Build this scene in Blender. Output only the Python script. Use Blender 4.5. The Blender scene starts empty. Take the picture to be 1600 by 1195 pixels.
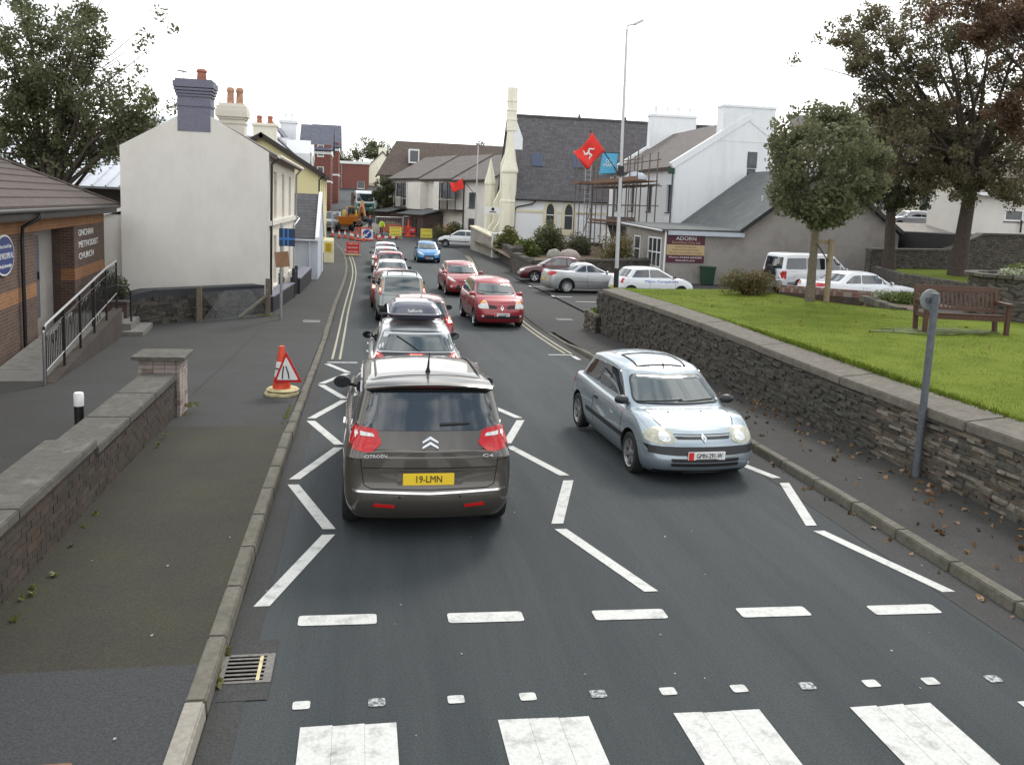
import bpy, bmesh, math, random
import numpy as np
from mathutils import Vector, Matrix
from mathutils.bvhtree import BVHTree
R = math.radians
rnd = random.Random(7)
S = bpy.context.scene
COL = S.collection

# ------------------------------------------------------------------ camera
cam = bpy.data.cameras.new('camera'); CAM = bpy.data.objects.new('camera', cam); COL.objects.link(CAM); S.camera = CAM
cam.sensor_width = 36; cam.lens = 36 * 1357 / 1600; cam.shift_y = -0.0588; cam.clip_start = 0.1; cam.clip_end = 3000
_p, _y, _r = R(7.5), R(10), 0.04
_f = Vector((math.sin(_y) * math.cos(_p), math.cos(_y) * math.cos(_p), -math.sin(_p)))
_rt = Vector((math.cos(_y), -math.sin(_y), 0)); _u = _rt.cross(_f)
_r2 = _rt * math.cos(_r) + _u * math.sin(_r); _u2 = _u * math.cos(_r) - _rt * math.sin(_r)
CAM.matrix_world = Matrix(((_r2.x, _u2.x, -_f.x, 0), (_r2.y, _u2.y, -_f.y, 0), (_r2.z, _u2.z, -_f.z, 3.5), (0, 0, 0, 1)))

# ------------------------------------------------------------------ sky and sun: bright broken overcast, sun veiled ahead on the right
SUN_EL, SUN_AZ = R(42), R(28)
w = bpy.data.worlds.new('World'); S.world = w; w.use_nodes = True
nt = w.node_tree; nt.nodes.clear(); N = nt.nodes.new; L = nt.links.new
sky = N('ShaderNodeTexSky'); sky.sky_type = 'NISHITA'; sky.sun_disc = False; sky.sun_elevation = SUN_EL; sky.sun_rotation = SUN_AZ
sky.air_density = 1.0; sky.dust_density = 2.5
b1 = N('ShaderNodeBackground'); b1.inputs[1].default_value = 0.10; L(sky.outputs[0], b1.inputs[0])
tc = N('ShaderNodeTexCoord')
sep = N('ShaderNodeSeparateXYZ'); L(tc.outputs['Generated'], sep.inputs[0])
mp = N('ShaderNodeMapping'); mp.inputs['Scale'].default_value = (1.6, 1.6, 3.4); L(tc.outputs['Generated'], mp.inputs[0])
nz = N('ShaderNodeTexNoise'); nz.inputs['Scale'].default_value = 2.3; nz.inputs['Detail'].default_value = 9; nz.inputs['Roughness'].default_value = 0.55; L(mp.outputs[0], nz.inputs[0])
cr = N('ShaderNodeValToRGB'); cr.color_ramp.elements[0].position = 0.40; cr.color_ramp.elements[0].color = (0.22, 0.28, 0.36, 1)
cr.color_ramp.elements[1].position = 0.57; cr.color_ramp.elements[1].color = (1.15, 1.15, 1.13, 1); L(nz.outputs[0], cr.inputs[0])
hz = N('ShaderNodeMapRange'); hz.inputs[1].default_value = 0.0; hz.inputs[2].default_value = 0.45; hz.inputs[3].default_value = 1.0; hz.inputs[4].default_value = 0.0; L(sep.outputs[2], hz.inputs[0])
mx = N('ShaderNodeMixRGB'); mx.inputs[2].default_value = (1.0, 1.0, 0.985, 1); L(hz.outputs[0], mx.inputs[0]); L(cr.outputs[0], mx.inputs[1])
b2 = N('ShaderNodeBackground'); b2.inputs[1].default_value = 1.38; L(mx.outputs[0], b2.inputs[0])
ms = N('ShaderNodeMixShader'); ms.inputs[0].default_value = 0.90; L(b1.outputs[0], ms.inputs[1]); L(b2.outputs[0], ms.inputs[2])
wo = N('ShaderNodeOutputWorld'); L(ms.outputs[0], wo.inputs[0])
sl = bpy.data.lights.new('sun', 'SUN'); sl.energy = 1.2; sl.angle = R(14); sl.color = (1.0, 0.96, 0.90)
so = bpy.data.objects.new('sun', sl); COL.objects.link(so)
_d = Vector((math.sin(SUN_AZ) * math.cos(SUN_EL), math.cos(SUN_AZ) * math.cos(SUN_EL), math.sin(SUN_EL)))
so.rotation_euler = _d.to_track_quat('Z', 'Y').to_euler()
S.view_settings.view_transform = 'Standard'; S.view_settings.look = 'None'; S.view_settings.gamma = 1; S.view_settings.exposure = 0.58
S.view_settings.use_curve_mapping = False

# ------------------------------------------------------------------ helpers
def zg(Y):
    """height of the carriageway: dips a little beyond the crossing, climbs the hill behind the road works"""
    t = min(max((Y - 9) / 20., 0), 1); z = -0.5 * t * t * (3 - 2 * t)
    if Y > 86: s = Y - 86; z += 0.085 * s * s / (s + 12)
    return z

class MB:
    def __init__(s): s.v = []; s.f = []
    def add(s, v, f):
        o = len(s.v); s.v += [tuple(p) for p in v]; s.f += [tuple(i + o for i in q) for q in f]; return s
    def box(s, x0, x1, y0, y1, z0, z1):
        return s.add([(x0,y0,z0),(x1,y0,z0),(x1,y1,z0),(x0,y1,z0),(x0,y0,z1),(x1,y0,z1),(x1,y1,z1),(x0,y1,z1)],
              [(0,3,2,1),(4,5,6,7),(0,1,5,4),(1,2,6,5),(2,3,7,6),(3,0,4,7)])
    def hexa(s, p):
        """eight corners: bottom four, top four"""
        return s.add(p, [(0,3,2,1),(4,5,6,7),(0,1,5,4),(1,2,6,5),(2,3,7,6),(3,0,4,7)])
    def obox(s, c, size, rz=0., rx=0., ry=0.):
        m = Matrix.Rotation(rz,3,'Z') @ Matrix.Rotation(ry,3,'Y') @ Matrix.Rotation(rx,3,'X'); h = [k/2 for k in size]
        P = [Vector(c) + m @ Vector((a*h[0],b*h[1],d*h[2])) for d in (-1,1) for a,b in ((-1,-1),(1,-1),(1,1),(-1,1))]
        return s.hexa(P)
    def tube(s, pts, r, n=8, cap=True):
        pts = [Vector(p) for p in pts]; rs = r if isinstance(r,(list,tuple)) else [r]*len(pts); o = len(s.v); pu = None
        for i,p in enumerate(pts):
            d = (pts[min(i+1,len(pts)-1)] - pts[max(i-1,0)]).normalized()
            if pu is None: a = Vector((0,0,1)) if abs(d.z) < .9 else Vector((1,0,0)); pu = d.cross(a).normalized()
            pu = (pu - d*pu.dot(d)).normalized(); q = d.cross(pu)
            for k in range(n):
                t = 2*math.pi*k/n; s.v.append(tuple(p + (pu*math.cos(t) + q*math.sin(t))*rs[i]))
        for i in range(len(pts)-1):
            for k in range(n):
                a = o+i*n+k; b = o+i*n+(k+1)%n; s.f.append((a,b,b+n,a+n))
        if cap: s.f.append(tuple(o+k for k in range(n-1,-1,-1))); s.f.append(tuple(o+(len(pts)-1)*n+k for k in range(n)))
        return s
    def prism(s, poly, ax, a, b):
        """poly in the other two axes (in xyz order) extruded along ax from a to b"""
        n = len(poly)
        def P(q,t): return (t,q[0],q[1]) if ax == 'x' else ((q[0],t,q[1]) if ax == 'y' else (q[0],q[1],t))
        return s.add([P(q,a) for q in poly]+[P(q,b) for q in poly], [tuple(range(n)),tuple(range(2*n-1,n-1,-1))]+[(i,i+n,(i+1)%n+n,(i+1)%n) for i in range(n)])
    def lathe(s, prof, n=16, c=(0,0,0), axis='z'):
        o = len(s.v)
        for r,z in prof:
            for k in range(n):
                t = 2*math.pi*k/n; a,b = r*math.cos(t), r*math.sin(t)
                s.v.append((c[0]+a,c[1]+b,c[2]+z) if axis == 'z' else ((c[0]+z,c[1]+a,c[2]+b) if axis == 'x' else (c[0]+a,c[1]+z,c[2]+b)))
        for i in range(len(prof)-1):
            for k in range(n): a = o+i*n+k; b = o+i*n+(k+1)%n; s.f.append((a,b,b+n,a+n))
        s.f.append(tuple(o+k for k in range(n-1,-1,-1))); s.f.append(tuple(o+(len(prof)-1)*n+k for k in range(n)))
        return s
    def build(s, name, mat, parent=None, smooth=None, bevel=0):
        me = bpy.data.meshes.new(name); me.from_pydata(s.v, [], s.f)
        bm = bmesh.new(); bm.from_mesh(me)
        if bevel: bmesh.ops.bevel(bm, geom=bm.edges[:], offset=bevel, segments=2, affect='EDGES', clamp_overlap=True)
        bmesh.ops.recalc_face_normals(bm, faces=bm.faces[:]); bm.to_mesh(me); bm.free()
        return link(name, me, mat, parent, smooth)

def link(name, me, mat, parent=None, smooth=None):
    if mat: me.materials.append(MT(mat))
    if smooth is not None:
        me.shade_smooth(); me.set_sharp_from_angle(angle=smooth)
    o = bpy.data.objects.new(name, me); COL.objects.link(o)
    if parent is not None: setpar(o, parent)
    return o
WP = {}
def tag(o, label=None, cat=None, group=None, kind=None):
    if label: o['label'] = label
    if cat: o['category'] = cat
    if group: o['group'] = group
    if kind: o['kind'] = kind
    return o
def thing(name, label, cat, loc=(0,0,0), rz=0, group=None, world=True):
    """Empty at the base; with world=True its parts are written in world coordinates"""
    o = bpy.data.objects.new(name, None); COL.objects.link(o); o.location = loc; o.empty_display_size = 0.2
    if world: WP[o.name] = Matrix.Translation(-Vector(loc))
    else: o.rotation_euler = (0,0,rz)
    return tag(o, label, cat, group)
def setpar(o, parent):
    o.parent = parent
    if parent.name in WP: o.matrix_parent_inverse = WP[parent.name]
    return o
def struct(o): o['kind'] = 'structure'; return o
def copy_tree(o, parent=None):
    c = o.copy(); COL.objects.link(c)
    if parent is not None: c.parent = parent
    for ch in o.children: copy_tree(ch, c)
    return c
def text_mesh(name, txt, size, mat, parent, M4, depth=0.004, align='CENTER', width=None, spacing=1.0):
    cu = bpy.data.curves.new('t', 'FONT'); cu.body = txt; cu.size = size; cu.align_x = align; cu.align_y = 'CENTER'; cu.extrude = depth; cu.space_line = 0.85; cu.space_character = spacing
    cu.resolution_u = 3
    ob = bpy.data.objects.new('t', cu); COL.objects.link(ob)
    me = bpy.data.meshes.new_from_object(ob.evaluated_get(bpy.context.evaluated_depsgraph_get()))
    bpy.data.objects.remove(ob)
    if width:
        xs = [v.co.x for v in me.vertices]; k = width / max(1e-6, max(xs)-min(xs))
        for v in me.vertices: v.co.x *= k
    me.transform(M4); me.materials.clear()
    return link(name, me, mat, parent)
def frame(o, xdir, up):
    """matrix with local x along xdir, y along up, at o"""
    x = Vector(xdir).normalized(); y = Vector(up).normalized(); z = x.cross(y).normalized(); y = z.cross(x)
    return Matrix(((x.x,y.x,z.x,o[0]),(x.y,y.y,z.y,o[1]),(x.z,y.z,z.z,o[2]),(0,0,0,1)))

# ------------------------------------------------------------------ materials
MATS = {}
def MT(m): return MATS[m] if isinstance(m, str) else m
def mat(name, col, rough=0.8, var=0.12, scale=6., bump=0., bscale=60., metal=0., spec=0.5, coat=0., col2=None, s2=1.2, t2=(0.5,0.68), emit=0., detail=6, bdist=0.01, streak=0., ior=1.5):
    m = bpy.data.materials.new(name); m.use_nodes = True; nt = m.node_tree; b = nt.nodes['Principled BSDF']; N = nt.nodes.new; L = nt.links.new
    b.inputs['IOR'].default_value = ior; b.inputs['Roughness'].default_value = rough; b.inputs['Metallic'].default_value = metal; b.inputs['Specular IOR Level'].default_value = spec; b.inputs['Coat Weight'].default_value = coat
    b.inputs['Coat Roughness'].default_value = 0.04
    c4 = (*col, 1); b.inputs['Base Color'].default_value = c4
    if emit: b.inputs['Emission Color'].default_value = c4; b.inputs['Emission Strength'].default_value = emit
    g = N('ShaderNodeNewGeometry')
    pos = g.outputs['Position']
    if var or col2:
        n = N('ShaderNodeTexNoise'); n.inputs['Scale'].default_value = scale; n.inputs['Detail'].default_value = detail; n.inputs['Roughness'].default_value = 0.65; L(pos, n.inputs[0])
        mr = N('ShaderNodeMapRange'); mr.inputs[1].default_value = 0.3; mr.inputs[2].default_value = 0.7; mr.inputs[3].default_value = 1-var; mr.inputs[4].default_value = 1+var; L(n.outputs[0], mr.inputs[0])
        base = N('ShaderNodeRGB'); base.outputs[0].default_value = c4; src = base.outputs[0]
        if col2:
            n2 = N('ShaderNodeTexNoise'); n2.inputs['Scale'].default_value = s2; n2.inputs['Detail'].default_value = 8; n2.inputs['Roughness'].default_value = 0.7
            if streak:
                mpp = N('ShaderNodeMapping'); mpp.inputs['Scale'].default_value = streak if isinstance(streak,tuple) else (1,1,streak); L(pos, mpp.inputs[0]); L(mpp.outputs[0], n2.inputs[0])
            else: L(pos, n2.inputs[0])
            m2 = N('ShaderNodeMapRange'); m2.inputs[1].default_value = t2[0]; m2.inputs[2].default_value = t2[1]; L(n2.outputs[0], m2.inputs[0])
            mx = N('ShaderNodeMixRGB'); mx.inputs[2].default_value = (*col2, 1); L(m2.outputs[0], mx.inputs[0]); L(src, mx.inputs[1]); src = mx.outputs[0]
        mu = N('ShaderNodeVectorMath'); mu.operation = 'SCALE'; L(src, mu.inputs[0]); L(mr.outputs[0], mu.inputs['Scale']); L(mu.outputs[0], b.inputs['Base Color'])
    if bump:
        bn = N('ShaderNodeTexNoise'); bn.inputs['Scale'].default_value = bscale; bn.inputs['Detail'].default_value = 4; L(pos, bn.inputs[0])
        bp = N('ShaderNodeBump'); bp.inputs['Strength'].default_value = bump; bp.inputs['Distance'].default_value = bdist; L(bn.outputs[0], bp.inputs['Height']); L(bp.outputs[0], b.inputs['Normal'])
    MATS[name] = m; return m
def brickmat(name, c1, c2, mortar, bw, bh, ms=0.008, rough=0.9, bump=0.6, flat=False, var=0.25, vec=None, warp=0.):
    """coursed masonry / slates: u = x+y, v = z (or v = distance up the slope)"""
    m = bpy.data.materials.new(name); m.use_nodes = True; nt = m.node_tree; b = nt.nodes['Principled BSDF']; N = nt.nodes.new; L = nt.links.new
    b.inputs['Roughness'].default_value = rough
    g = N('ShaderNodeNewGeometry'); sp = N('ShaderNodeSeparateXYZ'); L(g.outputs['Position'], sp.inputs[0])
    cb = N('ShaderNodeCombineXYZ')
    if vec is None:
        ad = N('ShaderNodeMath'); L(sp.outputs[0], ad.inputs[0]); L(sp.outputs[1], ad.inputs[1]); L(ad.outputs[0], cb.inputs[0]); L(sp.outputs[2], cb.inputs[1])
    else:
        L(sp.outputs[vec[0]], cb.inputs[0]); ml = N('ShaderNodeMath'); ml.operation = 'MULTIPLY'; ml.inputs[1].default_value = vec[2]; L(sp.outputs[vec[1]], ml.inputs[0]); L(ml.outputs[0], cb.inputs[1])
    t = N('ShaderNodeTexBrick'); t.inputs['Scale'].default_value = 1; t.inputs['Brick Width'].default_value = bw; t.inputs['Row Height'].default_value = bh; t.inputs['Mortar Size'].default_value = ms; t.inputs['Mortar Smooth'].default_value = 0.2
    t.inputs['Color1'].default_value = (*c1,1); t.inputs['Color2'].default_value = (*c2,1); t.inputs['Mortar'].default_value = (*mortar,1)
    if warp:
        wn = N('ShaderNodeTexNoise'); wn.inputs['Scale'].default_value = 2.6; wn.inputs['Detail'].default_value = 3; L(g.outputs['Position'], wn.inputs[0])
        ws = N('ShaderNodeVectorMath'); ws.operation = 'SCALE'; ws.inputs['Scale'].default_value = warp; L(wn.outputs[1], ws.inputs[0]); wa = N('ShaderNodeVectorMath'); L(cb.outputs[0], wa.inputs[0]); L(ws.outputs[0], wa.inputs[1]); L(wa.outputs[0], t.inputs[0])
    else: L(cb.outputs[0], t.inputs[0])
    n = N('ShaderNodeTexNoise'); n.inputs['Scale'].default_value = 3; n.inputs['Detail'].default_value = 8; n.inputs['Roughness'].default_value = 0.75; L(g.outputs['Position'], n.inputs[0])
    mr = N('ShaderNodeMapRange'); mr.inputs[1].default_value = 0.3; mr.inputs[2].default_value = 0.7; mr.inputs[3].default_value = 1-var; mr.inputs[4].default_value = 1+var; L(n.outputs[0], mr.inputs[0])
    mu = N('ShaderNodeVectorMath'); mu.operation = 'SCALE'; L(t.outputs[0], mu.inputs[0]); L(mr.outputs[0], mu.inputs['Scale']); L(mu.outputs[0], b.inputs['Base Color'])
    bp = N('ShaderNodeBump'); bp.inputs['Strength'].default_value = bump; bp.inputs['Distance'].default_value = 0.01; bp.invert = True; L(t.outputs[1], bp.inputs['Height']); L(bp.outputs[0], b.inputs['Normal'])
    MATS[name] = m; return m

mat('asphalt', (0.021,0.0275,0.030), 0.82, 0.5, 60, 0.8, 110, col2=(0.037,0.0435,0.0455), s2=1.1, t2=(0.42,0.62), detail=3, streak=(1,.07,1))
mat('asphalt_old', (0.037,0.037,0.036), 0.9, 0.42, 55, 0.6, 110, col2=(0.031,0.030,0.027), s2=0.5, t2=(0.45,0.62), detail=3)
mat('asphalt_dark', (0.029,0.027,0.025), 0.9, 0.42, 55, 0.6, 110, col2=(0.045,0.042,0.036), s2=0.9, detail=3)
mat('asphalt_moss', (0.029,0.025,0.017), 0.92, 0.45, 55, 0.7, 100, col2=(0.036,0.036,0.018), s2=0.8, t2=(0.42,0.66), detail=3)
mat('asphalt_patch', (0.036,0.037,0.038), 0.9, 0.42, 55, 0.5, 130, detail=3)
mat('paint_white', (0.52,0.52,0.49), 0.75, 0.14, 40, 0.3, 120, col2=(0.24,0.24,0.23), s2=6, t2=(0.50,0.74))
mat('paint_worn', (0.40,0.41,0.41), 0.8, 0.25, 40, 0.3, 120, col2=(0.09,0.09,0.09), s2=35, t2=(0.46,0.56))
mat('paint_yellow', (0.36,0.335,0.235), 0.8, 0.15, 20, col2=(0.14,0.13,0.11), s2=6, t2=(0.52,0.72))
mat('kerb_stone', (0.125,0.115,0.092), 0.9, 0.25, 14, 0.6, 90, col2=(0.082,0.080,0.052), s2=2.2, t2=(0.48,0.66))
mat('kerb_new', (0.27,0.25,0.21), 0.9, 0.2, 18, 0.5, 90)
mat('concrete', (0.17,0.165,0.15), 0.9, 0.2, 6, 0.4, 70, col2=(0.12,0.115,0.10), s2=2)
mat('coping', (0.082,0.077,0.065), 0.92, 0.25, 10, 0.7, 60, col2=(0.135,0.126,0.106), s2=3.0, t2=(0.52,0.7))
mat('coping_wall', (0.125,0.112,0.090), 0.92, 0.28, 8, 0.8, 60, col2=(0.19,0.175,0.145), s2=3.2, t2=(0.55,0.72))
mat('brick_old', (0.060,0.038,0.026), 0.92, 0.3, 5, 0.6, 60, col2=(0.055,0.048,0.04), s2=1.6, t2=(0.42,0.64))
mat('brick_dirty', (0.040,0.028,0.020), 0.92, 0.3, 5, 0.6, 60, col2=(0.05,0.043,0.036), s2=2.2, t2=(0.42,0.64))
mat('brick_pale', (0.34,0.285,0.255), 0.92, 0.3, 5, 0.5, 60, col2=(0.17,0.14,0.12), s2=2.5, t2=(0.5,0.7))
mat('brick_pale2', (0.22,0.155,0.13), 0.92, 0.25, 5, 0.5, 60)
mat('mortar', (0.040,0.035,0.029), 0.95, 0.2, 20)
mat('mortar_pale', (0.12,0.11,0.10), 0.95, 0.2, 20)
for i,c in enumerate([(0.074,0.065,0.050),(0.112,0.099,0.075),(0.060,0.056,0.049),(0.132,0.110,0.080),(0.082,0.078,0.066),(0.086,0.066,0.048),(0.200,0.175,0.138)]):
    mat('stone%d' % i, c, 0.92, 0.35, 14, 0.8, 50, col2=(0.060,0.065,0.036), s2=3, t2=(0.55,0.75))
for i,c in enumerate([(0.040,0.036,0.031),(0.060,0.052,0.044),(0.080,0.070,0.058)]): mat('stone%d' % (7+i), c, 0.92, 0.35, 14, 0.8, 50, col2=(0.03,0.028,0.022), s2=3, t2=(0.5,0.7))
mat('stone_gap', (0.030,0.027,0.022), 0.95, 0.3, 20)
mat('render_cream', (0.73,0.695,0.635), 0.9, 0.06, 30, 0.8, 55, col2=(0.645,0.61,0.55), s2=.8, t2=(0.46,0.72), bdist=0.02, streak=(1,1,.55))
mat('render_cream2', (0.70,0.65,0.56), 0.9, 0.06, 10, 0.3, 70, col2=(0.48,0.45,0.39), s2=1.4, t2=(0.55,0.8))
mat('render_white', (0.82,0.835,0.85), 0.9, 0.05, 20, 0.5, 70, col2=(0.70,0.71,0.72), s2=1.0, t2=(0.5,0.78), bdist=0.02, streak=(1.2,1.2,.22))
mat('render_grey', (0.335,0.31,0.285), 0.95, 0.22, 45, 1.0, 55, col2=(0.235,0.215,0.195), s2=0.6, t2=(0.45,0.7), bdist=0.02)
mat('render_bluegrey', (0.50,0.54,0.60), 0.9, 0.06, 20, 0.3, 60, col2=(0.42,0.45,0.50), s2=1.0)
mat('render_yellow', (0.74,0.66,0.36), 0.9, 0.04, 20, 0.2, 60)
mat('render_pale_yellow', (0.82,0.785,0.64), 0.9, 0.06, 10, 0.3, 60, col2=(0.64,0.60,0.48), s2=1.6, t2=(0.50,0.75), streak=(1.4,1.4,.25))
mat('render_buff', (0.58,0.53,0.42), 0.9, 0.08, 12, 0.5, 60)
mat('black_paint', (0.022,0.023,0.028), 0.6, 0.3, 12, 0.4, 40)
mat('slate_blue', (0.155,0.155,0.20), 0.7, 0.18, 14, 0.5, 40)
mat('white_paint', (0.80,0.80,0.78), 0.5, 0.05, 9)
mat('cream_paint', (0.72,0.66,0.48), 0.6, 0.06, 9)
mat('brown_wood', (0.066,0.027,0.014), 0.6, 0.3, 20, 0.3, 60, col2=(0.085,0.040,0.028), s2=4)
mat('fence_wood', (0.14,0.115,0.08), 0.85, 0.3, 16, 0.5, 50)
mat('stake_wood', (0.24,0.185,0.12), 0.85, 0.3, 16, 0.5, 50)
mat('dark_timber', (0.045,0.036,0.030), 0.8, 0.25, 10)
mat('panel_brown', (0.27,0.15,0.085), 0.8, 0.15, 6)
mat('tile_brown', (0.068,0.050,0.042), 0.85, 0.25, 8, 0.6, 50, col2=(0.095,0.072,0.058), s2=3)
mat('fascia_dark', (0.028,0.022,0.020), 0.5, 0.2, 8)
mat('zinc', (0.56,0.58,0.62), 0.5, 0.08, 2, metal=0.2)
mat('felt_roof', (0.085,0.092,0.093), 0.85, 0.15, 2.0, 0.4, 50, col2=(0.12,0.125,0.12), s2=1.2)
mat('galv', (0.36,0.37,0.38), 0.45, 0.12, 12, metal=0.6)
mat('galv_light', (0.52,0.53,0.54), 0.5, 0.08, 12, metal=0.4)
mat('grey_post', (0.085,0.095,0.108), 0.6, 0.25, 14, col2=(0.13,0.135,0.14), s2=5)
mat('rust_pole', (0.16,0.13,0.115), 0.7, 0.3, 20, metal=0.3)
mat('board_wood', (0.17,0.095,0.06), 0.85, 0.25, 6)
mat('black_iron', (0.013,0.013,0.014), 0.45, 0.2, 20)
mat('black_plastic', (0.014,0.014,0.015), 0.5, 0.15, 30)
mat('rubber', (0.012,0.012,0.012), 0.85, 0.2, 30)
mat('rail_shine', (0.42,0.42,0.42), 0.3, 0.1, 20, metal=0.8)
mat('bark', (0.060,0.046,0.036), 0.95, 0.35, 9, 1.0, 30, bdist=0.03)
mat('bark_young', (0.14,0.115,0.085), 0.95, 0.3, 12, 0.8, 40)
mat('pot_red', (0.36,0.14,0.09), 0.85, 0.2, 10)
mat('pot_orange', (0.48,0.26,0.17), 0.85, 0.2, 10, col2=(0.25,0.14,0.09), s2=4)
mat('glass_blue', (0.040,0.060,0.115), 0.25, 0.0, spec=0.4)
mat('glass_dark', (0.020,0.024,0.028), 0.05, 0.0, spec=0.6)
mat('glass_house', (0.050,0.058,0.066), 0.10, 0.3, 3, spec=0.6)
mat('glass_car', (0.012,0.017,0.022), 0.02, 0.0, spec=0.9, ior=1.65)
mat('glass_green', (0.026,0.044,0.046), 0.02, 0.0, spec=0.8, ior=1.7)
mat('lamp_glass', (0.62,0.64,0.62), 0.15, 0.35, 25, spec=0.8, coat=0.6)
mat('lamp_hazy', (0.42,0.41,0.32), 0.35, 0.3, 18, spec=0.6)
mat('amber', (0.72,0.30,0.03), 0.2, 0.1, 20, coat=0.5)
mat('red_lens', (0.46,0.008,0.010), 0.18, 0.35, 45, coat=0.25)
mat('red_lens_lit', (0.9,0.05,0.03), 0.15, 0, emit=1.6)
mat('brake_lit', (1.0,0.30,0.22), 0.2, 0, emit=3.0)
mat('chrome', (0.78,0.78,0.78), 0.14, 0, metal=1.0)
mat('alloy', (0.50,0.51,0.52), 0.32, 0.1, 20, metal=0.75)
mat('alloy_dirty', (0.30,0.30,0.30), 0.45, 0.2, 20, metal=0.6)
mat('plate_white', (0.74,0.74,0.72), 0.4, 0.03); mat('plate_yellow', (0.80,0.56,0.03), 0.4, 0.03); mat('plate_red', (0.62,0.03,0.03), 0.4, 0.03)
mat('badge', (0.72,0.72,0.72), 0.35, 0, metal=0.2)
mat('ink', (0.012,0.012,0.012), 0.6, 0)
mat('gap', (0.006,0.006,0.006), 0.8, 0)
mat('disc_white', (0.75,0.80,0.78), 0.5, 0)
def paint(name, c, metal=0.45, rough=0.32): mat(name, c, rough, 0.05, 2.0, metal=metal, coat=0.9, spec=0.5)
paint('p_grey', (0.092,0.083,0.071), 0.5, .28); paint('p_silver', (0.46,0.49,0.52), 0.6); paint('p_silver2', (0.44,0.45,0.46), 0.55); paint('p_red', (0.30,0.022,0.030), 0.25); paint('p_red2', (0.28,0.018,0.022), 0.2)
paint('p_maroon', (0.085,0.010,0.016), 0.3); paint('p_blue', (0.03,0.20,0.46), 0.35); paint('p_white', (0.74,0.76,0.78), 0.0); paint('p_greygreen', (0.31,0.345,0.33), 0.5); paint('p_icy', (0.30,0.355,0.39), 0.55)
paint('p_navy', (0.035,0.038,0.065), 0.3); paint('p_teal', (0.035,0.19,0.16), 0.0); paint('p_orange', (0.62,0.20,0.02), 0.0); paint('p_digger', (0.50,0.19,0.04), 0.0); paint('p_dyellow', (0.66,0.46,0.03), 0.0)
mat('sign_red', (0.52,0.02,0.022), 0.5, 0.06); mat('sign_yellow', (0.78,0.66,0.10), 0.5, 0.06); mat('sign_blue', (0.02,0.06,0.30), 0.5, 0.06); mat('sign_white', (0.78,0.78,0.76), 0.5, 0.03)
mat('sign_navy', (0.018,0.035,0.16), 0.5, 0.08); mat('sign_maroon', (0.085,0.012,0.030), 0.5, 0.05); mat('sign_gold', (0.50,0.36,0.19), 0.5, 0.05); mat('sign_skyblue', (0.03,0.16,0.42), 0.5, 0.15)
mat('sign_darkblue', (0.012,0.03,0.07), 0.5, 0.1); mat('text_blue', (0.03,0.10,0.50), 0.5, 0); mat('sign_grey', (0.20,0.21,0.21), 0.55, 0.2, 10)
mat('cone_orange', (0.66,0.075,0.03), 0.5, 0.12, 10); mat('cone_white', (0.76,0.76,0.74), 0.5, 0.1, 12); mat('sandbag', (0.55,0.47,0.27), 0.9, 0.2, 14, col2=(0.28,0.26,0.10), s2=6)
mat('flag_red', (0.72,0.035,0.025), 0.75, 0.06, 5); mat('banner_blue', (0.10,0.42,0.66), 0.7, 0.08, 6)
mat('hivis', (0.55,0.78,0.06), 0.7, 0.1, 10); mat('cloth_dark', (0.03,0.035,0.05), 0.9, 0.2, 10); mat('skin', (0.50,0.30,0.22), 0.6, 0.05); mat('helmet_red', (0.62,0.04,0.03), 0.35, 0.05); mat('cloth_brown', (0.10,0.07,0.05), 0.9, 0.2, 10)
mat('worn_soil', (0.060,0.058,0.022), 0.95, 0.4, 6, 0.8, 30, col2=(0.085,0.125,0.012), s2=3.0, t2=(0.40,0.55))
mat('soil', (0.12,0.085,0.055), 0.95, 0.35, 5, 0.8, 20); mat('rubble', (0.26,0.24,0.21), 0.95, 0.35, 6, 0.8, 20)
mat('blue_gate', (0.02,0.03,0.14), 0.6, 0.1, 10); mat('bin_green', (0.02,0.06,0.035), 0.5, 0.1, 10); mat('white_block', (0.70,0.70,0.68), 0.7, 0.1, 10)
mat('iron', (0.16,0.15,0.135), 0.6, 0.3, 25, metal=0.5); mat('iron_rust', (0.17,0.085,0.05), 0.8, 0.3, 25)
mat('cream_box', (0.72,0.66,0.42), 0.6, 0.06); mat('poster_yellow', (0.75,0.50,0.04), 0.6, 0.1, 20)
brickmat('brick_church', (0.110,0.058,0.040), (0.075,0.042,0.031), (0.14,0.11,0.09), 0.225, 0.075, 0.010)
brickmat('brick_orange', (0.27,0.118,0.042), (0.23,0.10,0.038), (0.28,0.18,0.11), 0.225, 0.075, 0.008)
brickmat('brick_red', (0.24,0.075,0.055), (0.18,0.060,0.048), (0.20,0.12,0.10), 0.225, 0.075, 0.008)
brickmat('brick_brown', (0.085,0.052,0.042), (0.065,0.042,0.036), (0.10,0.08,0.07), 0.225, 0.075, 0.008)
brickmat('slates', (0.080,0.076,0.082), (0.118,0.112,0.118), (0.035,0.034,0.036), 0.36, 0.20, 0.012, 0.75, 0.9)
brickmat('slates_brown', (0.115,0.098,0.088), (0.150,0.130,0.118), (0.055,0.048,0.044), 0.34, 0.19, 0.012, 0.8, 0.9)
brickmat('slates_dark', (0.060,0.058,0.064), (0.085,0.082,0.090), (0.03,0.03,0.033), 0.36, 0.15, 0.012, 0.75, 0.9)
brickmat('slates_blue', (0.095,0.10,0.135), (0.12,0.125,0.16), (0.06,0.06,0.08), 0.4, 0.2, 0.01, 0.75, 0.7)
brickmat('tiles_warm', (0.090,0.065,0.052), (0.120,0.088,0.070), (0.045,0.035,0.03), 0.3, 0.22, 0.014, 0.85, 0.9)
brickmat('rubble_dark', (0.072,0.062,0.052), (0.11,0.095,0.078), (0.028,0.025,0.021), 0.34, 0.13, 0.016, 0.95, 1.0, var=0.55, warp=0.45)
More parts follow.
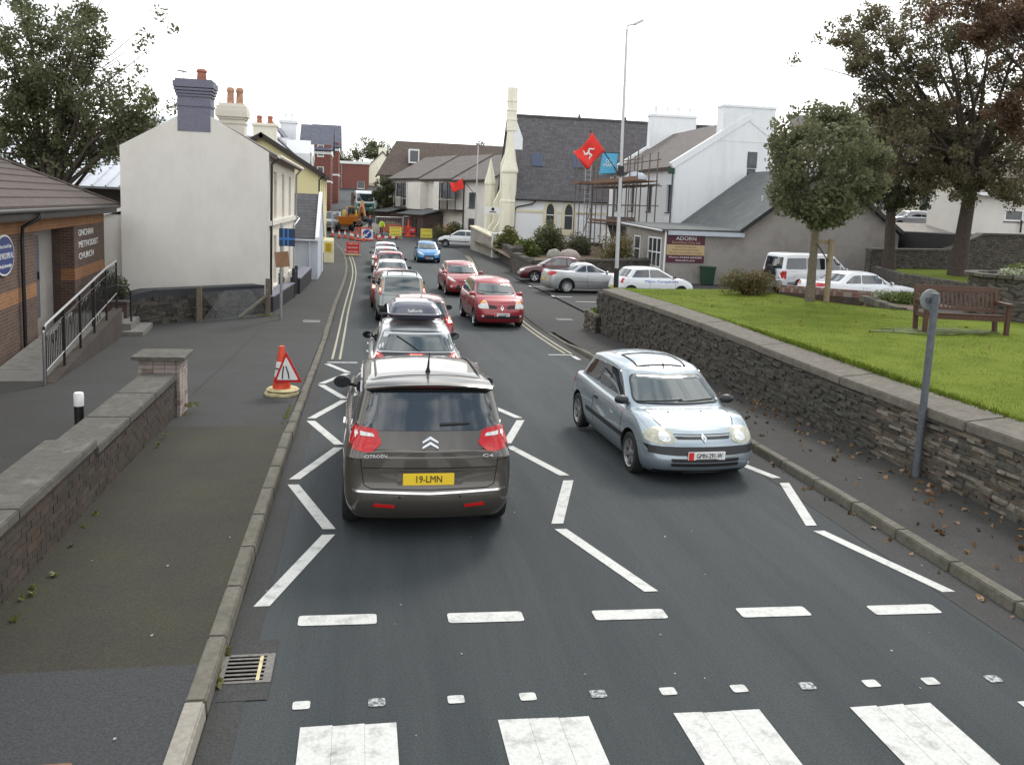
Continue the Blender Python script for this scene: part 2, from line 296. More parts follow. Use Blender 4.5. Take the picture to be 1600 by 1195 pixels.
brickmat('rubble_black', (0.060,0.052,0.045), (0.095,0.08,0.068), (0.018,0.016,0.014), 0.26, 0.09, 0.016, 0.95, 1.0, var=0.6)
brickmat('brick_soldier', (0.20,0.105,0.085), (0.15,0.085,0.07), (0.24,0.20,0.17), 0.075, 0.30, 0.012)
brickmat('block_far', (0.20,0.155,0.115), (0.165,0.125,0.095), (0.11,0.10,0.09), 0.3, 0.1, 0.012)

# ------------------------------------------------------------------ leaves
def leafmat(name, c, c2, trans=0.25, ro=0.55, sp=0.35):
    m = bpy.data.materials.new(name); m.use_nodes = True; nt = m.node_tree; b = nt.nodes['Principled BSDF']; N = nt.nodes.new; L = nt.links.new
    b.inputs['Roughness'].default_value = ro; b.inputs['Specular IOR Level'].default_value = sp
    g = N('ShaderNodeNewGeometry'); n = N('ShaderNodeTexNoise'); n.inputs['Scale'].default_value = 1.3; n.inputs['Detail'].default_value = 6; L(g.outputs['Position'], n.inputs[0])
    mr = N('ShaderNodeMapRange'); mr.inputs[1].default_value = 0.38; mr.inputs[2].default_value = 0.62; L(n.outputs[0], mr.inputs[0])
    ad = N('ShaderNodeMath'); ad.operation = 'MULTIPLY_ADD'; ad.inputs[1].default_value = 0.6; L(g.outputs['Random Per Island'], ad.inputs[0])
    ml = N('ShaderNodeMath'); ml.operation = 'MULTIPLY'; ml.inputs[1].default_value = 0.5; L(mr.outputs[0], ml.inputs[0]); L(ml.outputs[0], ad.inputs[2])
    mx = N('ShaderNodeMixRGB'); mx.inputs[1].default_value = (*c,1); mx.inputs[2].default_value = (*c2,1); L(ad.outputs[0], mx.inputs[0]); L(mx.outputs[0], b.inputs['Base Color'])
    t = N('ShaderNodeBsdfTranslucent'); L(mx.outputs[0], t.inputs[0]); s = N('ShaderNodeMixShader'); s.inputs[0].default_value = trans
    o = nt.nodes['Material Output']; L(b.outputs[0], s.inputs[1]); L(t.outputs[0], s.inputs[2]); L(s.outputs[0], o.inputs[0])
    MATS[name] = m
leafmat('leaf_dark', (0.070,0.082,0.044), (0.130,0.128,0.066), 0.5)
leafmat('leaf_tree', (0.090,0.108,0.052), (0.165,0.172,0.085), 0.5)
leafmat('leaf_young', (0.100,0.120,0.060), (0.205,0.205,0.110), 0.5)
leafmat('leaf_autumn', (0.100,0.100,0.060), (0.185,0.155,0.085), 0.5)
leafmat('leaf_copper', (0.095,0.065,0.042), (0.17,0.098,0.055), 0.4)
leafmat('leaf_shrub', (0.075,0.100,0.030), (0.19,0.135,0.06), 0.3)
leafmat('leaf_bright', (0.065,0.115,0.025), (0.14,0.16,0.04))
leafmat('leaf_olive', (0.10,0.12,0.035), (0.20,0.19,0.06), 0.35)
leafmat('grass', (0.075,0.115,0.014), (0.150,0.190,0.030), 0.15, 0.95, 0.05)
leafmat('fallen', (0.10,0.06,0.035), (0.24,0.14,0.06), 0.0)
leafmat('flowers', (0.45,0.16,0.10), (0.55,0.35,0.10), 0.1)
leafmat('flowers_pale', (0.50,0.45,0.30), (0.22,0.30,0.22), 0.1)

def leaf_cloud(name, centers, mat_, parent, n, size, seed=1, spread=1.0, flat=0.0, aspect=0.55):
    """n separate bent leaves in clumps; centers: (x,y,z,rx,ry,rz,weight)"""
    g = np.random.default_rng(seed); C = np.array(centers, float); w = C[:,6] / C[:,6].sum()
    k = g.choice(len(C), n, p=w); d = g.normal(size=(n,3)); d /= np.linalg.norm(d, axis=1)[:,None]
    r = g.random(n)**0.42 * spread
    P = C[k,:3] + d * C[k,3:6] * r[:,None]
    a = g.normal(size=(n,3)); a[:,2] *= (1-flat); a /= np.linalg.norm(a, axis=1)[:,None]
    b = g.normal(size=(n,3)); b -= a * (a*b).sum(1)[:,None]; b /= np.linalg.norm(b, axis=1)[:,None]
    c = np.cross(a, b)
    s = size * g.uniform(0.6, 1.35, n)[:,None]; h = s * aspect
    V = np.stack([P - a*s*0.5, P + b*h*0.5 + c*h*0.12, P + a*s*0.5 - c*s*0.15, P - b*h*0.5 + c*h*0.12], 1).reshape(-1,3)
    me = bpy.data.meshes.new(name); me.vertices.add(4*n); me.vertices.foreach_set('co', V.ravel())
    me.loops.add(4*n); me.loops.foreach_set('vertex_index', np.arange(4*n)); me.polygons.add(n); me.polygons.foreach_set('loop_start', np.arange(0,4*n,4))
    me.polygons.foreach_set('loop_total', np.full(n,4)); me.update(calc_edges=True)
    return link(name, me, mat_, parent)

def limbs(mb, p, d, length, r, depth, tips, rng, spread=0.6, up=0.25, split=3, n=6):
    """recursive tapered limbs; collects the ends"""
    pts = [Vector(p)]; rs = [r]; d = Vector(d).normalized(); seg = 4
    for i in range(seg):
        d = (d + Vector((rng.gauss(0,.13), rng.gauss(0,.13), rng.gauss(0,.08) + up*0.12))).normalized()
        pts.append(pts[-1] + d*length/seg); rs.append(r*(1 - 0.45*(i+1)/seg))
        if depth <= 1: tips.append((pts[-1], length))
    mb.tube([tuple(q) for q in pts], rs, n if r > .03 else 4)
    if depth > 0:
        for k in range(split):
            a = rng.uniform(0, 2*math.pi); side = d.orthogonal().normalized(); side.rotate(Matrix.Rotation(a,3,d)) if False else None
            q = Matrix.Rotation(a, 3, d) @ d.orthogonal().normalized()
            nd = (d + q*rng.uniform(spread*.6, spread*1.3) + Vector((0,0,up))).normalized()
            st = pts[rng.choice([2,3,4,4])]
            limbs(mb, st, nd, length*rng.uniform(.58,.8), rs[-1]*rng.uniform(.6,.85), depth-1, tips, rng, spread, up, split, n)

def shrub(name, label, c, r, matn, n, size, seed, cat='shrub', group=None, stems=True, z0=None):
    x,y,z = c; t = thing(name, label, cat, (x,y,z if z0 is None else z0), group=group); g = random.Random(seed)
    cl = []
    for i in range(14):
        a = g.uniform(0,6.28); q = g.random()**.6; cl.append((x+math.cos(a)*r[0]*q*.75, y+math.sin(a)*r[1]*q*.75, z+r[2]*(0.45+g.uniform(-.25,.4)*(1.1-q)), r[0]*.42, r[1]*.42, r[2]*.45, 1))
    leaf_cloud('foliage', cl, matn, t, n, size, seed)
    m = MB()
    for i in range(5):
        a = g.uniform(0,6.28); m.tube([(x,y,z-.05),(x+math.cos(a)*r[0]*.3,y+math.sin(a)*r[1]*.3,z+r[2]*.4),(x+math.cos(a)*r[0]*.6,y+math.sin(a)*r[1]*.6,z+r[2]*.8)],[.03,.02,.008],5)
    m.build('stem','bark',t)
    return t

# ------------------------------------------------------------------ vehicles
def pchip(pts):
    P = sorted(pts); X = np.array([p[0] for p in P], float); Y = np.array([p[1] for p in P], float)
    h = np.diff(X); d = np.diff(Y)/h; m = np.zeros(len(X))
    for i in range(1, len(X)-1):
        if d[i-1]*d[i] > 0: m[i] = 2*d[i-1]*d[i]/(d[i-1]+d[i])
    m[0] = d[0]; m[-1] = d[-1]
    def f(x):
        x = min(max(x, X[0]), X[-1]); i = min(int(np.searchsorted(X, x, 'right'))-1, len(h)-1); i = max(i,0)
        t = (x-X[i])/h[i]; return float((1+2*t)*(1-t)**2*Y[i] + t*(1-t)**2*h[i]*m[i] + t*t*(3-2*t)*Y[i+1] + t*t*(t-1)*h[i]*m[i+1])
    return f
def outline(yr, yf, hw, rr, rf, br, bf, nb=5, nc=6, ns=20):
    pts = []
    for i in range(nb): x = (hw-rr)*i/nb; pts.append((x, yr + br*(x/hw)**2))
    e = br*((hw-rr)/hw)**2
    for i in range(nc+1): a = math.pi/2*i/nc; pts.append((hw-rr+rr*math.sin(a), yr+e+rr*(1-math.cos(a))))
    e2 = bf*((hw-rf)/hw)**2; y0 = yr+e+rr; y1 = yf-e2-rf
    for i in range(1, ns): pts.append((hw, y0+(y1-y0)*i/ns))
    for i in range(nc+1): a = math.pi/2*(1-i/nc); pts.append((hw-rf+rf*math.sin(a), yf-e2-rf*(1-math.cos(a))))
    for i in range(nb-1, -1, -1): x = (hw-rf)*i/nb; pts.append((x, yf-bf*(x/hw)**2))
    return pts
def loft(rings, crown_top=0.0, crown_bot=0.0, K=8):
    """rings: list of half outlines [(x,y,z)] first and last on the centre line"""
    V = []; Fc = []; n = len(rings[0]); full = 2*n-2
    for r in rings:
        V += [tuple(p) for p in r] + [(-p[0],p[1],p[2]) for p in r[-2:0:-1]]
    for k in range(len(rings)-1):
        for i in range(full): a = k*full+i; b = k*full+(i+1)%full; Fc.append((a,b,b+full,a+full))
    for ring,base,crown in ((rings[0],0,crown_bot),(rings[-1],(len(rings)-1)*full,crown_top)):
        rows = []; wmax = max(p[0] for p in ring)
        for i,p in enumerate(ring):
            if i in (0,n-1): rows.append([base+i]*(K+1)); continue
            row = [base+i]
            for k in range(1,K):
                x = p[0]*(1-2*k/K); V.append((x, p[1], p[2]+crown*(1-(x/p[0])**2)*(p[0]/wmax)**2)); row.append(len(V)-1)
            row.append(base+full-i); rows.append(row)
        for i in range(n-1):
            for k in range(K):
                q = [rows[i][k],rows[i][k+1],rows[i+1][k+1],rows[i+1][k]]; u = []
                for z in q:
                    if z not in u: u.append(z)
                if len(u) > 2: Fc.append(tuple(u))
    return V, Fc
def rpoly(pts, r, n=4):
    """round the corners of a polygon"""
    out = []; m = len(pts)
    for i in range(m):
        p = Vector(pts[i]); a = Vector(pts[i-1]); b = Vector(pts[(i+1)%m]); da = (a-p); db = (b-p)
        q = min(r, da.length*.45, db.length*.45); s = p+da.normalized()*q; e = p+db.normalized()*q
        for k in range(n+1): t = k/n; v = s*(1-t)**2 + p*2*t*(1-t) + e*t*t; out.append((v.x,v.y))
    return out

class Car:
    def __init__(s, name, label, cat, loc, rz, pm, L, W, wb, fo, top, nose, tail, gh, zb=0.19, wr=0.31, tw=0.20, wprof=None, rr=0.16, rf=0.22, br=0.06, bf=0.10, group=None, rim='alloy', spokes=5, crown=0.025, arch=0.055, scale=1.0, glass='glass_car', taper=0.05):
        s.t = thing(name, label, cat, loc, rz, group, world=False); s.t.scale = (scale,)*3; s.pm = pm; s.L = L; s.W = W; s.gl = glass
        hw = W/2; s.hw = hw; top = pchip(top); s.top = top; nose = pchip(nose); tail = pchip(tail)
        wp = pchip(wprof or [(0,.90),(.1,.945),(.3,.99),(.55,1.0),(.8,.985),(.92,.965),(.97,.95),(1,.915)])
        rings = []
        for t in (0,.03,.1,.2,.32,.45,.58,.7,.8,.88,.93,.965,.985,1):
            o = outline(-L/2+tail(t), L/2-nose(t), hw*wp(t), rr, rf, br, bf)
            rings.append([(x*(1-taper*(abs(y)/(L/2))**2.5), y, zb + (top(y)-zb)*t) for x,y in o])
        bv, bf_ = loft(rings, crown, 0.0)
        g = gh; roof = pchip(g['roof']); gr = []
        for q in (0,.06,.12,.18,.25,.32,.4,.47,.55,.62,.7,.76,.82,.86,.90,.925,.95,.965,.98,.99,1):
            k = q + 0.035*math.sin(math.pi*q); e = 0 if q < .9 else (q-.9)/.1
            yr = g['yR0']+(g['yR1']-g['yR0'])*k + e*e*0.06; yf = g['yF0']+(g['yF1']-g['yF0'])*k - e*e*0.08
            ww = g['w0']+(g['w1']-g['w0'])*k - e*e*0.085
            o = outline(yr, yf, ww, g.get('rr',.16), g.get('rf',.2), g.get('br',.08), g.get('bf',.16), 12, 9, 22)
            gr.append([(x, y, g['z0']+(roof(y)-g['z0'])*(k if k < 1 else 1)) for x,y in o])
        gv, gf = loft(gr, g.get('crown',.035), 0.0, 14)
        s.g = g; s.roof = roof; s.gcr = g.get('crown',.035)
        s.bvh = BVHTree.FromPolygons([Vector(p) for p in bv+gv], [tuple(f) for f in bf_]+[tuple(i+len(bv) for i in f) for f in gf])
        m = MB(); m.add(bv, bf_); s.body = m.build('body', pm, None, None)
        # wheel arches
        s.yf = L/2-fo; s.yr = s.yf-wb; c = MB()
        for y in (s.yf, s.yr):
            for sg in (-1,1):
                x0,x1 = sorted((sg*(hw-.30), sg*(hw+.2))); c.lathe([(wr+arch, x0),(wr+arch, x1)], 28, (0,y,wr), 'x')
        co = c.build('cut','gap'); md = s.body.modifiers.new('b','BOOLEAN'); md.object = co; md.operation = 'DIFFERENCE'; md.solver = 'EXACT'; md.material_mode = 'TRANSFER'; md.use_self = False
        dg = bpy.context.evaluated_depsgraph_get(); me = bpy.data.meshes.new_from_object(s.body.evaluated_get(dg)); s.body.modifiers.clear(); old = s.body.data
        if len(me.polygons) > 300: s.body.data = me
        bpy.data.objects.remove(co); me = s.body.data; me.shade_smooth(); me.set_sharp_from_angle(angle=R(38)); s.body.parent = s.t
        m = MB(); m.add(gv, gf); s.cab = m.build('cabin', pm, s.t, R(40))
        # wheels
        ty = MB(); ty.lathe([(wr*.66,-tw*.46),(wr*.90,-tw*.5),(wr*.97,-tw*.42),(wr,-tw*.25),(wr,tw*.25),(wr*.97,tw*.42),(wr*.90,tw*.5),(wr*.66,tw*.46),(wr*.62,tw*.30),(wr*.1,tw*.28)], 28, axis='x')
        rm = MB(); a = wr*.66
        rm.lathe([(a*.90,tw*.30),(a*1.0,tw*.47),(a*1.03,tw*.49),(a*1.03,tw*.40)], 28, axis='x'); rm.f = rm.f[:-2]
        rm.lathe([(a*.26,tw*.28),(a*.24,tw*.40),(a*.12,tw*.44)], 12, axis='x')
        for k in range(spokes):
            an = 2*math.pi*k/spokes; ca,sa = math.cos(an), math.sin(an); P = []
            for xx in (tw*.28, tw*.43):
                for rr_,h in ((a*.16,-a*.15),(a*.95,-a*(.19 if spokes < 7 else .11)),(a*.95,a*(.19 if spokes < 7 else .11)),(a*.16,a*.15)):
                    P.append((xx - (0.02 if rr_ < a*.5 else 0), rr_*ca-h*sa, rr_*sa+h*ca))
            rm.hexa(P)
        tm = rimm = None
        for y in (s.yf, s.yr):
            for sg in (1,-1):
                if tm is None: o = ty.build('wheel','rubber',s.t,R(40)); ri = rm.build('rim',rim,o,R(30)); tm,rimm = o.data,ri.data
                else:
                    o = bpy.data.objects.new('wheel',tm); COL.objects.link(o); o.parent = s.t; ri = bpy.data.objects.new('rim',rimm); COL.objects.link(ri); ri.parent = o
                o.location = (sg*(hw-tw*.5-.015), y, wr); o.rotation_euler = (0.3*y,0,0 if sg > 0 else math.pi)
    def hit(s, view, a, b):
        o,d = {'R':((a,-6,b),(0,1,0)),'F':((a,6,b),(0,-1,0)),'SR':((4,a,b),(-1,0,0)),'SL':((-4,a,b),(1,0,0)),'T':((a,b,5),(0,0,-1))}[view]
        h = s.bvh.ray_cast(Vector(o), Vector(d))[0]
        if h is None:
            k = Vector(o); k = k + Vector(d)*(Vector(d).dot(-k) - (s.L*.46 if view in 'RF' else s.hw*.9 if view != 'T' else -1)); h = s.bvh.find_nearest(k)[0]
        return h, Vector(d)
    def patch(s, name, view, poly, mt, off=0.005, res=0.09, parent=None, mirror=False, label=None):
        views = {'S':('SR','SL')}.get(view,(view,)); out = None
        for vw in views:
            for flip in ((1,-1) if mirror else (1,)):
                bm = bmesh.new(); vs = [bm.verts.new((p[0]*flip,p[1],0)) for p in poly]
                try: bm.faces.new(vs)
                except ValueError: bm.free(); continue
                xs = [p[0]*flip for p in poly]; ys = [p[1] for p in poly]
                for lo,hi,ax in ((min(xs),max(xs),0),(min(ys),max(ys),1)):
                    k = max(1,int((hi-lo)/res))
                    for i in range(1,k+1):
                        c = lo+(hi-lo)*i/(k+1); co = (c,0,0) if ax == 0 else (0,c,0); no = (1,0,0) if ax == 0 else (0,1,0)
                        bmesh.ops.bisect_plane(bm, geom=bm.verts[:]+bm.edges[:]+bm.faces[:], plane_co=co, plane_no=no)
                d = None
                for v in bm.verts:
                    h,d = s.hit(vw, v.co.x, v.co.y); v.co = h - d*off
                if mt in ('glass_car','glass_green'):
                    for v in bm.verts: v.co -= d*.006
                    iv = [v for v in bm.verts if not v.is_boundary]
                    for _ in range(2): bmesh.ops.smooth_vert(bm, verts=iv, factor=.5, use_axis_x=True, use_axis_y=True, use_axis_z=True)
                bd = [e for e in bm.edges if e.is_boundary]; ex = bmesh.ops.extrude_edge_only(bm, edges=bd)
                for v in [q for q in ex['geom'] if isinstance(q, bmesh.types.BMVert)]: v.co += d*0.02
                bmesh.ops.recalc_face_normals(bm, faces=bm.faces[:]); me = bpy.data.meshes.new(name); bm.to_mesh(me); bm.free()
                f0 = max(me.polygons, key=lambda p: p.area)
                if f0.normal.dot(d) > 0: me.flip_normals()
                out = link(name, me, mt, parent or s.t, R(35))
                if label: out['label'] = label
        return out
    def line(s, name, view, pts, wd=0.009, mt='gap', off=0.0025, parent=None, mirror=False):
        poly = []; n = len(pts)
        nr = []
        for i in range(n):
            d = Vector(pts[min(i+1,n-1)])-Vector(pts[max(i-1,0)]); d.normalize(); nr.append(Vector((-d.y,d.x)))
        poly = [(p[0]+q.x*wd/2,p[1]+q.y*wd/2) for p,q in zip(pts,nr)] + [(p[0]-q.x*wd/2,p[1]-q.y*wd/2) for p,q in reversed(list(zip(pts,nr)))]
        return s.patch(name, view, poly, mt, off, 0.10, parent or s.body, mirror)
    def cabx(s, z):  # parameters of the cabin at height z on the centre
        g = s.g; k = (z-g['z0'])/(s.roof((g['yR1']+g['yF1'])/2)-g['z0']); return k
    def windows(s, pillars, zb, zt, seal=0.0, rear=None, front=True, fz=None, gls=None):
        """side glass between pillar positions (rear to front) from zb to zt; slanted with the screen and tail"""
        g = s.g; gls = gls or s.gl
        def yF(z): return g['yF0']+(g['yF1']-g['yF0'])*s.cabx(z)
        def yR(z): return g['yR0']+(g['yR1']-g['yR0'])*s.cabx(z)
        for i in range(len(pillars)-1):
            a,b = pillars[i],pillars[i+1]
            la = (lambda z: yR(z)+a[1]) if a[0] == 'R' else (lambda z: a[0])
            lb = (lambda z: yF(z)-b[1]) if b[0] == 'F' else (lambda z: b[0])
            ga = 0 if a[0] == 'R' else .025; gb = 0 if b[0] == 'F' else .025
            poly = [(la(zb)+ga,zb),(lb(zb)-gb,zb+.01),(lb(zt)-gb,zt),(la(zt)+ga,zt-(0.03 if a[0] == 'R' else 0))]
            s.patch('side_window','S',rpoly(poly,.05),'glass_car',.006,.10)
        if front:
            w0 = g['w0']; w1 = g['w1']; z0,z1 = fz or (zb+.02, zt+.02); f0,f1 = s.cabx(z0), s.cabx(z1)
            a0 = w0+(w1-w0)*f0-.075; a1 = w0+(w1-w0)*f1-.09
            s.patch('windscreen_seal','F',rpoly([(-a0-.02,z0-.02),(a0+.02,z0-.02),(a1+.015,z1+.015),(-a1-.015,z1+.015)],.09),'black_plastic',.007,.05)
            return s.patch('windscreen','F',rpoly([(-a0,z0),(a0,z0),(a1,z1),(-a1,z1)],.09),gls,.014,.05)
    def mirrors(s, y, z, mt, out=0.10, sz=(.10,.055,.075)):
        for sg in (-1,1):
            m = MB(); h,_ = s.hit('SR' if sg > 0 else 'SL', y, z-.03); cx = sg*(abs(h.x)+out)
            n = 10; prof = []
            for i in range(9):
                a = math.pi*i/8; prof.append((max(math.sin(a),.02)**.7, -math.cos(a)))
            o = len(m.v); m.lathe(prof, 14, (0,0,0), 'y')
            for i in range(o,len(m.v)):
                v = m.v[i]; yy = v[1] if v[1] > -.25 else -.25; m.v[i] = (cx+v[0]*sz[0], y+yy*sz[1]*1.5, z+v[2]*sz[2])
            m.tube([(cx-sg*sz[0]*.6,y+.02,z-.03),(h.x-sg*.03,y+.04,z-.06)],.025,6)
            p = m.build('mirror', mt, s.t, R(40)); q = MB(); q.lathe([(1,0),(1,-.06)],14,(0,0,0),'y'); q.v = [(cx+v[0]*sz[0]*.74, y-.25*sz[1]*1.5-.004+v[1]*.05, z+v[2]*sz[2]*.72) for v in q.v]; q.build('mirror_glass','glass_car',p)
    def box(s, name, view, a, b, w, h, th, mt, parent=None, bevel=0.004, tilt=True):
        """flat piece set on the surface at (a,b): used for plates"""
        p,d = s.hit(view,a,b); hh = [s.hit(view,a+dx,b+dz)[0].dot(d) for dx in (-w/2,w/2) for dz in (-h/2,h/2)]
        y = min(hh)*d.y if view in 'RF' else 0
        k = min(hh) - th; P = Vector((a, d.y*k, b)); m = MB(); m.obox((P.x, P.y+d.y*th*.5, P.z), (w, th, h)); return m.build(name, mt, parent or s.t, None, bevel), P
    def plate(s, view, a, b, txt, mt='plate_white', w=.52, h=.11, flag=False):
        o,P = s.box('number_plate', view, a, b, w, h, .014, mt); sg = 1 if view == 'R' else -1
        fx = 0.05 if flag else 0
        if flag:
            m = MB(); m.obox((P.x-sg*w*.42, P.y-sg*.001, P.z), (w*.13,.012,h*.92)); m.build('plate_band','plate_red',o)
        if txt: text_mesh('plate_text', txt, h*.82, 'ink', o, frame((P.x+sg*fx*.7, P.y-sg*.003, P.z), (sg,0,0), (0,0,1)), .002, width=w*(.66 if flag else .56)*(len(txt)/8.)**.4)
        return o
    def wiper(s, view, p0, p1, w=.012):
        h0 = s.hit(view,*p0); h1 = s.hit(view,*p1); d = h0[1]; pts = []
        for i in range(6):
            t = i/5; h,_ = s.hit(view, p0[0]+(p1[0]-p0[0])*t, p0[1]+(p1[1]-p0[1])*t); pts.append(tuple(h-d*.025))
        m = MB(); m.tube(pts,[w,w,w,w*.9,w*.8,w*.6],6); m.build('wiper','black_plastic',s.t)
    def bar(s, name, pts, r, mt, parent=None, n=8): m = MB(); m.tube(pts, r, n); return m.build(name, mt, parent or s.t, R(50))
    def topz(s, x, y): return s.hit('T',x,y)[0].z

# ------------------------------------------------------------------ ground, road, pavements
xL = pchip([(-30,-.97),(0,-.98),(20,-.93),(30,-.90),(48,-.72),(65,-1.14),(78,-1.94),(99,-3.6),(130,-4.9),(200,-5.5)])
xR = pchip([(-30,5.97),(0,5.97),(12,5.92),(28,5.95),(43,6.5),(70,8.7),(90,9.2),(104,6.5),(120,3.2),(145,2.0),(200,1.2)])
ROWS = [-30,-10,0,4]+[4+1.0*i for i in range(1,40)]+[46+3*i for i in range(14)]+[86+4*i for i in range(30)]
def sheet(name, x0, x1, y0, y1, off, mt, parent=None, n=2):
    """strip between x0(Y) and x1(Y) following the slope"""
    m = MB(); ys = [y0]+[y for y in ROWS if y0+.01 < y < y1-.01]+[y1]; f0 = x0 if callable(x0) else (lambda y: x0); f1 = x1 if callable(x1) else (lambda y: x1); V = []
    for y in ys:
        for k in range(n+1): V.append((f0(y)+(f1(y)-f0(y))*k/n, y, zg(y)+off))
    F = [(a*(n+1)+k,a*(n+1)+k+1,(a+1)*(n+1)+k+1,(a+1)*(n+1)+k) for a in range(len(ys)-1) for k in range(n)]
    m.add(V,F); return m.build(name, mt, parent)
m = MB(); gy = [-60]+ROWS[1:]+[230,300,420,700]; V = []
for y in gy:
    zz = zg(min(y,205))-.03
    for x in (-260,-120,-60,-25,-10,10,25,60,120,300): V.append((x,y,zz))
m.add(V,[(a*10+k,a*10+k+1,(a+1)*10+k+1,(a+1)*10+k) for a in range(len(gy)-1) for k in range(9)])
struct(m.build('ground','asphalt_old'))
road = struct(sheet('road', xL, xR, -30, 200, 0, 'asphalt', n=6))
# gutters: a worn strip beside each kerb
sheet('gutter_strip', lambda y: xR(y)-.42, xR, -10, 84, .004, 'asphalt_old', road); sheet('gutter_strip', xL, lambda y: xL(y)+.22, -10, 60, .004, 'asphalt_old', road)
def mark(name, pts, mt='paint_white', off=.006):
    m = MB(); m.add([(x,y,zg(y)+off) for x,y in pts],[tuple(range(len(pts)))]); return m.build(name, mt, road)
def stroke(name, a, b, w, mt='paint_white', off=.006):
    """line marking with ends cut across the road"""
    n = max(1,int(abs(b[1]-a[1])/1.0)); m = MB(); V = []
    dx,dy = b[0]-a[0], b[1]-a[1]; l = math.hypot(dx,dy); hx = w/2*l/max(abs(dy),1e-3) if abs(dy) > abs(dx) else None
    for i in range(n+1):
        x = a[0]+dx*i/n; y = a[1]+dy*i/n
        if hx: V += [(x-hx,y,zg(y)+off),(x+hx,y,zg(y)+off)]
        else: V += [(x,y-w/2,zg(y-w/2)+off),(x,y+w/2,zg(y+w/2)+off)]
    m.add(V,[(2*i,2*i+1,2*i+3,2*i+2) for i in range(n)]); return m.build(name, mt, road)
# zebra stripes (laid in three widths), studs and give way dashes, slightly askew to the road
for k,x in enumerate((-.35,.98,2.23,3.55,4.87)):
    y1 = 5.53-.045*x; st = MB()
    for j in range(3):
        a = x+.213*j; sx = .012
        st.add([(a,2.2,.006+.0009*j),(a+.2115,2.2,.006+.0009*j),(a+.2115,y1-.045*.2*j+rnd.uniform(-.008,.008),.006+.0009*j),(a,y1-.045*.2*j+rnd.uniform(-.008,.008),.006+.0009*j)],[(0,1,2,3)])
    st.build('zebra_stripe','paint_white',road)
for k,x in enumerate((-.42,.10,.66,1.18,1.70,2.23,2.78,3.32,3.84,4.33,4.86,5.4)):
    y = 5.74-.035*x; o = mark('crossing_stud',rpoly([(x,y),(x+.12,y),(x+.12,y+.10),(x,y+.10)],.02,2),'paint_worn' if k in (1,4,7,10) else 'paint_white')
for x in (-.47,.78,2.05,3.37,4.62):
    y = 6.98-.05*x-.03; mark('give_way_line',rpoly([(x,y),(x+.65,y-.02),(x+.65,y+.16),(x,y+.18)],.03,2))
# zigzags
def zig(pts, w=.13):
    for a,b in zip(pts[::2],pts[1::2]): stroke('zigzag_line',a,b,w)
ZL = []; ZC = []; ZR = []
ys = [7.36,8.98,9.14,10.7,10.92,12.45,12.62,14.2,14.38,15.95,16.12,17.6,17.75,19.1,19.25,20.5]
for i,y in enumerate(ys):
    q = (i//2)%2; st = i%2; a = -.80 if (q == 0) != (st == 1) else -.30; ZL.append((a+.05*(y-7)/12,y))
    b = 2.72 if (q == 0) != (st == 1) else 2.22; ZC.append((b,y)); d = 5.63 if (q == 0) != (st == 1) else 5.17; ZR.append((d,y-.25))
zig(ZL); zig(ZC); zig(ZR)
stroke('zigzag_end',(-.75,20.75),(-.05,20.75),.13); stroke('zigzag_end',(2.15,20.8),(2.85,20.8),.13); stroke('zigzag_end',(5.0,22.5),(5.66,22.5),.12); stroke('zigzag_line',(5.62,21.6),(5.62,22.3),.12)
for dx in (.27,.45):
    sheet('yellow_line', lambda y: xL(y)+dx-.028, lambda y: xL(y)+dx+.028, 21.3, 74, .006, 'paint_yellow', road)
for dx in (.25,.43): sheet('yellow_line', lambda y: xR(y)-dx-.035, lambda y: xR(y)-dx+.035, 22.7, 70, .010, 'paint_yellow', road)
mark('road_patch',[(-.95,6.75),(-.60,6.75),(-.60,5.9),(-.95,5.9)],'asphalt_old',.007)
# kerbs: single stones
def kerb(name, fx, sg, y0, y1, hfun, newy=None):
    k = MB(); k.box(0,.01,0,.01,-1,-.99); p = struct(k.build(name,'kerb_stone')); y = y0; i = 0
    while y < y1:
        l = .90 if y < 30 else 2.7; a,b = y+.006,y+l-.006; h0,h1 = hfun(a),hfun(b); w_ = .155
        xa,xb = fx(a),fx(b); j = rnd.uniform(-.006,.006)
        P = []
        for zz,ins in ((-.12,0),(1,0.018)):
            for (xx,yy,hh) in ((xa,a,h0),(xb,b,h1)):
                P.append((xx+sg*ins+j,yy,zg(yy)+(hh if zz == 1 else zz)))
            for (xx,yy,hh) in ((xb,b,h1),(xa,a,h0)):
                P.append((xx+sg*w_+j,yy,zg(yy)+(hh if zz == 1 else zz)))
        k = MB(); k.hexa(P); k.build('kerb_stone','kerb_new' if newy and y < newy else 'kerb_stone',p,None,.012); y += l; i += 1
    return p
def hL(y): return .115 if y < 13 else (.115-.06*min(1,(y-13)/1.2) if y < 26 else .10)
def hR(y): return .11 if y < 23 else max(.04,.11-.04*(y-23)) if y < 90 else .10
kerb('kerb_left', xL, -1, -5.05, 84, hL, 5.3); kerb('kerb_right', xR, 1, -5.05, 84, hR)
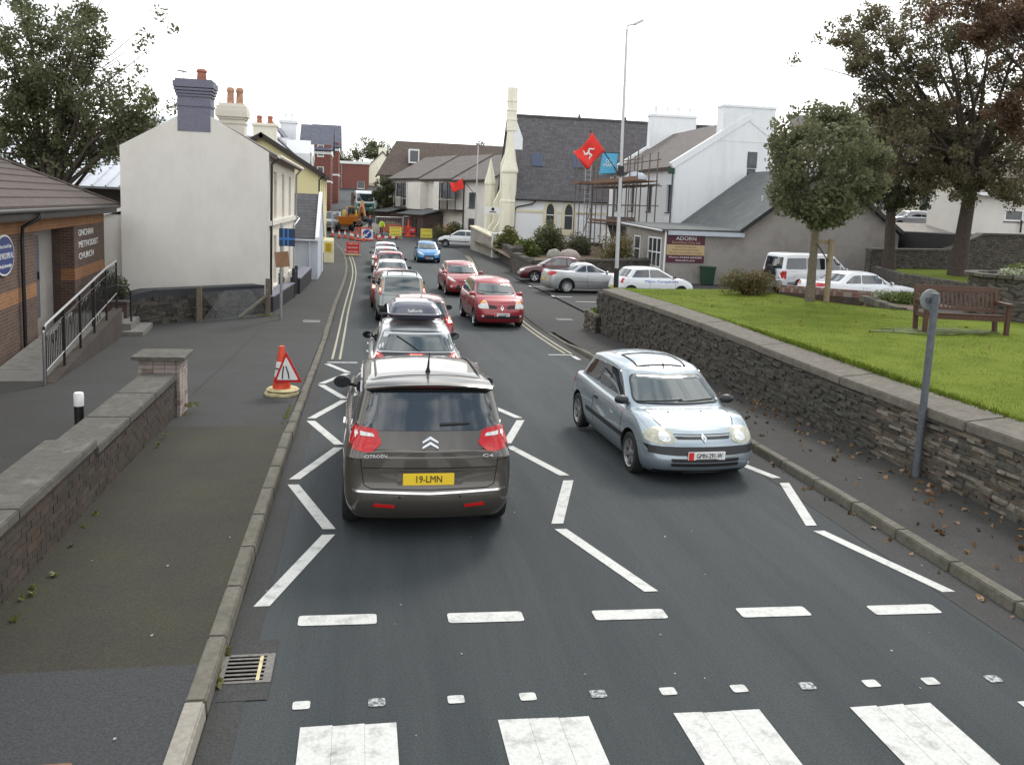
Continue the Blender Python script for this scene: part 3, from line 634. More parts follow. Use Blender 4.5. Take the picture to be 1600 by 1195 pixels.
# pavements
pl = struct(sheet('pavement_left', -2.95, lambda y: xL(y)-.15, -10, 6.25, .105, 'asphalt_patch'))
sheet('pavement_panel', -2.95, lambda y: xL(y)-.15, 6.25, 13.4, .104, 'asphalt_moss', pl); sheet('pavement_panel', -2.95, lambda y: xL(y)-.15, 13.4, 84, .08, 'asphalt_old', pl)
fc = struct(sheet('forecourt', -16, -2.95, -10, 40, .085, 'asphalt_old', n=6))
m = MB(); m.box(-2.2,-1.65,4.70,5.16,zg(5)+.08,zg(5)+.112); m.build('cover_plate','iron_rust',pl,None,.004)
m = MB(); m.hexa([(-1.83,28.25,zg(28)+.05),(-1.28,28.25,zg(28)+.05),(-1.28,28.9,zg(29)+.05),(-1.83,28.9,zg(29)+.05),(-1.83,28.25,zg(28)+.10),(-1.28,28.25,zg(28)+.10),(-1.28,28.9,zg(29)+.10),(-1.83,28.9,zg(29)+.10)]); m.build('cover_plate','concrete',pl)
pr = struct(sheet('pavement_right', lambda y: xR(y)+.15, 8.6, -10, 27.2, .10, 'asphalt_dark'))
sheet('pavement_panel', lambda y: xR(y)+.06, lambda y: 8.6+(y-27.2)*.06, 27.2, 84, .05, 'asphalt_old', pr); m = MB(); m.box(7.0,7.6,30.2,30.75,-.47,-.44); m.build('cover_plate','concrete',pr)
cp = struct(sheet('car_park', 8.6, 45, 27.2, 49, .11, 'asphalt_old', n=8))
for (x,y) in ((8.35,42.6),(8.5,37.9)): m = MB(); m.box(x,x+.9,y,y+.12,-.384,-.380); m.build('bay_line','paint_white',cp); m = MB(); m.box(x,x+.12,y,y+.5,-.384,-.3795); m.build('bay_line','paint_white',cp)
m = MB(); m.box(9.1,10.0,36.0,36.12,-.384,-.380); m.build('bay_line','paint_white',cp)
# drain
dr = thing('drain_grate','rusty iron drain grate in the gutter by the crossing','drain',(-.80,6.32,0))
m = MB()
for (a,b,c_,d) in ((-1.0,-.94,6.12,6.53),(-.66,-.60,6.12,6.53),(-.94,-.66,6.12,6.15),(-.94,-.66,6.50,6.53)): m.box(a,b,c_,d,-.06,.014)
m.build('frame','iron',dr)
m = MB(); m.box(-.95,-.65,6.14,6.51,-.06,.007); m.build('pit','gap',dr)
for i in range(6): m = MB(); y = 6.175+i*.056; m.box(-.94,-.66,y,y+.022,-.03,.012); m.build('bar','iron',dr)
m = MB(); m.box(-.71,-.685,6.15,6.50,-.03,.0135); m.build('cross_bar','sandbag',dr)

# ------------------------------------------------------------------ masonry helpers
def stone_face(parent, p0, p1, z0f, z1f, nrm, seed, hmin=.045, hmax=.11, lmin=.14, lmax=.5, cap=300, mats=range(7), key=None, depth=.10):
    """coursed rubble between p0 and p1, single stones proud of a dark core; the nearest are objects, the rest one piece"""
    g = random.Random(seed); p0 = Vector((*p0,0)); p1 = Vector((*p1,0)); d = p1-p0; Ln = d.length; d.normalize(); n = Vector((*nrm,0)); st = []
    z = 0; zmax = max(z1f(t/20)-z0f(t/20) for t in range(21))
    while z < zmax:
        h = g.uniform(hmin,hmax); u = -g.uniform(0,.2)
        while u < Ln:
            l = g.uniform(lmin,lmax)*(1.25 if h < .06 else .8); a,b = max(u,0),min(u+l,Ln); u += l
            if b-a < .05: continue
            if g.random() < .10: pr_ = g.uniform(.05,.075)
            else: pr_ = g.uniform(.005,.05)
            P = []
            for q in (0,1):
                for (uu,o) in ((a+.004,pr_),(b-.004,pr_+g.uniform(-.015,.015)),(b-.004,-depth),(a+.004,-depth)):
                    t = uu/Ln; zt = z1f(t)-z0f(t); k = (z+(h-.006)*q+g.uniform(-.008,.008))/zmax
                    v = p0+d*uu+n*o; P.append((v.x,v.y,z0f(t)-.03+k*(zt+.03)))
            st.append((P,g.choice(list(mats))))
        z += h
    key = key or (lambda P: P[0][1]); st.sort(key=lambda s_: key(s_[0]))
    for P,mi in st[:cap]: m = MB(); m.hexa(P); m.build('stone','stone%d' % mi,parent)
    rest = {}
    for P,mi in st[cap:]: rest.setdefault(mi%3*2,MB()).hexa(P)
    for mi,m in rest.items(): tag(m.build('stones','stone%d' % mi,parent),kind='stuff')
# right-hand garden wall
rw = thing('stone_wall','long rubble stone wall with flat concrete coping beside the right pavement','wall',(7.7,16,0))
WX = 7.62; zt = lambda y: 0.94+.03*math.sin(y*.4); zb_ = lambda y: zg(y)+.10
m = MB(); ys = [1+i for i in range(27)]
for a,b in zip(ys[:-1],ys[1:]): m.hexa([(WX+.02,a,zb_(a)-.1),(WX+.45,a,zb_(a)-.1),(WX+.45,b,zb_(b)-.1),(WX+.02,b,zb_(b)-.1),(WX+.02,a,zt(a)),(WX+.45,a,zt(a)),(WX+.45,b,zt(b)),(WX+.02,b,zt(b))])
m.build('core','stone_gap',rw)
stone_face(rw,(WX,4.0),(WX,27.3),lambda t: zb_(4+23.3*t),lambda t: zt(4+23.3*t),(-1,0),3,.034,.085,.12,.42,cap=300,key=lambda P: abs(P[0][1]-9.5))
y = 1.2
while y < 26.6:
    l = rnd.uniform(2.4,3.4); b = min(y+l,26.7); a = y; m = MB(); j = rnd.uniform(-.012,.012)
    m.hexa([(WX-.07+j,a,zt(a)),(WX+.56,a,zt(a)+.02),(WX+.56,b-.012,zt(b)+.02),(WX-.07+j,b-.012,zt(b)),(WX-.06+j,a,zt(a)+.13),(WX+.56,a,zt(a)+.19),(WX+.56,b-.012,zt(b)+.19),(WX-.06+j,b-.012,zt(b)+.13)])
    m.build('coping_slab','coping_wall',rw,None,.015); y = b
# low end of the wall turning into the entrance
we = thing('wall_end','low curved rubble wall end with grass on top at the car park entrance','wall',(8.0,27.6,-.4))
m = MB(); m.prism([(7.45,26.72),(7.45,28.1),(7.75,28.5),(8.5,28.6),(8.5,26.72)],'z',-.45,.12); m.build('core','stone_gap',we)
stone_face(we,(7.44,26.72),(7.44,28.1),lambda t: -.42,lambda t: .15,(-1,0),5,cap=60); stone_face(we,(7.75,28.5),(7.44,28.1),lambda t: -.42,lambda t: .15,(-.8,.6),6,cap=40); stone_face(we,(8.6,28.6),(7.75,28.5),lambda t: -.42,lambda t: .15,(-.1,1),8,cap=40); stone_face(we,(7.6,26.74),(8.4,26.74),lambda t: .1,lambda t: .95,(0,1),9,cap=40)
m = MB(); m.prism([(7.55,26.8),(7.55,28.0),(7.85,28.35),(8.4,28.45),(8.4,26.8)],'z',.12,.20); m.build('turf','grass',we)
leaf_cloud('grass_tuft',[(7.9,27.5,.24,.35,.75,.09,1)],'grass',we,900,.07,3)

# lawn
def zl(x,y): return 1.08+.05*math.sin(x*.5)+.09*math.exp(-((y-15)/6)**2)-.006*max(0,y-22)**2*.3-.02*max(0,x-13)-.25*max(0,x-13.4)*max(0,y-21.5)/7
m = MB(); V = []; nx,ny = 30,60
X0,X1,Y0,Y1 = 8.17,17.2,1.0,28.6
for j in range(ny+1):
    for i in range(nx+1):
        x = X0+(X1-X0)*i/nx; y = Y0+(Y1-Y0)*j/ny; z = zl(x,y)+rnd.uniform(-.008,.008)
        if j == ny or i == nx: z = -.45
        V.append((x,y,z))
m.add(V,[(j*(nx+1)+i,j*(nx+1)+i+1,(j+1)*(nx+1)+i+1,(j+1)*(nx+1)+i) for j in range(ny) for i in range(nx)])
lawn = struct(m.build('lawn','grass',None,R(60)))
def blades(name, n, reg, zf, size, seed, mt, parent=None, skip=None):
    g = np.random.default_rng(seed); u = g.random(n); v = g.random(n)**1.0; x = reg[0]+(reg[1]-reg[0])*u; y = reg[2]+(reg[3]-reg[2])*v
    if skip is not None: k = ~np.array([skip(a,b) for a,b in zip(x,y)]); x = x[k]; y = y[k]; n = len(x)
    z = np.array([zf(a,b) for a,b in zip(x,y)]); P = np.stack([x,y,z],1)
    t = g.random(n)*6.283; w_ = size*.16; h = size*g.uniform(.5,1.2,n); lean = g.normal(0,.35,(n,2))*h[:,None]
    A = P+np.stack([np.cos(t)*w_,np.sin(t)*w_,np.full(n,-.01)],1); B = P-np.stack([np.cos(t)*w_,np.sin(t)*w_,np.full(n,.01)],1); T = P+np.concatenate([lean,h[:,None]],1)
    V = np.stack([A,B,T],1).reshape(-1,3); me = bpy.data.meshes.new(name); me.vertices.add(3*n); me.vertices.foreach_set('co',V.ravel()); me.loops.add(3*n); me.loops.foreach_set('vertex_index',np.arange(3*n)); me.polygons.add(n); me.polygons.foreach_set('loop_start',np.arange(0,3*n,3)); me.polygons.foreach_set('loop_total',np.full(n,3)); me.update(calc_edges=True)
    o = link(name,me,mt,parent); return o
tag(blades('lawn_grass',70000,(8.2,15.4,7.5,28.3),zl,.026,5,'grass',None,lambda a,b: a > 14.2 and b < 21),'short green lawn grass behind the stone wall','grass',kind='stuff')
tag(blades('edge_grass',5000,(8.12,8.26,7.5,26.6),zl,.085,6,'grass'),'ragged grass along the back of the wall coping','grass',kind='stuff')
m = MB(); m.prism([(14.25,16.6),(14.4,20.5),(15.5,22.5),(17.1,22.5),(17.1,8),(15.9,8)],'z',.6,1.075); struct(m.build('garden_path','asphalt_old'))
m = MB(); P = [(12.75+(1.35+.3*math.sin(k*1.7)+.25*math.sin(k*2.9))*math.cos(k*.2618)*(1.15 if math.cos(k*.26) < 0 else .9),17.2+(.62+.12*math.sin(k*2.3))*math.sin(k*.2618)) for k in range(24)]
m.add([(x,y,zl(x,y)+.016) for x,y in P]+[(12.75,17.2,zl(12.75,17.2)+.03)],[(k,(k+1)%24,24) for k in range(24)]); struct(m.build('worn_earth','worn_soil'))
# fallen leaves on the right pavement
g = np.random.default_rng(4); cs = []
for i in range(420):
    q = g.random(); y = 7+g.random()**1.3*9.5; x = 7.55-abs(g.normal(0,.35)) if g.random() < .75 else 6.3+g.random()*1.2; cs.append((x,y,zg(y)+.115,.02,.02,.004,1))
for i in range(60): y = 6+g.random()*8; cs.append((5.9-abs(g.normal(0,.08)),y,zg(y)+.018,.03,.05,.004,1))
tag(leaf_cloud('fallen_leaves',cs,'fallen',None,330,.07,9,1,0,.8),'dead brown leaves scattered along the foot of the stone wall','leaves',kind='stuff')
cl_ = [(8.3+g.random()*6,9+g.random()*17,0,.05,.05,.004,1) for i in range(90)]; cl_ = [(a,b,zl(a,b)+.03,d,e,f,h) for a,b,c,d,e,f,h in cl_]
tag(leaf_cloud('lawn_leaves',cl_,'fallen',None,90,.06,19,1,0,.8),'a few dead leaves lying on the lawn','leaves',kind='stuff')
cs = [(-1.02+g.normal(0,.03),6.05+g.random()*.6,.02,.02,.03,.01,1) for i in range(30)]+[(-2.75+abs(g.normal(0,.05)),y,.12,.03,.05,.02,1) for y in 7+7*g.random(11)**1.4]+[(-2.7,14.5,.12,.15,.12,.03,6)]+[(-3.0,29.6,-.35,.5,.2,.05,8)]+[(-1.13,13+g.random()*1.5,.08,.02,.1,.02,1) for i in range(6)]
tag(leaf_cloud('weeds',cs,'leaf_olive',None,500,.06,10),'small weeds along the left wall foot and gutter','weeds',kind='stuff')
# flecks of litter
m = MB()
for i in range(90):
    y = 5+rnd.random()**1.5*22; x = rnd.uniform(-2.7,7.3); s_ = rnd.uniform(.005,.014)
    z = zg(y)+(.005 if xL(y) < x < xR(y) else .118); a = rnd.uniform(0,3); m.add([(x+s_*math.cos(a+k*1.57),y+s_*1.4*math.sin(a+k*1.57),z) for k in range(4)],[(0,1,2,3)])
tag(m.build('litter_specks','paint_worn'),'pale specks of litter and grit on the asphalt','litter',kind='stuff')

# ------------------------------------------------------------------ building helpers
def fb(m, o, u, n, a0, a1, b0, b1, c0, c1):
    """box in a wall's own axes: a along u, b up, c outwards along n"""
    o = Vector(o); u = Vector(u); n = Vector(n); k = Vector((0,0,1)); P = []
    for b in (b0,b1):
        for a,c in ((a0,c0),(a1,c0),(a1,c1),(a0,c1)): P.append(o+u*a+k*b+n*c)
    m.hexa(P); return m
def wall(parent, name, mt, o, u, n, W, H, ops=(), rev=.14, gable=None):
    """wall face with real openings (a0,a1,b0,b1) and reveals; gable = apex (a,b)"""
    o = Vector(o); u = Vector(u); n = Vector(n); k = Vector((0,0,1)); m = MB(); A = sorted({0,W}|{q for op in ops for q in op[:2]}); B = sorted({0,H}|{q for op in ops for q in op[2:4]})
    for i in range(len(A)-1):
        for j in range(len(B)-1):
            ca,cb = (A[i]+A[i+1])/2,(B[j]+B[j+1])/2
            if any(p[0] < ca < p[1] and p[2] < cb < p[3] for p in ops): continue
            m.add([o+u*a+k*b for a,b in ((A[i],B[j]),(A[i+1],B[j]),(A[i+1],B[j+1]),(A[i],B[j+1]))],[(0,1,2,3)])
    for a0,a1,b0,b1 in [p[:4] for p in ops]:
        for (a,b),(c,d) in (((a0,b0),(a1,b0)),((a1,b0),(a1,b1)),((a1,b1),(a0,b1)),((a0,b1),(a0,b0))):
            m.add([o+u*a+k*b,o+u*c+k*d,o+u*c+k*d-n*rev,o+u*a+k*b-n*rev],[(0,1,2,3)])
    if gable: m.add([o+k*H,o+u*W+k*H,o+u*gable[0]+k*gable[1]],[(0,1,2)])
    me = bpy.data.meshes.new(name); me.from_pydata([tuple(v) for v in m.v],[],m.f); me.update()
    return link(name,me,mt,parent)
def window(parent, o, u, n, op, fm='white_paint', nv=1, nh=1, rev=.14, gl='glass_house', fw=.06, sill='white_paint', name='window'):
    a0,a1,b0,b1 = op[:4]; m = MB(); c0,c1 = -rev-.02,-rev+.05
    fb(m,o,u,n,a0,a0+fw,b0,b1,c0,c1); fb(m,o,u,n,a1-fw,a1,b0,b1,c0,c1); fb(m,o,u,n,a0+fw,a1-fw,b0,b0+fw,c0,c1); fb(m,o,u,n,a0+fw,a1-fw,b1-fw,b1,c0,c1)
    for i in range(1,nv): a = a0+(a1-a0)*i/nv; fb(m,o,u,n,a-fw*.4,a+fw*.4,b0+fw,b1-fw,c0,c1-.01)
    for i in range(1,nh): b = b0+(b1-b0)*i/nh; fb(m,o,u,n,a0+fw,a1-fw,b-fw*.4,b+fw*.4,c0,c1-.006)
    w_ = m.build(name,fm,parent); m = MB(); fb(m,o,u,n,a0+fw,a1-fw,b0+fw,b1-fw,-rev,-rev+.012); m.build('pane',gl,w_)
    if sill: m = MB(); fb(m,o,u,n,a0-.06,a1+.06,b0-.07,b0-.002,-rev+.03,.06); m.build('sill',sill,w_)
    return w_
def slab(parent, name, mt, p, th=.12):
    p = [Vector(q) for q in p]; n = (p[1]-p[0]).cross(p[3]-p[0]).normalized()
    if n.z < 0: n = -n
    m = MB(); m.hexa([q-n*th for q in p]+p); return m.build(name,mt,parent)
def simple_box(parent, name, mt, *b): m = MB(); m.box(*b); return m.build(name,mt,parent)
def chimney(parent, name, mt, x0,x1,y0,y1,z0,z1,rings,pots=(),potm='pot_red'):
    m = MB(); m.box(x0,x1,y0,y1,z0,z1)
    for (a,b,e) in rings: m.box(x0-e,x1+e,y0-e,y1+e,a,b)
    c = m.build(name,mt,parent)
    for (x,y,h,r) in pots: m = MB(); m.lathe([(r*.9,0),(r,.05),(r*.88,h*.7),(r*1.1,h*.75),(r*1.1,h*.85),(r*.8,h)],12,(x,y,z1)); m.build('chimney_pot',potm,c,R(40))
    return c
X,Y_,Z_ = Vector((1,0,0)),Vector((0,1,0)),Vector((0,0,1))

# ------------------------------------------------------------------ brick church on the left (own axes: wall along y, road side +x)
ch = thing('brick_church','brown brick church building with orange bands and low tiled roof','church',(-8.2,30,0),R(5.2),world=False)
BZ = -.65
for nm,mt,z0,z1 in (('wall','brick_church',BZ,1.02),('brick_band','brick_orange',1.02,1.34),('wall','brick_church',1.34,2.52),('brick_band','brick_orange',2.52,2.80)):
    for a,b in ((-22,-8.27),(-4.3,0)):
        if z1 > 2.6: continue
        simple_box(ch,nm,mt,-.35 if b < -1 else -.35,0 if 'band' not in nm else .004,a,b,z0,z1)
simple_box(ch,'brick_band','brick_orange',-.35,.004,-22,0,2.52,2.82)
simple_box(ch,'end_wall','brick_church',-8,-.35,-.34,0,BZ,2.82)
simple_box(ch,'recess_wall','render_grey',-.62,-.56,-8.27,-4.3,BZ,2.52); simple_box(ch,'recess_side','brick_brown',-.56,-.352,-4.31,-4.1,BZ,2.52); simple_box(ch,'recess_side','brick_brown',-.56,-.352,-8.4,-8.26,BZ,2.52)
d = MB(); d.box(-.56,-.50,-7.2,-5.9,.2,2.3); d = d.build('door','grey_post',ch); simple_box(d,'handle','black_iron',-.50,-.46,-6.1,-6.06,1.2,1.4)
sl_ = math.tan(R(24)); EX = .36; EZ = 2.98
def rf(dd): return EZ+.12+dd*sl_
nC = 13
for i in range(nC):   # tile courses, each lapping the one below
    a,b = i*.40,(i+1)*.40+.04; m = MB(); e = .3
    xa,xb = EX-a,EX-b; z0,z1 = rf(a)+.035,rf(b)
    m.hexa([(xa,-23,z0-.05),(xa,e-a,z0-.05),(xb,e-b,z1-.05),(xb,-23,z1-.05),(xa,-23,z0),(xa,e-a,z0),(xb,e-b,z1),(xb,-23,z1)]); m.build('tile_course','tile_brown',ch)
    m = MB(); m.hexa([(xa,e-a,z0-.05),(-9-(0),e-a,z0-.05),(-9,e-b,z1-.05),(xb,e-b,z1-.05),(xa,e-a,z0),(-9,e-a,z0),(-9,e-b,z1),(xb,e-b,z1)]); m.build('tile_course','tile_brown',ch)
    m = MB()
m = MB(); m.tube([(EX+.02,.32,rf(0)+.03),(EX-5.2,.32-5.2,rf(5.2)+.05)],.05,6); m.build('hip_ridge','tile_brown',ch)
simple_box(ch,'soffit','fascia_dark',-.3,EX-.03,-22,.26,2.83,2.90); simple_box(ch,'fascia','fascia_dark',EX-.04,EX-.005,-22,.28,2.86,3.06)
m = MB(); m.tube([(EX+.05,-22,3.03),(EX+.05,.3,3.03)],.055,8); m.build('gutter','fascia_dark',ch,R(50))
m = MB(); yy = -9.55; m.tube([(EX+.05,yy+.1,3.0),(EX+.04,yy,2.86),(.09,yy-.05,2.66),(.07,yy-.05,2.4),(.07,yy-.05,BZ+.3)],.042,8); m.build('downpipe','black_iron',ch,R(50))
m = MB(); m.tube([(.07,-12.3,2.9),(.07,-12.3,BZ+.3)],.045,8); m.build('downpipe','black_iron',ch,R(50))
def onwall(y,z,c=.012): return frame((c,y,z),(0,1,0),(0,0,1))
for t_,z,w_ in (('ONCHAN',2.30,2.0),('METHODIST',1.97,2.7),('CHURCH',1.64,2.0)):
    text_mesh('lettering',t_,.26,'sign_white',ch,frame((.008,-3.75+w_/2,z),(0,1,0),(0,0,1)),.005,'CENTER',width=w_)
ov = thing('oval_sign','oval navy sign reading JESUS WELCOMES ALL on the church wall','sign',(-8.2,30,0),R(5.2),world=False)
for rx,rz_,c0,c1,mt,nm in ((.66,.42,.005,.035,'sign_white','rim'),(.62,.385,.02,.042,'sign_navy','face')):
    m = MB(); m.prism([(-10.75+rx*math.cos(a*.1745),2.12+rz_*math.sin(a*.1745)) for a in range(36)],'x',c0,c1); f_ = m.build(nm,mt,ov)
for t_,z,s_,w_ in (('Perfect in Love & Hope',2.30,.11,.85),('JESUS WELCOMES ALL',2.10,.17,1.12),('Worship for the new religion',1.90,.11,.80)): text_mesh('lettering',t_,s_,'sign_white',ov,onwall(-10.75,z,.046),.002,width=w_)
# ramp and railings
rp = thing('entrance_ramp','concrete slab ramp and plinth along the church wall','ramp',(-8.2,30,0),R(5.2),world=False)
def rz_(y): return -.12+.052*(y+13)
for i in range(9):
    a = -13.6+i*.9; m = MB(); m.hexa([(.1,a,BZ),(1.16,a,BZ),(1.16,a+.89,BZ),(.1,a+.89,BZ),(.1,a,rz_(a)),(1.16,a,rz_(a)),(1.16,a+.89,rz_(a+.89)),(.1,a+.89,rz_(a+.89))]); m.build('slab','concrete',rp)
m = MB(); m.hexa([(1.17,-13.0,BZ),(1.40,-13.0,BZ),(1.40,-5.6,BZ),(1.17,-5.6,BZ),(1.17,-13.0,rz_(-13)+.03),(1.40,-13.0,rz_(-13)+.03),(1.40,-5.6,rz_(-5.6)+.16),(1.17,-5.6,rz_(-5.6)+.16)]); m.build('plinth','brick_dirty',rp)
for i,(a,b,h) in enumerate(((-5.5,-3.6,-.24),(-5.2,-3.6,-.06),(-4.9,-3.6,.12))): simple_box(rp,'step','concrete',.1,1.9-i*.35,a,b,BZ,h)
rl = thing('ramp_railing','black wrought iron railing with worn bright handrail beside the church ramp','railing',(-8.2,30,0),R(5.2),world=False)
def rt(y): return 1.02+(y+13.1)*.098 if y < -7 else 1.62+(y+7)*.05
xr = 1.30
m = MB(); m.tube([(xr,-13.25,rz_(-13)-.05),(xr,-13.25,rt(-13.1)-.12),(xr,-13.1,rt(-13.1)),(xr,-7,rt(-7)),(xr,-5.7,rt(-5.7))],.026,8); m.build('handrail','rail_shine',rl,R(40))
m = MB(); m.tube([(xr,-13.2,rt(-13.1)-.86),(xr,-5.7,rt(-5.7)-.84)],.018,6); m.build('bottom_rail','rail_shine',rl)
m = MB(); m.tube([(xr,-13.2,rt(-13.1)-.16),(xr,-5.7,rt(-5.7)-.14)],.014,6); m.build('top_rail','black_iron',rl)
for y in (-13.2,-11.7,-10.2,-8.7,-7.2,-5.75): m = MB(); m.box(xr-.022,xr+.022,y-.022,y+.022,rz_(y)-.25,rt(y)-.01); m.build('post','black_iron',rl)
for p_ in range(5):
    for k in range(1,11):
        y = -13.2+p_*1.5+k*.136; m = MB(); m.box(xr-.007,xr+.007,y-.007,y+.007,rt(y)-.86,rt(y)-.16-(.14*abs(math.sin(k*math.pi/11*1)) if p_ < 9 else 0)); m.build('baluster','black_iron',rl)
    y0 = -13.2+p_*1.5+.75; m = MB()
    m.tube([(xr,y0+.17*math.cos(a*.524),rt(y0)-.38+.13*math.sin(a*.524)) for a in range(13)],.009,5); m.tube([(xr,y0-.6,rt(y0-.6)-.30),(xr,y0-.3,rt(y0-.3)-.20),(xr,y0,rt(y0)-.20),(xr,y0+.3,rt(y0+.3)-.20),(xr,y0+.6,rt(y0+.6)-.30)],.009,5); m.build('scroll','black_iron',rl)
r2_ = thing('step_railing','black tubular handrail by the church door steps','railing',(-8.2,30,0),R(5.2),world=False)
m = MB(); m.tube([(1.0,-7.3,.1),(1.0,-7.3,1.30),(1.0,-7.2,1.36),(.95,-4.0,1.40)],.025,8); m.tube([(1.0,-7.2,1.3),(1.05,-5.6,.9)],.02,6); m.tube([(.98,-5.4,.1),(.98,-5.4,1.38)],.02,6); m.build('frame','black_iron',r2_,R(40))
for y in (-7.0,-6.7,-6.4): m = MB(); m.box(.99,1.01,y-.008,y+.008,.15,1.3); m.build('baluster','black_iron',r2_)
r3 = thing('curved_handrail','black curved handrail at the foot of the church steps','railing',(-6.6,25,-.4))
m = MB(); m.tube([(-6.85,24.6,.9),(-6.55,25.0,.98),(-6.35,25.3,.92),(-6.28,25.4,.75),(-6.28,25.4,-.4)],.025,8); m.build('tube','black_iron',r3,R(40))
pw = thing('planter_wall','low dark brown planter wall beside the church steps','planter',(-6.9,26,-.4)); simple_box(pw,'wall','brick_brown',-7.35,-6.55,26.05,26.3,-.55,.38); simple_box(pw,'coping','coping',-7.38,-6.52,26.02,26.33,.38,.43)
shrub('planter_shrub','dark green shrub behind the church step railing',(-7.15,26.7,.25),(.5,.5,.9),'leaf_dark',1600,.09,21,'shrub')

# ------------------------------------------------------------------ low brick wall at the left edge
bw = thing('brick_wall','low brick wall with wide concrete coping along the left pavement','wall',(-3.0,10,0)); WXL = -2.86
m = MB(); m.box(-3.22,WXL-.012,1.0,14.25,-.05,.60); m.build('core','mortar',bw)
proto = {}
def brick(parent, mt, x0,x1,y0,y1,z0,z1):
    key = (mt,round(x1-x0,3),round(y1-y0,3),round(z1-z0,3))
    if key not in proto:
        m = MB(); m.box(0,x1-x0,0,y1-y0,0,z1-z0); o = m.build('brick',mt,None); proto[key] = o.data
    else: o = bpy.data.objects.new('brick',proto[key]); COL.objects.link(o)
    o.location = (x0+rnd.uniform(-.004,.004),y0,z0); setpar(o,parent); return o
bl = []
for c_ in range(8):
    y = 1.3-(c_%2)*.1125; z = .065+c_*.073
    while y < 14.1: bl.append((y,z)); y += .225
bl.sort(key=lambda q: abs(q[0]-10)); rest = MB()
for i,(y,z) in enumerate(bl):
    mt = 'brick_dirty' if rnd.random() < .6 else 'brick_old'; 
    if i < 300: brick(bw,mt,WXL-.05,WXL,y,y+.215,z,z+.065)
    else: rest.box(WXL-.05,WXL+rnd.uniform(-.004,.004),y,y+.215,z,z+.065)
tag(rest.build('bricks','brick_dirty',bw),kind='stuff')
y = 1.0; i = 0
for (a,b,h) in ((1.0,3.3,.80),(3.3,5.6,.80),(5.6,7.7,.80),(7.7,9.92,.80),(9.95,11.3,.71),(11.31,12.7,.71),(12.71,14.15,.71)):
    m = MB(); m.box(-3.36,WXL+.035,a,b-.008,h-.10,h); m.build('coping_slab','coping',bw,None,.012)
    if h > .75: simple_box(bw,'packing_course','brick_old',-3.22,WXL-.002,a,b,.645,.70)
pi = thing('brick_pier','pale brick gate pier with flat capstone at the end of the low wall','pier',(-3.1,14.5,0)); px0,px1,py0,py1 = -3.42,-2.80,14.2,14.82
simple_box(pi,'core','mortar_pale',px0+.012,px1-.012,py0+.012,py1-.012,-.1,.90)
for c_ in range(13):
    z = -.04+c_*.073; of = (c_%2)*.1
    for fx in (px0,px1-.05):
        for k in range(3): a = py0+k*.2067; brick(pi,'brick_pale' if rnd.random() < .9 else 'brick_pale2',fx,fx+.05,a,a+.197,z,z+.064)
    for k in range(3): a = px0+.055+k*.17; brick(pi,'brick_pale' if rnd.random() < .9 else 'brick_pale2',a,a+.16,py0,py0+.05,z,z+.064)
m = MB(); m.hexa([(px0-.09,py0-.09,.905),(px1+.09,py0-.09,.905),(px1+.09,py1+.09,.905),(px0-.09,py1+.09,.905),(px0-.09,py0-.09,.965),(px1+.09,py0-.09,.965),(px1+.09,py1+.09,.965),(px0-.09,py1+.09,.965)]); m.add([(px0-.09,py0-.09,.966),(px1+.09,py0-.09,.966),(px1+.09,py1+.09,.966),(px0-.09,py1+.09,.966),((px0+px1)/2,(py0+py1)/2,1.02)],[(0,1,4),(1,2,4),(2,3,4),(3,0,4)]); m.build('capstone','coping',pi)
bo = thing('bollard','black bollard with a white top behind the low wall','bollard',(-3.88,12.8,.05)); m = MB(); m.lathe([(.062,-.02),(.062,.47)],18,(-3.88,12.8,.03)); m.build('post','black_plastic',bo,R(40)); m = MB(); m.lathe([(.066,.47),(.066,.645),(.055,.66)],18,(-3.88,12.8,.03)); m.build('white_band','sign_white',bo,R(40))
# cone with a warning triangle
cn = thing('traffic_cone','traffic cone with a road narrows sign strapped to it on the left pavement','traffic cone',(-1.40,16.1,zg(16)+.08)); cz = zg(16)+.08; cc = (-1.40,16.1,cz)
m = MB(); m.lathe([(.30,0),(.31,.04),(.29,.07)],14,cc); m.v = [(v[0]*1.0,v[1],v[2]+.01*math.sin(v[0]*20)) for v in m.v]; m.build('sandbag','sandbag',cn,R(50)); m = MB(); m.lathe([(.26,.07),(.30,.10),(.27,.125)],14,(cc[0]+.02,cc[1],cz)); m.build('sandbag','sandbag',cn,R(50))
for nm,mt,z0,z1 in (('cone_foot','cone_orange',.12,.34),('sleeve','cone_white',.34,.62),('cone_tip','cone_orange',.62,.90)):
    r0,r1 = .165-.15*(z0-.12),.165-.15*(z1-.12); m = MB(); m.lathe([(r0,z0),(r1,z1)],18,cc); m.build(nm,mt,cn,R(40))
sg_ = thing('warning_sign','triangular road narrows sign hung on the traffic cone','sign',(-1.36,15.95,cz)); fr = frame((-1.27,15.85,cz+.42),(.88,-.47,.10),(-.14,.12,1))
def tri(s_,mt,nm,c_,par):
    m = MB(); P = [(-.30*s_,-.14*s_),(.30*s_,-.14*s_),(0,.42*s_)]; P = rpoly([(a,b+.04*(1-s_)) for a,b in P],.03); n = len(P)
    V = [fr @ Vector((a,b,c_)) for a,b in P]+[fr @ Vector((a,b,c_+.008)) for a,b in P]; m.add(V,[tuple(range(n)),tuple(range(2*n-1,n-1,-1))]+[(i,i+n,(i+1)%n+n,(i+1)%n) for i in range(n)]); return m.build(nm,mt,par)
tri(1,'sign_red','border',.01,sg_); tri(.74,'sign_white','face',.019,sg_)
for x0,x1,x2 in ((-.10,-.085,-.06),(.04,.03,-.012)): m = MB(); m.tube([fr @ Vector(q) for q in ((x0,-.07,.030),(x1,.03,.030),(x2,.16,.030))],.012,6); m.build('symbol','ink',sg_)
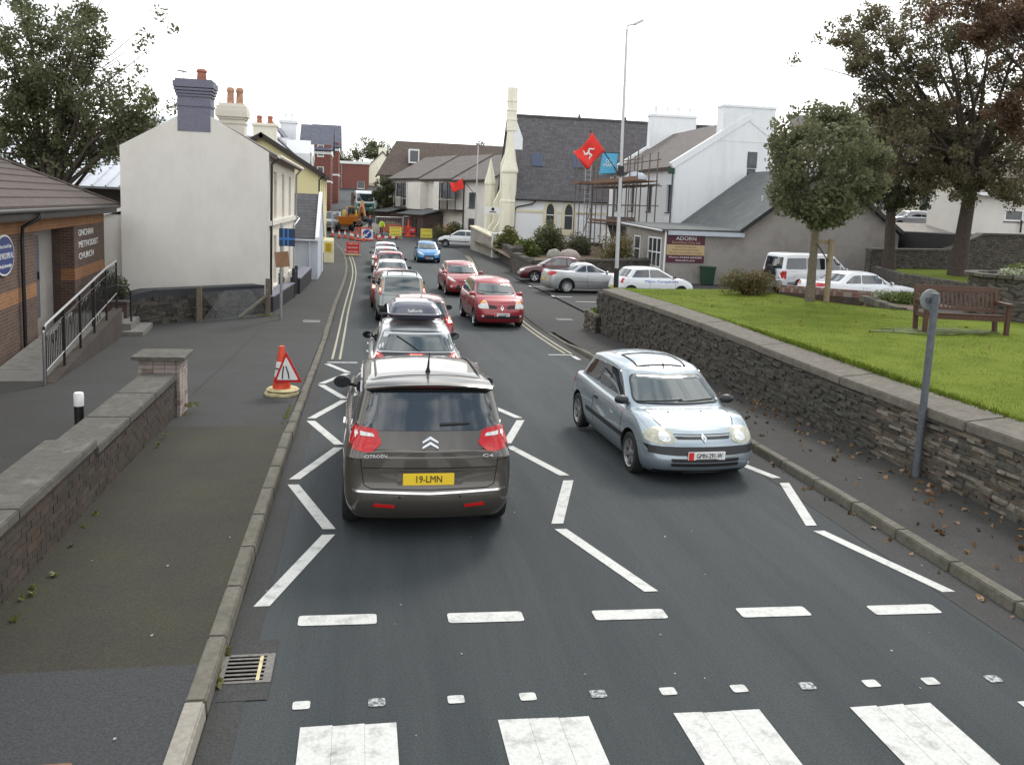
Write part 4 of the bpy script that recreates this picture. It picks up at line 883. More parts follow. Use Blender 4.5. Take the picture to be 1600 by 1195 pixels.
m = MB(); m.tube([(cc[0]+.125*math.cos(a*.4),cc[1]+.125*math.sin(a*.4),cz+.50) for a in range(17)],.010,5); m.build('strap','black_plastic',cn)

# ------------------------------------------------------------------ cream gabled house
GY,HX0,HX1,HE,HA,HB,HF = 31.0,-7.93,-3.15,4.93,6.22,-.6,42.5
hs = thing('gabled_house','cream rendered house with blank gable and slate blue chimney','house',(-5.5,GY,-.5))
wall(hs,'gable_wall','render_cream',(HX0,GY,HB),X,-Y_,HX1-HX0,HE-HB+.10,(),.1,((HX1-HX0)/2,HA-HB+.19))
ops = [(1.6+i*3.3,2.75+i*3.3,b0,b1) for i in range(3) for b0,b1 in ((.95,2.75),(3.35,5.05))]
wall(hs,'front_wall','render_cream2',(HX1,GY,HB),Y_,X,HF-GY,HE-HB,ops,.16)
for op in ops: window(hs,(HX1,GY,HB),Y_,X,op,'white_paint',1,2,.16)
simple_box(hs,'far_wall','render_cream2',HX0,HX1-.01,HF-.2,HF,HB,HE); simple_box(hs,'back_wall','render_cream2',HX0+.01,HX0+.2,GY+.02,HF-.2,HB,HE)
simple_box(hs,'string_course','render_cream2',HX1,HX1+.10,GY+.02,HF,2.55,2.72)
mx_ = (HX0+HX1)/2; rs_ = (HA-HE)/(mx_-HX0)
slab(hs,'roof_slope','slates_brown',[(HX1+.32,GY+.01,HE-.32*rs_+.16),(HX1+.32,HF+.1,HE-.32*rs_+.16),(mx_,HF+.1,HA+.16),(mx_,GY+.01,HA+.16)],.14)
slab(hs,'roof_slope','slates_brown',[(HX0-.12,GY+.03,HE-.12*rs_+.13),(HX0-.12,HF+.1,HE-.12*rs_+.13),(mx_,HF+.1,HA+.13),(mx_,GY+.03,HA+.13)],.14)
m = MB(); m.tube([(HX1+.36,GY-.1,HE-.02),(HX1+.36,HF+.1,HE-.02)],.07,8); m.build('gutter','render_cream2',hs,R(50))
m = MB(); m.tube([(HX1+.30,GY+.10,HE-.05),(HX1+.08,GY+.10,HE-.30),(HX1+.07,GY+.10,HB+.5)],.045,8); m.build('downpipe','black_iron',hs,R(50))
m = MB(); m.tube([(HX1+.34,HF-.3,HE-.05),(HX1+.10,HF-.3,HE-.35),(HX1+.10,HF-.3,2.7),(HX1+.25,HF-.35,2.6),(HX1-.0+.08,HF-1.2,2.3),(HX1+.08,HF-1.2,HB)],.045,8); m.build('downpipe','galv',hs,R(50))
chimney(hs,'chimney','slate_blue',-6.10,-5.05,GY-.02,GY+.75,5.6,7.30,[(6.42,6.50,.03),(6.74,6.80,.04),(6.83,6.90,.07),(6.93,7.00,.10),(7.03,7.22,.12),(7.22,7.30,.06)],[(-5.38,GY+.35,.38,.16)],'pot_red')
m = MB(); m.tube([(-5.95,GY+.3,7.3),(-5.95,GY+.3,7.62)],.012,5); m.tube([(-6.15,GY+.3,7.6),(-5.85,GY+.3,7.55)],.03,6); m.build('aerial','galv',hs)
chimney(hs,'chimney','render_cream2',-6.40,-5.30,HF-1.0,HF-.2,5.6,7.65,[(6.75,6.83,.04),(6.95,7.05,.06),(7.05,7.35,.14),(7.35,7.52,.10)],[(-5.95,HF-.6,.72,.16),(-5.55,HF-.6,.72,.16)],'pot_orange')
lt = simple_box(hs,'lean_to','render_cream',-10.6,HX0-.005,GY+.25,GY+4,HB,2.75); slab(hs,'lean_to_roof','white_paint',[(HX0-.004,GY+.15,3.0),(HX0-.004,GY+4,3.0),(-10.8,GY+4,2.2),(-10.8,GY+.15,2.2)],.12)
# boundary wall with black coping, wire fence
bs = thing('boundary_wall','dark rubble wall with black painted top in front of the cream gable','wall',(-5,28.3,-.4)); A_,B_ = Vector((-6.85,26.55)),Vector((-3.25,30.55)); dv = (B_-A_).normalized(); nv_ = Vector((dv.y,-dv.x))
def bsz(t): return (.12+.28*min(1,t/.14))-.10*t
m = MB(); k = 10
for i in range(k):
    a,b = A_+(B_-A_)*i/k, A_+(B_-A_)*(i+1)/k; P = []
    for z in (0,1):
        for q,t,o_ in ((a,i/k,0),(b,(i+1)/k,0),(b,(i+1)/k,-.35),(a,i/k,-.35)): v = q+nv_*o_; P.append((v.x,v.y,-.6 if z == 0 else bsz(t)))
    m.hexa(P)
m.build('core','stone_gap',bs)
stone_face(bs,A_,B_,lambda t: -.45,lambda t: bsz(t),(nv_.x,nv_.y),31,.06,.14,.18,.5,cap=220,mats=(7,7,8,8,9,0))
m = MB()
for i in range(k):
    a,b = A_+(B_-A_)*i/k, A_+(B_-A_)*(i+1)/k; P = []
    for z in (0,.24):
        for q,t,o_ in ((a,i/k,.02),(b,(i+1)/k,.02),(b,(i+1)/k,-.6),(a,i/k,-.6)): v = q+nv_*o_; P.append((v.x,v.y,bsz(t)+z+.01))
    m.hexa(P)
m.build('black_top','black_paint',bs)
wf = thing('wire_fence','sagging chain link fence on weathered timber posts by the cream house','fence',(-3.1,29.9,-.4)); F0,F1 = Vector((-6.3,26.9,0)),Vector((-3.06,29.9,0))
for q,h in ((Vector((-3.06,29.9,0)),1.15),(Vector((-4.95,28.15,0)),1.0)): m = MB(); m.box(q.x-.075,q.x+.075,q.y-.075,q.y+.075,-.6,-.42+h+.1); m.build('post','fence_wood',wf,None,.01)
m = MB(); m.tube([(-3.10,29.85,.25),(-3.9,29.1,-.40)],.06,6); m.build('brace','fence_wood',wf)
m = MB(); Ln = 2.6
for i in range(34):
    t0 = i/34.; 
    for s_ in (-1,1):
        a = F1+(Vector((-4.95,28.15,0))-F1)*t0; tb = t0+s_*.32; 
        if not 0 <= tb <= 1: continue
        b = F1+(Vector((-4.95,28.15,0))-F1)*tb; m.tube([(a.x+.05,a.y-.05,-.40),(b.x+.05,b.y-.05,.52)],.0035,3,False)
m.build('wire_mesh','galv',wf)
gw = thing('garden_wall','low black painted garden wall with sloping slate top beside the pavement','wall',(-2.9,34,-.5))
for (a,b,xa,xb,h) in ((30.9,35.6,-2.98,-2.62,.12),(37.2,42.8,-2.50,-2.35,.22)):
    m = MB(); m.hexa([(xa-.4,a,-.6),(xa,a,-.6),(xb,b,-.6),(xb-.4,b,-.6),(xa-.4,a,h),(xa,a,h-.03),(xb,b,h+.02),(xb-.4,b,h+.05)]); m.build('wall','black_paint',gw); m = MB(); m.hexa([(xa-.42,a-.02,h),(xa+.02,a-.02,h-.03),(xb+.02,b,h+.02),(xb-.42,b,h+.05),(xa-.42,a-.02,h+.05),(xa+.02,a-.02,h+.02),(xb+.02,b,h+.07),(xb-.42,b,h+.10)]); m.build('coping','slate_blue',gw)
ga = thing('garden_gate','small black timber gate in the garden wall','gate',(-2.6,36.4,-.5))
for y in (35.7,37.1): simple_box(ga,'post','black_paint',-2.72,-2.60,y-.06,y+.06,-.6,.75)
for z in (.0,.5): simple_box(ga,'rail','black_paint',-2.69,-2.64,35.76,37.04,z,z+.09)
for i in range(5): simple_box(ga,'pale','black_paint',-2.64,-2.615,35.85+i*.26,35.95+i*.26,-.4,.58)
shrub('garden_shrub','bright green garden shrub by the black gate',(-3.55,35.0,-.1),(.55,.9,.9),'leaf_bright',2600,.09,5)
# sign pole
sp_ = thing('sign_pole','grey pole carrying the backs of two road signs by the cream house','sign',(-2.55,29.0,-.4)); m = MB(); m.tube([(-2.55,29,-.45),(-2.55,29,2.72)],.045,8); m.build('pole','galv',sp_,R(40))
pb = simple_box(sp_,'blue_panel','sign_darkblue',-2.62,-2.12,28.93,28.955,1.98,2.55)
for a,b,c_,d in ((-2.50,-2.44,1.985,2.545),(-2.36,-2.31,1.985,2.545),(-2.615,-2.125,2.18,2.25)): simple_box(pb,'stripe','sign_skyblue',a,b,28.918 if b-a < .1 else 28.912,28.928,c_,d)
m = MB(); m.obox((-2.52,28.935,1.55),(.44,.02,.50),0,0,R(-6)); m.build('brown_panel','panel_brown',sp_)
# slate outbuilding
ob = thing('outbuilding','small slate roofed outbuilding with pale grey walls beside the pavement','outbuilding',(-4,46,-.5)); OX = -2.12
wall(ob,'front_wall','render_bluegrey',(-7,44,-.6),X,-Y_,OX+7,2.25); wall(ob,'side_wall','render_bluegrey',(OX,44,-.6),Y_,X,6,2.25,[(3.6,4.5,.1,2.0)],.1,(3.0,4.35))
dd = MB(); dd.box(OX-.12,OX-.06,47.62,48.48,-.5,1.38); dd = dd.build('door','cream_paint',ob)
slab(ob,'roof_slope','slates_dark',[(-7,43.75,1.60),(OX-.1,43.75,1.60),(OX-.1,47,3.80),(-7,47,3.80)],.10); slab(ob,'roof_slope','slates_dark',[(-7,50.2,1.60),(OX-.1,50.2,1.60),(OX-.1,47,3.80),(-7,47,3.80)],.10)
for y0,y1,z0,z1 in ((43.7,47,1.62,3.86),(50.3,47,1.62,3.86)): m = MB(); m.hexa([(OX-.12,y0,z0-.15),(OX+.06,y0,z0-.15),(OX+.06,y1,z1-.15),(OX-.12,y1,z1-.15),(OX-.12,y0,z0+.06),(OX+.06,y0,z0+.06),(OX+.06,y1,z1+.06),(OX-.12,y1,z1+.06)]); m.build('verge','white_paint',ob)
m = MB(); m.tube([(-7,43.72,1.52),(OX,43.72,1.52)],.05,8); m.build('gutter','render_bluegrey',ob); m = MB(); m.tube([(OX-.4,43.8,1.5),(OX-.4,43.9,-.5)],.04,8); m.build('downpipe','render_bluegrey',ob)
cb_ = thing('notice_cabinet','cream street cabinet with a yellow poster beside the pavement','cabinet',(-1.95,56.8,-.5)); m = MB(); m.prism([(56.4,-.45),(57.3,-.45),(57.3,.95),(57.1,1.12),(56.6,1.12),(56.4,.95)],'x',-2.35,-1.75); m.build('box','cream_box',cb_,None,.02); simple_box(cb_,'poster','poster_yellow',-2.28,-1.85,56.375,56.398,.25,.85)
for i in range(4): simple_box(cb_,'poster_line','ink',-2.22,-1.92,56.36,56.374,.35+i*.12,.39+i*.12)
# yellow gabled house
yh = thing('yellow_house','pale yellow house with black bargeboards behind the outbuilding','house',(-6,58,-.5)); YX0,YX1,YE,YA = -9.9,-2.82,5.2,7.35; mxy = (YX0+YX1)/2
wall(yh,'gable_wall','render_yellow',(YX0,58,-.6),X,-Y_,YX1-YX0,YE+.6,(),.1,((YX1-YX0)/2,YA+.6))
ops = [(1.5+i*3.2,2.5+i*3.2,b0,b0+1.5) for i in range(4) for b0 in (1.1,3.9)]; wall(yh,'front_wall','render_yellow',(YX1,58,-.6),Y_,X,14,YE+.6,ops)
for op in ops: window(yh,(YX1,58,-.6),Y_,X,op)
ry = (YA-YE)/(mxy-YX0)
slab(yh,'roof_slope','slates_dark',[(YX1+.4,57.7,YE-.4*ry+.2),(YX1+.4,72,YE-.4*ry+.2),(mxy,72,YA+.2),(mxy,57.7,YA+.2)],.14); slab(yh,'roof_slope','slates_dark',[(YX0-.4,57.7,YE-.4*ry+.2),(YX0-.4,72,YE-.4*ry+.2),(mxy,72,YA+.2),(mxy,57.7,YA+.2)],.14)
for sx in (YX1+.4,YX0-.4): slab(yh,'bargeboard','dark_timber',[(sx,57.62,YE-.4*ry+.24),(sx,57.70,YE-.4*ry+.24),(mxy,57.70,YA+.24),(mxy,57.62,YA+.24)],.32)
m = MB(); m.tube([(YX1+.42,58.1,YE-.1),(YX1+.06,58.05,YE-.45),(YX1+.06,58.05,-.5)],.05,8); m.build('downpipe','black_iron',yh)
simple_box(yh,'far_wall','render_yellow',YX0,YX1-.01,71.8,72,-.6,YE); chimney(yh,'chimney','render_pale_yellow',-8.3,-6.6,70.2,71.2,6.6,9.15,[(8.95,9.1,.1)],[(-7.9,70.7,.6,.2),(-7.1,70.7,.6,.2)],'pot_red')
# hall with a zinc roof behind the church
zh = thing('zinc_roof_hall','dark brown hall with pale standing seam metal roof behind the church','hall',(-14,42,-.5)); slab(zh,'roof','zinc',[(-27,40,3.70),(-8.3,40,3.70),(-8.3,47.5,5.95),(-27,47.5,5.95)],.1)
for i in range(34): x = -26.8+i*.55; slab(zh,'seam','zinc',[(x,39.98,3.77),(x+.05,39.98,3.77),(x+.05,47.5,6.02),(x,47.5,6.02)],.06)
simple_box(zh,'wall','dark_timber',-27,-8.35,40.3,47,-.6,3.72); f_ = slab(zh,'rooflight','white_paint',[(-17.2,42.3,4.52),(-15.0,42.3,4.52),(-15.0,43.9,5.0),(-17.2,43.9,5.0)],.16); slab(zh,'rooflight_glass','zinc',[(-17.05,42.4,4.57),(-15.15,42.4,4.57),(-15.15,43.8,4.99),(-17.05,43.8,4.99)],.03)

# ------------------------------------------------------------------ care office (gable to the camera) with annexe and sign
AY0 = 47.0; ad = thing('care_office','grey roughcast office with dark felt roof and a maroon and cream sign','building',(22,AY0,-.5))
wall(ad,'gable_wall','render_grey',(21.55,AY0,-.6),X,-Y_,9.75,3.4,(),.1,(4.75,7.0)); wall(ad,'annexe_front','render_grey',(16.9,AY0,-.6),X,-Y_,4.65,3.2)
aops = [(1.0,3.2,1.05,2.85),(4.3,5.3,1.2,2.8)]; wall(ad,'annexe_side','render_grey',(16.9,54.5,-.6),-Y_,-X,7.5,3.2,[(4.6,6.9,1.0,2.75),(1.8,3.0,1.1,2.7)],.12)
window(ad,(16.9,54.5,-.6),-Y_,-X,(4.6,6.9,1.0,2.75),'white_paint',3,2,.0,'glass_house',.09); window(ad,(16.9,54.5,-.6),-Y_,-X,(1.8,3.0,1.1,2.7),'white_paint',1,2,.02)
slab(ad,'roof_slope','felt_roof',[(21.2,AY0-.25,2.72),(21.2,57,2.72),(26.3,57,6.55),(26.3,AY0-.25,6.55)],.14); slab(ad,'roof_slope','felt_roof',[(31.6,AY0-.25,2.85),(31.6,57,2.85),(26.3,57,6.55),(26.3,AY0-.25,6.55)],.14)
slab(ad,'annexe_roof','felt_roof',[(16.6,AY0-.2,2.66),(21.4,AY0-.2,2.72),(21.4,54.5,2.95),(16.6,54.5,2.9)],.12)
simple_box(ad,'fascia','render_bluegrey',16.95,21.5,AY0-.24,AY0-.20,2.34,2.58); 
for sx,z0 in ((21.2,2.74),(31.6,2.87)): slab(ad,'bargeboard','black_iron',[(sx,AY0-.32,z0+.03),(sx,AY0-.26,z0+.03),(26.3,AY0-.26,6.60),(26.3,AY0-.32,6.60)],.22)
m = MB(); m.tube([(16.85,AY0-.1,2.55),(16.85,AY0-.1,-.5)],.05,8); m.build('downpipe','white_paint',ad); m = MB(); m.tube([(16.55,AY0-.2,2.56),(16.55,54.5,2.8)],.06,8); m.build('gutter','galv_light',ad)
for x,z in ((23.6,4.75),(24.9,4.65),(26.1,4.55)):
    y = 50.2; zz = 2.72+(x-21.2)*.751; m = MB(); m.tube([(x,y-1,zz-.1),(x,y-1,zz+.30)],.07,8); m.build('roof_vent','galv_light',ad)
sgn = thing('office_sign','maroon and cream care office sign on the grey roughcast wall','sign',(18.05,AY0,.8))
for nm,mt,z0,z1 in (('upper_panel','sign_maroon',1.80,2.34),('middle_panel','sign_gold',1.22,1.80),('lower_panel','sign_maroon',.80,1.22)): simple_box(sgn,nm,mt,16.98,19.22,AY0-.05,AY0-.01,z0,z1)
for t_,z,s_,w_,mt in (('ADORN',2.15,.30,1.2,'sign_white'),('Domiciliary Care Ltd',1.93,.19,1.65,'sign_gold'),('Home Care Services',1.68,.13,1.25,'sign_maroon'),('Respite and Companionship',1.52,.12,1.6,'sign_maroon'),('24 Hour Care and Live in Caring',1.34,.13,1.9,'sign_maroon'),('Phone 01624 624200',1.09,.13,1.95,'sign_white'),('www.adorn.co.im',.92,.15,1.15,'sign_white')): text_mesh('lettering',t_,s_,mt,sgn,frame((18.1,AY0-.053,z),(1,0,0),(0,0,1)),.002,width=w_)
wbin = thing('wheelie_bin','dark green wheelie bin against the office wall','bin',(19.3,46.4,-.4)); m = MB(); m.hexa([(19.0,46.1,-.36),(19.55,46.1,-.36),(19.55,46.7,-.36),(19.0,46.7,-.36),(18.95,46.0,.58),(19.6,46.0,.58),(19.6,46.8,.58),(18.95,46.8,.58)]); m.build('body','bin_green',wbin,None,.02); m = MB(); m.box(18.92,19.63,45.95,46.85,.585,.66); m.build('lid','bin_green',wbin,None,.02)
bg = thing('blue_gate','dark blue timber gate at the end of the office wall','gate',(31.9,AY0,-.4))
for i in range(4): simple_box(bg,'board','blue_gate',31.45+i*.3,31.73+i*.3,AY0-.3,AY0-.24,-.4,2.1-.12*(i%2))

# ------------------------------------------------------------------ white house under scaffolding
WY0,WY1,WX0,WXR,WX1,WE,WR = 57.2,73.0,20.9,26.0,31.0,6.85,10.2
wh = thing('white_house','tall white rendered house with end chimneys behind the scaffolding','house',(26,WY0,-.5))
wall(wh,'gable_wall','render_white',(WX0,WY0,-.6),X,-Y_,WX1-WX0,WE+.6,[(5.2,5.85,6.75,7.4)],.15,(WXR-WX0,WR+.6))
window(wh,(WX0,WY0,-.6),X,-Y_,(5.2,5.85,6.75,7.4),'grey_post',1,1,.1,'glass_house',.07,'grey_post')
simple_box(wh,'window_blank','grey_post',26.08,26.78,WY0-.03,WY0-.004,6.85,7.95); simple_box(wh,'window_pane','glass_house',26.16,26.70,WY0-.045,WY0-.031,7.05,7.87)
ops = [(1.8+i*4.2,2.9+i*4.2,b0,b0+1.9) for i in range(4) for b0 in (1.1,4.2)]
wall(wh,'front_wall','render_white',(WX0,WY1,-.6),-Y_,-X,WY1-WY0,WE+.6,ops,.2)
for op in ops: window(wh,(WX0,WY1,-.6),-Y_,-X,op,'grey_post',1,2,.2,'glass_house',.07,'dark_timber')
rw_ = (WR-WE)/(WXR-WX0)
slab(wh,'roof_slope','slates_brown',[(WX0-.35,WY0+.3,WE-.35*rw_+.05),(WX0-.35,WY1-.3,WE-.35*rw_+.05),(WXR,WY1-.3,WR+.05),(WXR,WY0+.3,WR+.05)],.12); slab(wh,'roof_slope','slates_brown',[(WX1+.35,WY0+.3,WE-.35*rw_+.05),(WX1+.35,WY1-.3,WE-.35*rw_+.05),(WXR,WY1-.3,WR+.05),(WXR,WY0+.3,WR+.05)],.12)
for y0,y1 in ((WY0-.06,WY0+.34),(WY1-.34,WY1+.06)):
    for sx,e_ in ((WX0-.35,0),(WX1+.35,.006)): slab(wh,'parapet','render_white',[(sx,y0+e_,WE-.35*rw_+.32),(sx,y1-e_,WE-.35*rw_+.32),(WXR,y1-e_,WR+.32),(WXR,y0+e_,WR+.32)],.42)
simple_box(wh,'far_wall','render_white',WX0+.01,WX1,WY1-.2,WY1,-.6,WE)
chimney(wh,'chimney','render_white',24.1,27.9,WY0-.02,WY0+1.0,8.6,11.05,[(10.88,11.0,.05)],[(24.7+i*.85,WY0+.5,.22,.12) for i in range(4)],'render_white'); chimney(wh,'chimney','render_white',24.0,28.0,WY1-.9,WY1,8.6,11.9,[(11.65,11.8,.08)],[(24.5+i*1.0,WY1-.45,.65,.15) for i in range(4)],'render_white')
simple_box(wh,'eaves_board','dark_timber',WX0-.36,WX0-.30,WY0+.3,WY1-.3,WE-.38,WE-.16); simple_box(wh,'hopper','bin_green',WX0-.45,WX0-.05,WY0-.15,WY0+.1,WE-.65,WE-.25); m = MB(); m.tube([(WX0-.15,WY0-.06,WE-.6),(WX0-.15,WY0-.06,1.5)],.06,8); m.build('downpipe','grey_post',wh)
pc = MB(); pc.prism([(64.0,1.6),(67.0,1.6),(65.5,3.0)],'x',WX0-2.2,WX0-.02); pc.build('porch_gable','white_paint',wh); slab(wh,'porch_roof','slates_brown',[(WX0-2.3,63.8,1.55),(WX0,63.8,1.55),(WX0,65.5,3.12),(WX0-2.3,65.5,3.12)],.08)
simple_box(wh,'porch','render_white',WX0-2.0,WX0,64.1,66.9,-.6,1.6)
# scaffolding
sc = thing('scaffolding','tubular scaffolding with plank decks round the front of the white house','scaffolding',(19.5,62,-.5)); SX = (18.2,19.6)
for y in (57.0,58.7,60.4,62.1,63.8,65.5,67.2,68.6):
    for x in SX: m = MB(); m.tube([(x,y,-.5),(x,y,8.6 if x == SX[0] and y < 66 else 7.6)],.045,6); m.build('standard','rust_pole',sc)
    for z in (2.55,5.35): m = MB(); m.tube([(SX[0]-.3,y+.08,z),(SX[1]+.4,y+.08,z)],.04,6); m.build('transom','rust_pole',sc)
for z in (1.0,2.6,4.0,5.45,6.3,7.1):
    for x in SX: m = MB(); m.tube([(x+.07,56.6,z),(x+.07,68.8,z)],.04,6); m.build('ledger','rust_pole',sc)
for z in (2.7,5.6):
    for k in range(5): m = MB(); x = SX[0]-.05+k*.28; m.box(x,x+.25,56.5,68.7,z,z+.06); m.build('plank','board_wood',sc)
    for a,b in ((56.6,62),(62.1,68.6)): simple_box(sc,'toe_board','board_wood',SX[0]-.10,SX[0]-.06,a,b,z+.06,z+.34 if z > 4 else z+.2)
for (x,y) in ((17.6,70.2),(18.7,70.2),(17.6,71.8),(18.7,71.8)): m = MB(); m.tube([(x,y,-.2),(x,y,8.4)],.045,6); m.build('standard','rust_pole',sc)
for z in (1.2,3.2,5.2,7.0): m = MB(); m.tube([(17.4,70.1,z),(19.0,70.1,z)],.04,6); m.build('ledger','rust_pole',sc)
m = MB(); m.tube([(17.5,70,-.2),(18.6,70,3.9)],.04,6); m.build('brace','rust_pole',sc)
simple_box(sc,'plank_stack','board_wood',17.3,18.9,69.4,71.6,5.65,5.85)
ld = thing('ladder','metal ladder tied to the scaffold tower beside the chapel','ladder',(18.1,69.8,0))
for x in (17.9,18.35): m = MB(); m.tube([(x,69.5,0),(x,69.9,8.6)],.035,6); m.build('stile','galv',ld)
for i in range(22): m = MB(); z = .3+i*.38; m.tube([(17.9,69.5+z*.046,z),(18.35,69.5+z*.046,z)],.02,5); m.build('rung','galv',ld)
rb = thing('rubble_bags','grey rubble sacks on the scaffold deck','sack',(19,58.9,5.7)); m = MB()
for (y,r,h) in ((58.4,.55,.55),(59.5,.6,.7),(60.5,.5,.5)): m.lathe([(r*.8,0),(r,.2*h),(r*.85,.7*h),(r*.35,h)],12,(18.8,y,5.67))
m.build('sack','render_bluegrey',rb,R(60))

# ------------------------------------------------------------------ chapel
CY0,CX0,CE,CR,CB = 77.0,13.3,4.75,11.9,.1; CXE = 34.0; CYR = CY0+4.4
cpx = thing('chapel','white chapel with steep slate roof, lancet windows and pale yellow corner turrets','chapel',(14,CY0,.1))
def lancet(cx,b0,b1,w): return [(cx-w/2,b0),(cx+w/2,b0),(cx+w/2,b1-w*.9)]+[(cx+w/2-w/2*(t/5)**1.6,b1-w*.9+w*.9*math.sin(t/5*math.pi/2)) for t in range(1,6)]+[(cx-w/2+w/2*((5-t)/5)**1.6,b1-w*.9+w*.9*math.sin((5-t)/5*math.pi/2)) for t in range(1,6)]
simple_box(cpx,'side_wall','render_white',CX0,CXE,CY0,CY0+.4,CB,CE); wall(cpx,'front_gable','render_pale_yellow',(CX0,CY0+8.8,CB),-Y_,-X,8.8,CE-CB,(),.1,(4.4,CR-CB))
simple_box(cpx,'plinth','stone_gap',CX0,CXE,CY0-.06,CY0,CB-.3,CB+.5); simple_box(cpx,'string_course','cream_paint',CX0+.1,CXE,CY0-.06,CY0-.002,3.15,3.37)
for cx in (16.65,18.35,24.2,26.0):
    m = MB(); m.prism(lancet(cx,1.45,4.35,1.30),'y',CY0-.09,CY0-.003); w_ = m.build('lancet_window','cream_paint',cpx); m = MB(); m.prism(lancet(cx,1.75,4.0,.70),'y',CY0-.10,CY0-.085); m.build('pane','glass_house',w_)
    m = MB(); m.box(cx-.33,cx+.33,CY0-.115,CY0-.10,2.95,3.03); m.build('glazing_bar','white_paint',w_); m = MB(); m.box(cx-.75,cx+.75,CY0-.16,CY0-.004,1.22,1.42); m.build('sill','cream_paint',w_)
slab(cpx,'roof_slope','slates',[(CX0-.2,CY0-.3,CE-.45),(CXE,CY0-.3,CE-.45),(CXE,CYR,CR+.1),(CX0-.2,CYR,CR+.1)],.14); slab(cpx,'roof_slope','slates',[(CX0-.2,CY0+9.1,CE-.45),(CXE,CY0+9.1,CE-.45),(CXE,CYR,CR+.1),(CX0-.2,CYR,CR+.1)],.14)
m = MB(); m.tube([(CX0-.2,CYR,CR+.14),(CXE,CYR,CR+.14)],.12,6); m.build('ridge','slates',cpx)
for x in (20,24.5): m = MB(); m.lathe([(.16,0),(.10,.2),(.02,.4)],8,(x,CYR,CR+.2)); m.build('ridge_vent','slates',cpx)
rsl = Vector((0,CYR-(CY0-.3),CR+.1-CE+.45)); 
for x in (15.1,18.95):
    q = []
    for t,dx in ((.38,0),(.38,1.05),(.53,1.05),(.53,0)): q.append((x+dx,CY0-.3+rsl.y*t,CE-.45+rsl.z*t+.10))
    f_ = slab(cpx,'rooflight','grey_post',q,.16); nn = rsl.cross(X).normalized(); nn = -nn if nn.z < 0 else nn
    slab(cpx,'rooflight_glass','glass_blue',[Vector(v)+nn*.02+X*(.08 if i in (0,3) else -.08) for i,v in enumerate(q)],.03)
m = MB(); m.tube([(CX0+.1,CY0-.34,CE-.5),(CXE,CY0-.34,CE-.5)],.07,8); m.tube([(CX0+2.0,CY0-.3,CE-.5),(CX0+1.7,CY0-.2,CE-.85),(CX0+.3,CY0-.12,CE-1.15),(CX0+.12,CY0-.1,CE-1.4),(CX0+.12,CY0-.1,CB)],.06,8); m.build('gutter','black_iron',cpx)
def turret(x,y,r,prof,box):
    m = MB(); m.lathe([(r*a,b) for a,b in prof],8,(x,y,0)); t_ = m.build('turret','render_pale_yellow',cpx)
    if box:
        z0,z1,h = box; m = MB(); m.box(x-h,x+h,y-h,y+h,z0,z1)
        for z in (z0+.9,z0+1.7,z0+2.5): m.box(x-h-.05,x+h+.05,y-h-.05,y+h+.05,z,z+.12)
        m.build('pinnacle','render_pale_yellow',t_); m = MB(); m.prism([(x-.1,z0-1.6),(x+1.0,z0-1.6),(x+1.0,z0-.6),(x+.4,z0+.9),(x-.1,z0+.9)],'y',y-.3,y+.3); m.build('kneeler','render_white',t_)
turret(12.85,77.1,.68,[(1.08,-.5),(1.08,1.2),(1.0,1.4),(1.0,3.9),(1.05,3.95),(1.05,4.1),(.98,4.2),(.98,6.5),(1.12,6.6),(1.12,6.8),(.80,7.6),(.60,8.8),(.50,10.4),(.48,11.0)],(10.2,13.9,.38))
turret(12.45,86.2,.52,[(1.08,-.5),(1.08,1.2),(1.0,1.4),(1.0,5.6),(1.12,5.7),(1.12,5.9),(.55,7.1),(.08,8.2)],None)
for y in (79.6,83.2):
    m = MB(); m.prism([(CX0,CB-.3),(CX0-1.35,CB-.3),(CX0-1.35,1.4),(CX0-.85,2.2),(CX0-.85,4.0),(CX0-.3,5.2),(CX0-.3,7.6),(CX0,8.6)],'y',y-.35,y+.35); m.build('buttress','render_pale_yellow',cpx)
# notice board by the chapel
nb = thing('notice_board','small white notice board on posts in front of the chapel','sign',(10.9,74.5,.3)); simple_box(nb,'board','sign_white',10.3,11.75,74.0,74.06,2.9,3.5); 
for x in (10.4,11.6): simple_box(nb,'post','white_paint',x,x+.08,74.07,74.14,-.5,3.5)
simple_box(nb,'mark','ink',10.7,11.3,73.985,73.999,3.02,3.10); m = MB(); m.lathe([(.14,0),(.14,.012)],12,(11.0,73.987,3.3),'y'); m.build('mark','ink',nb)
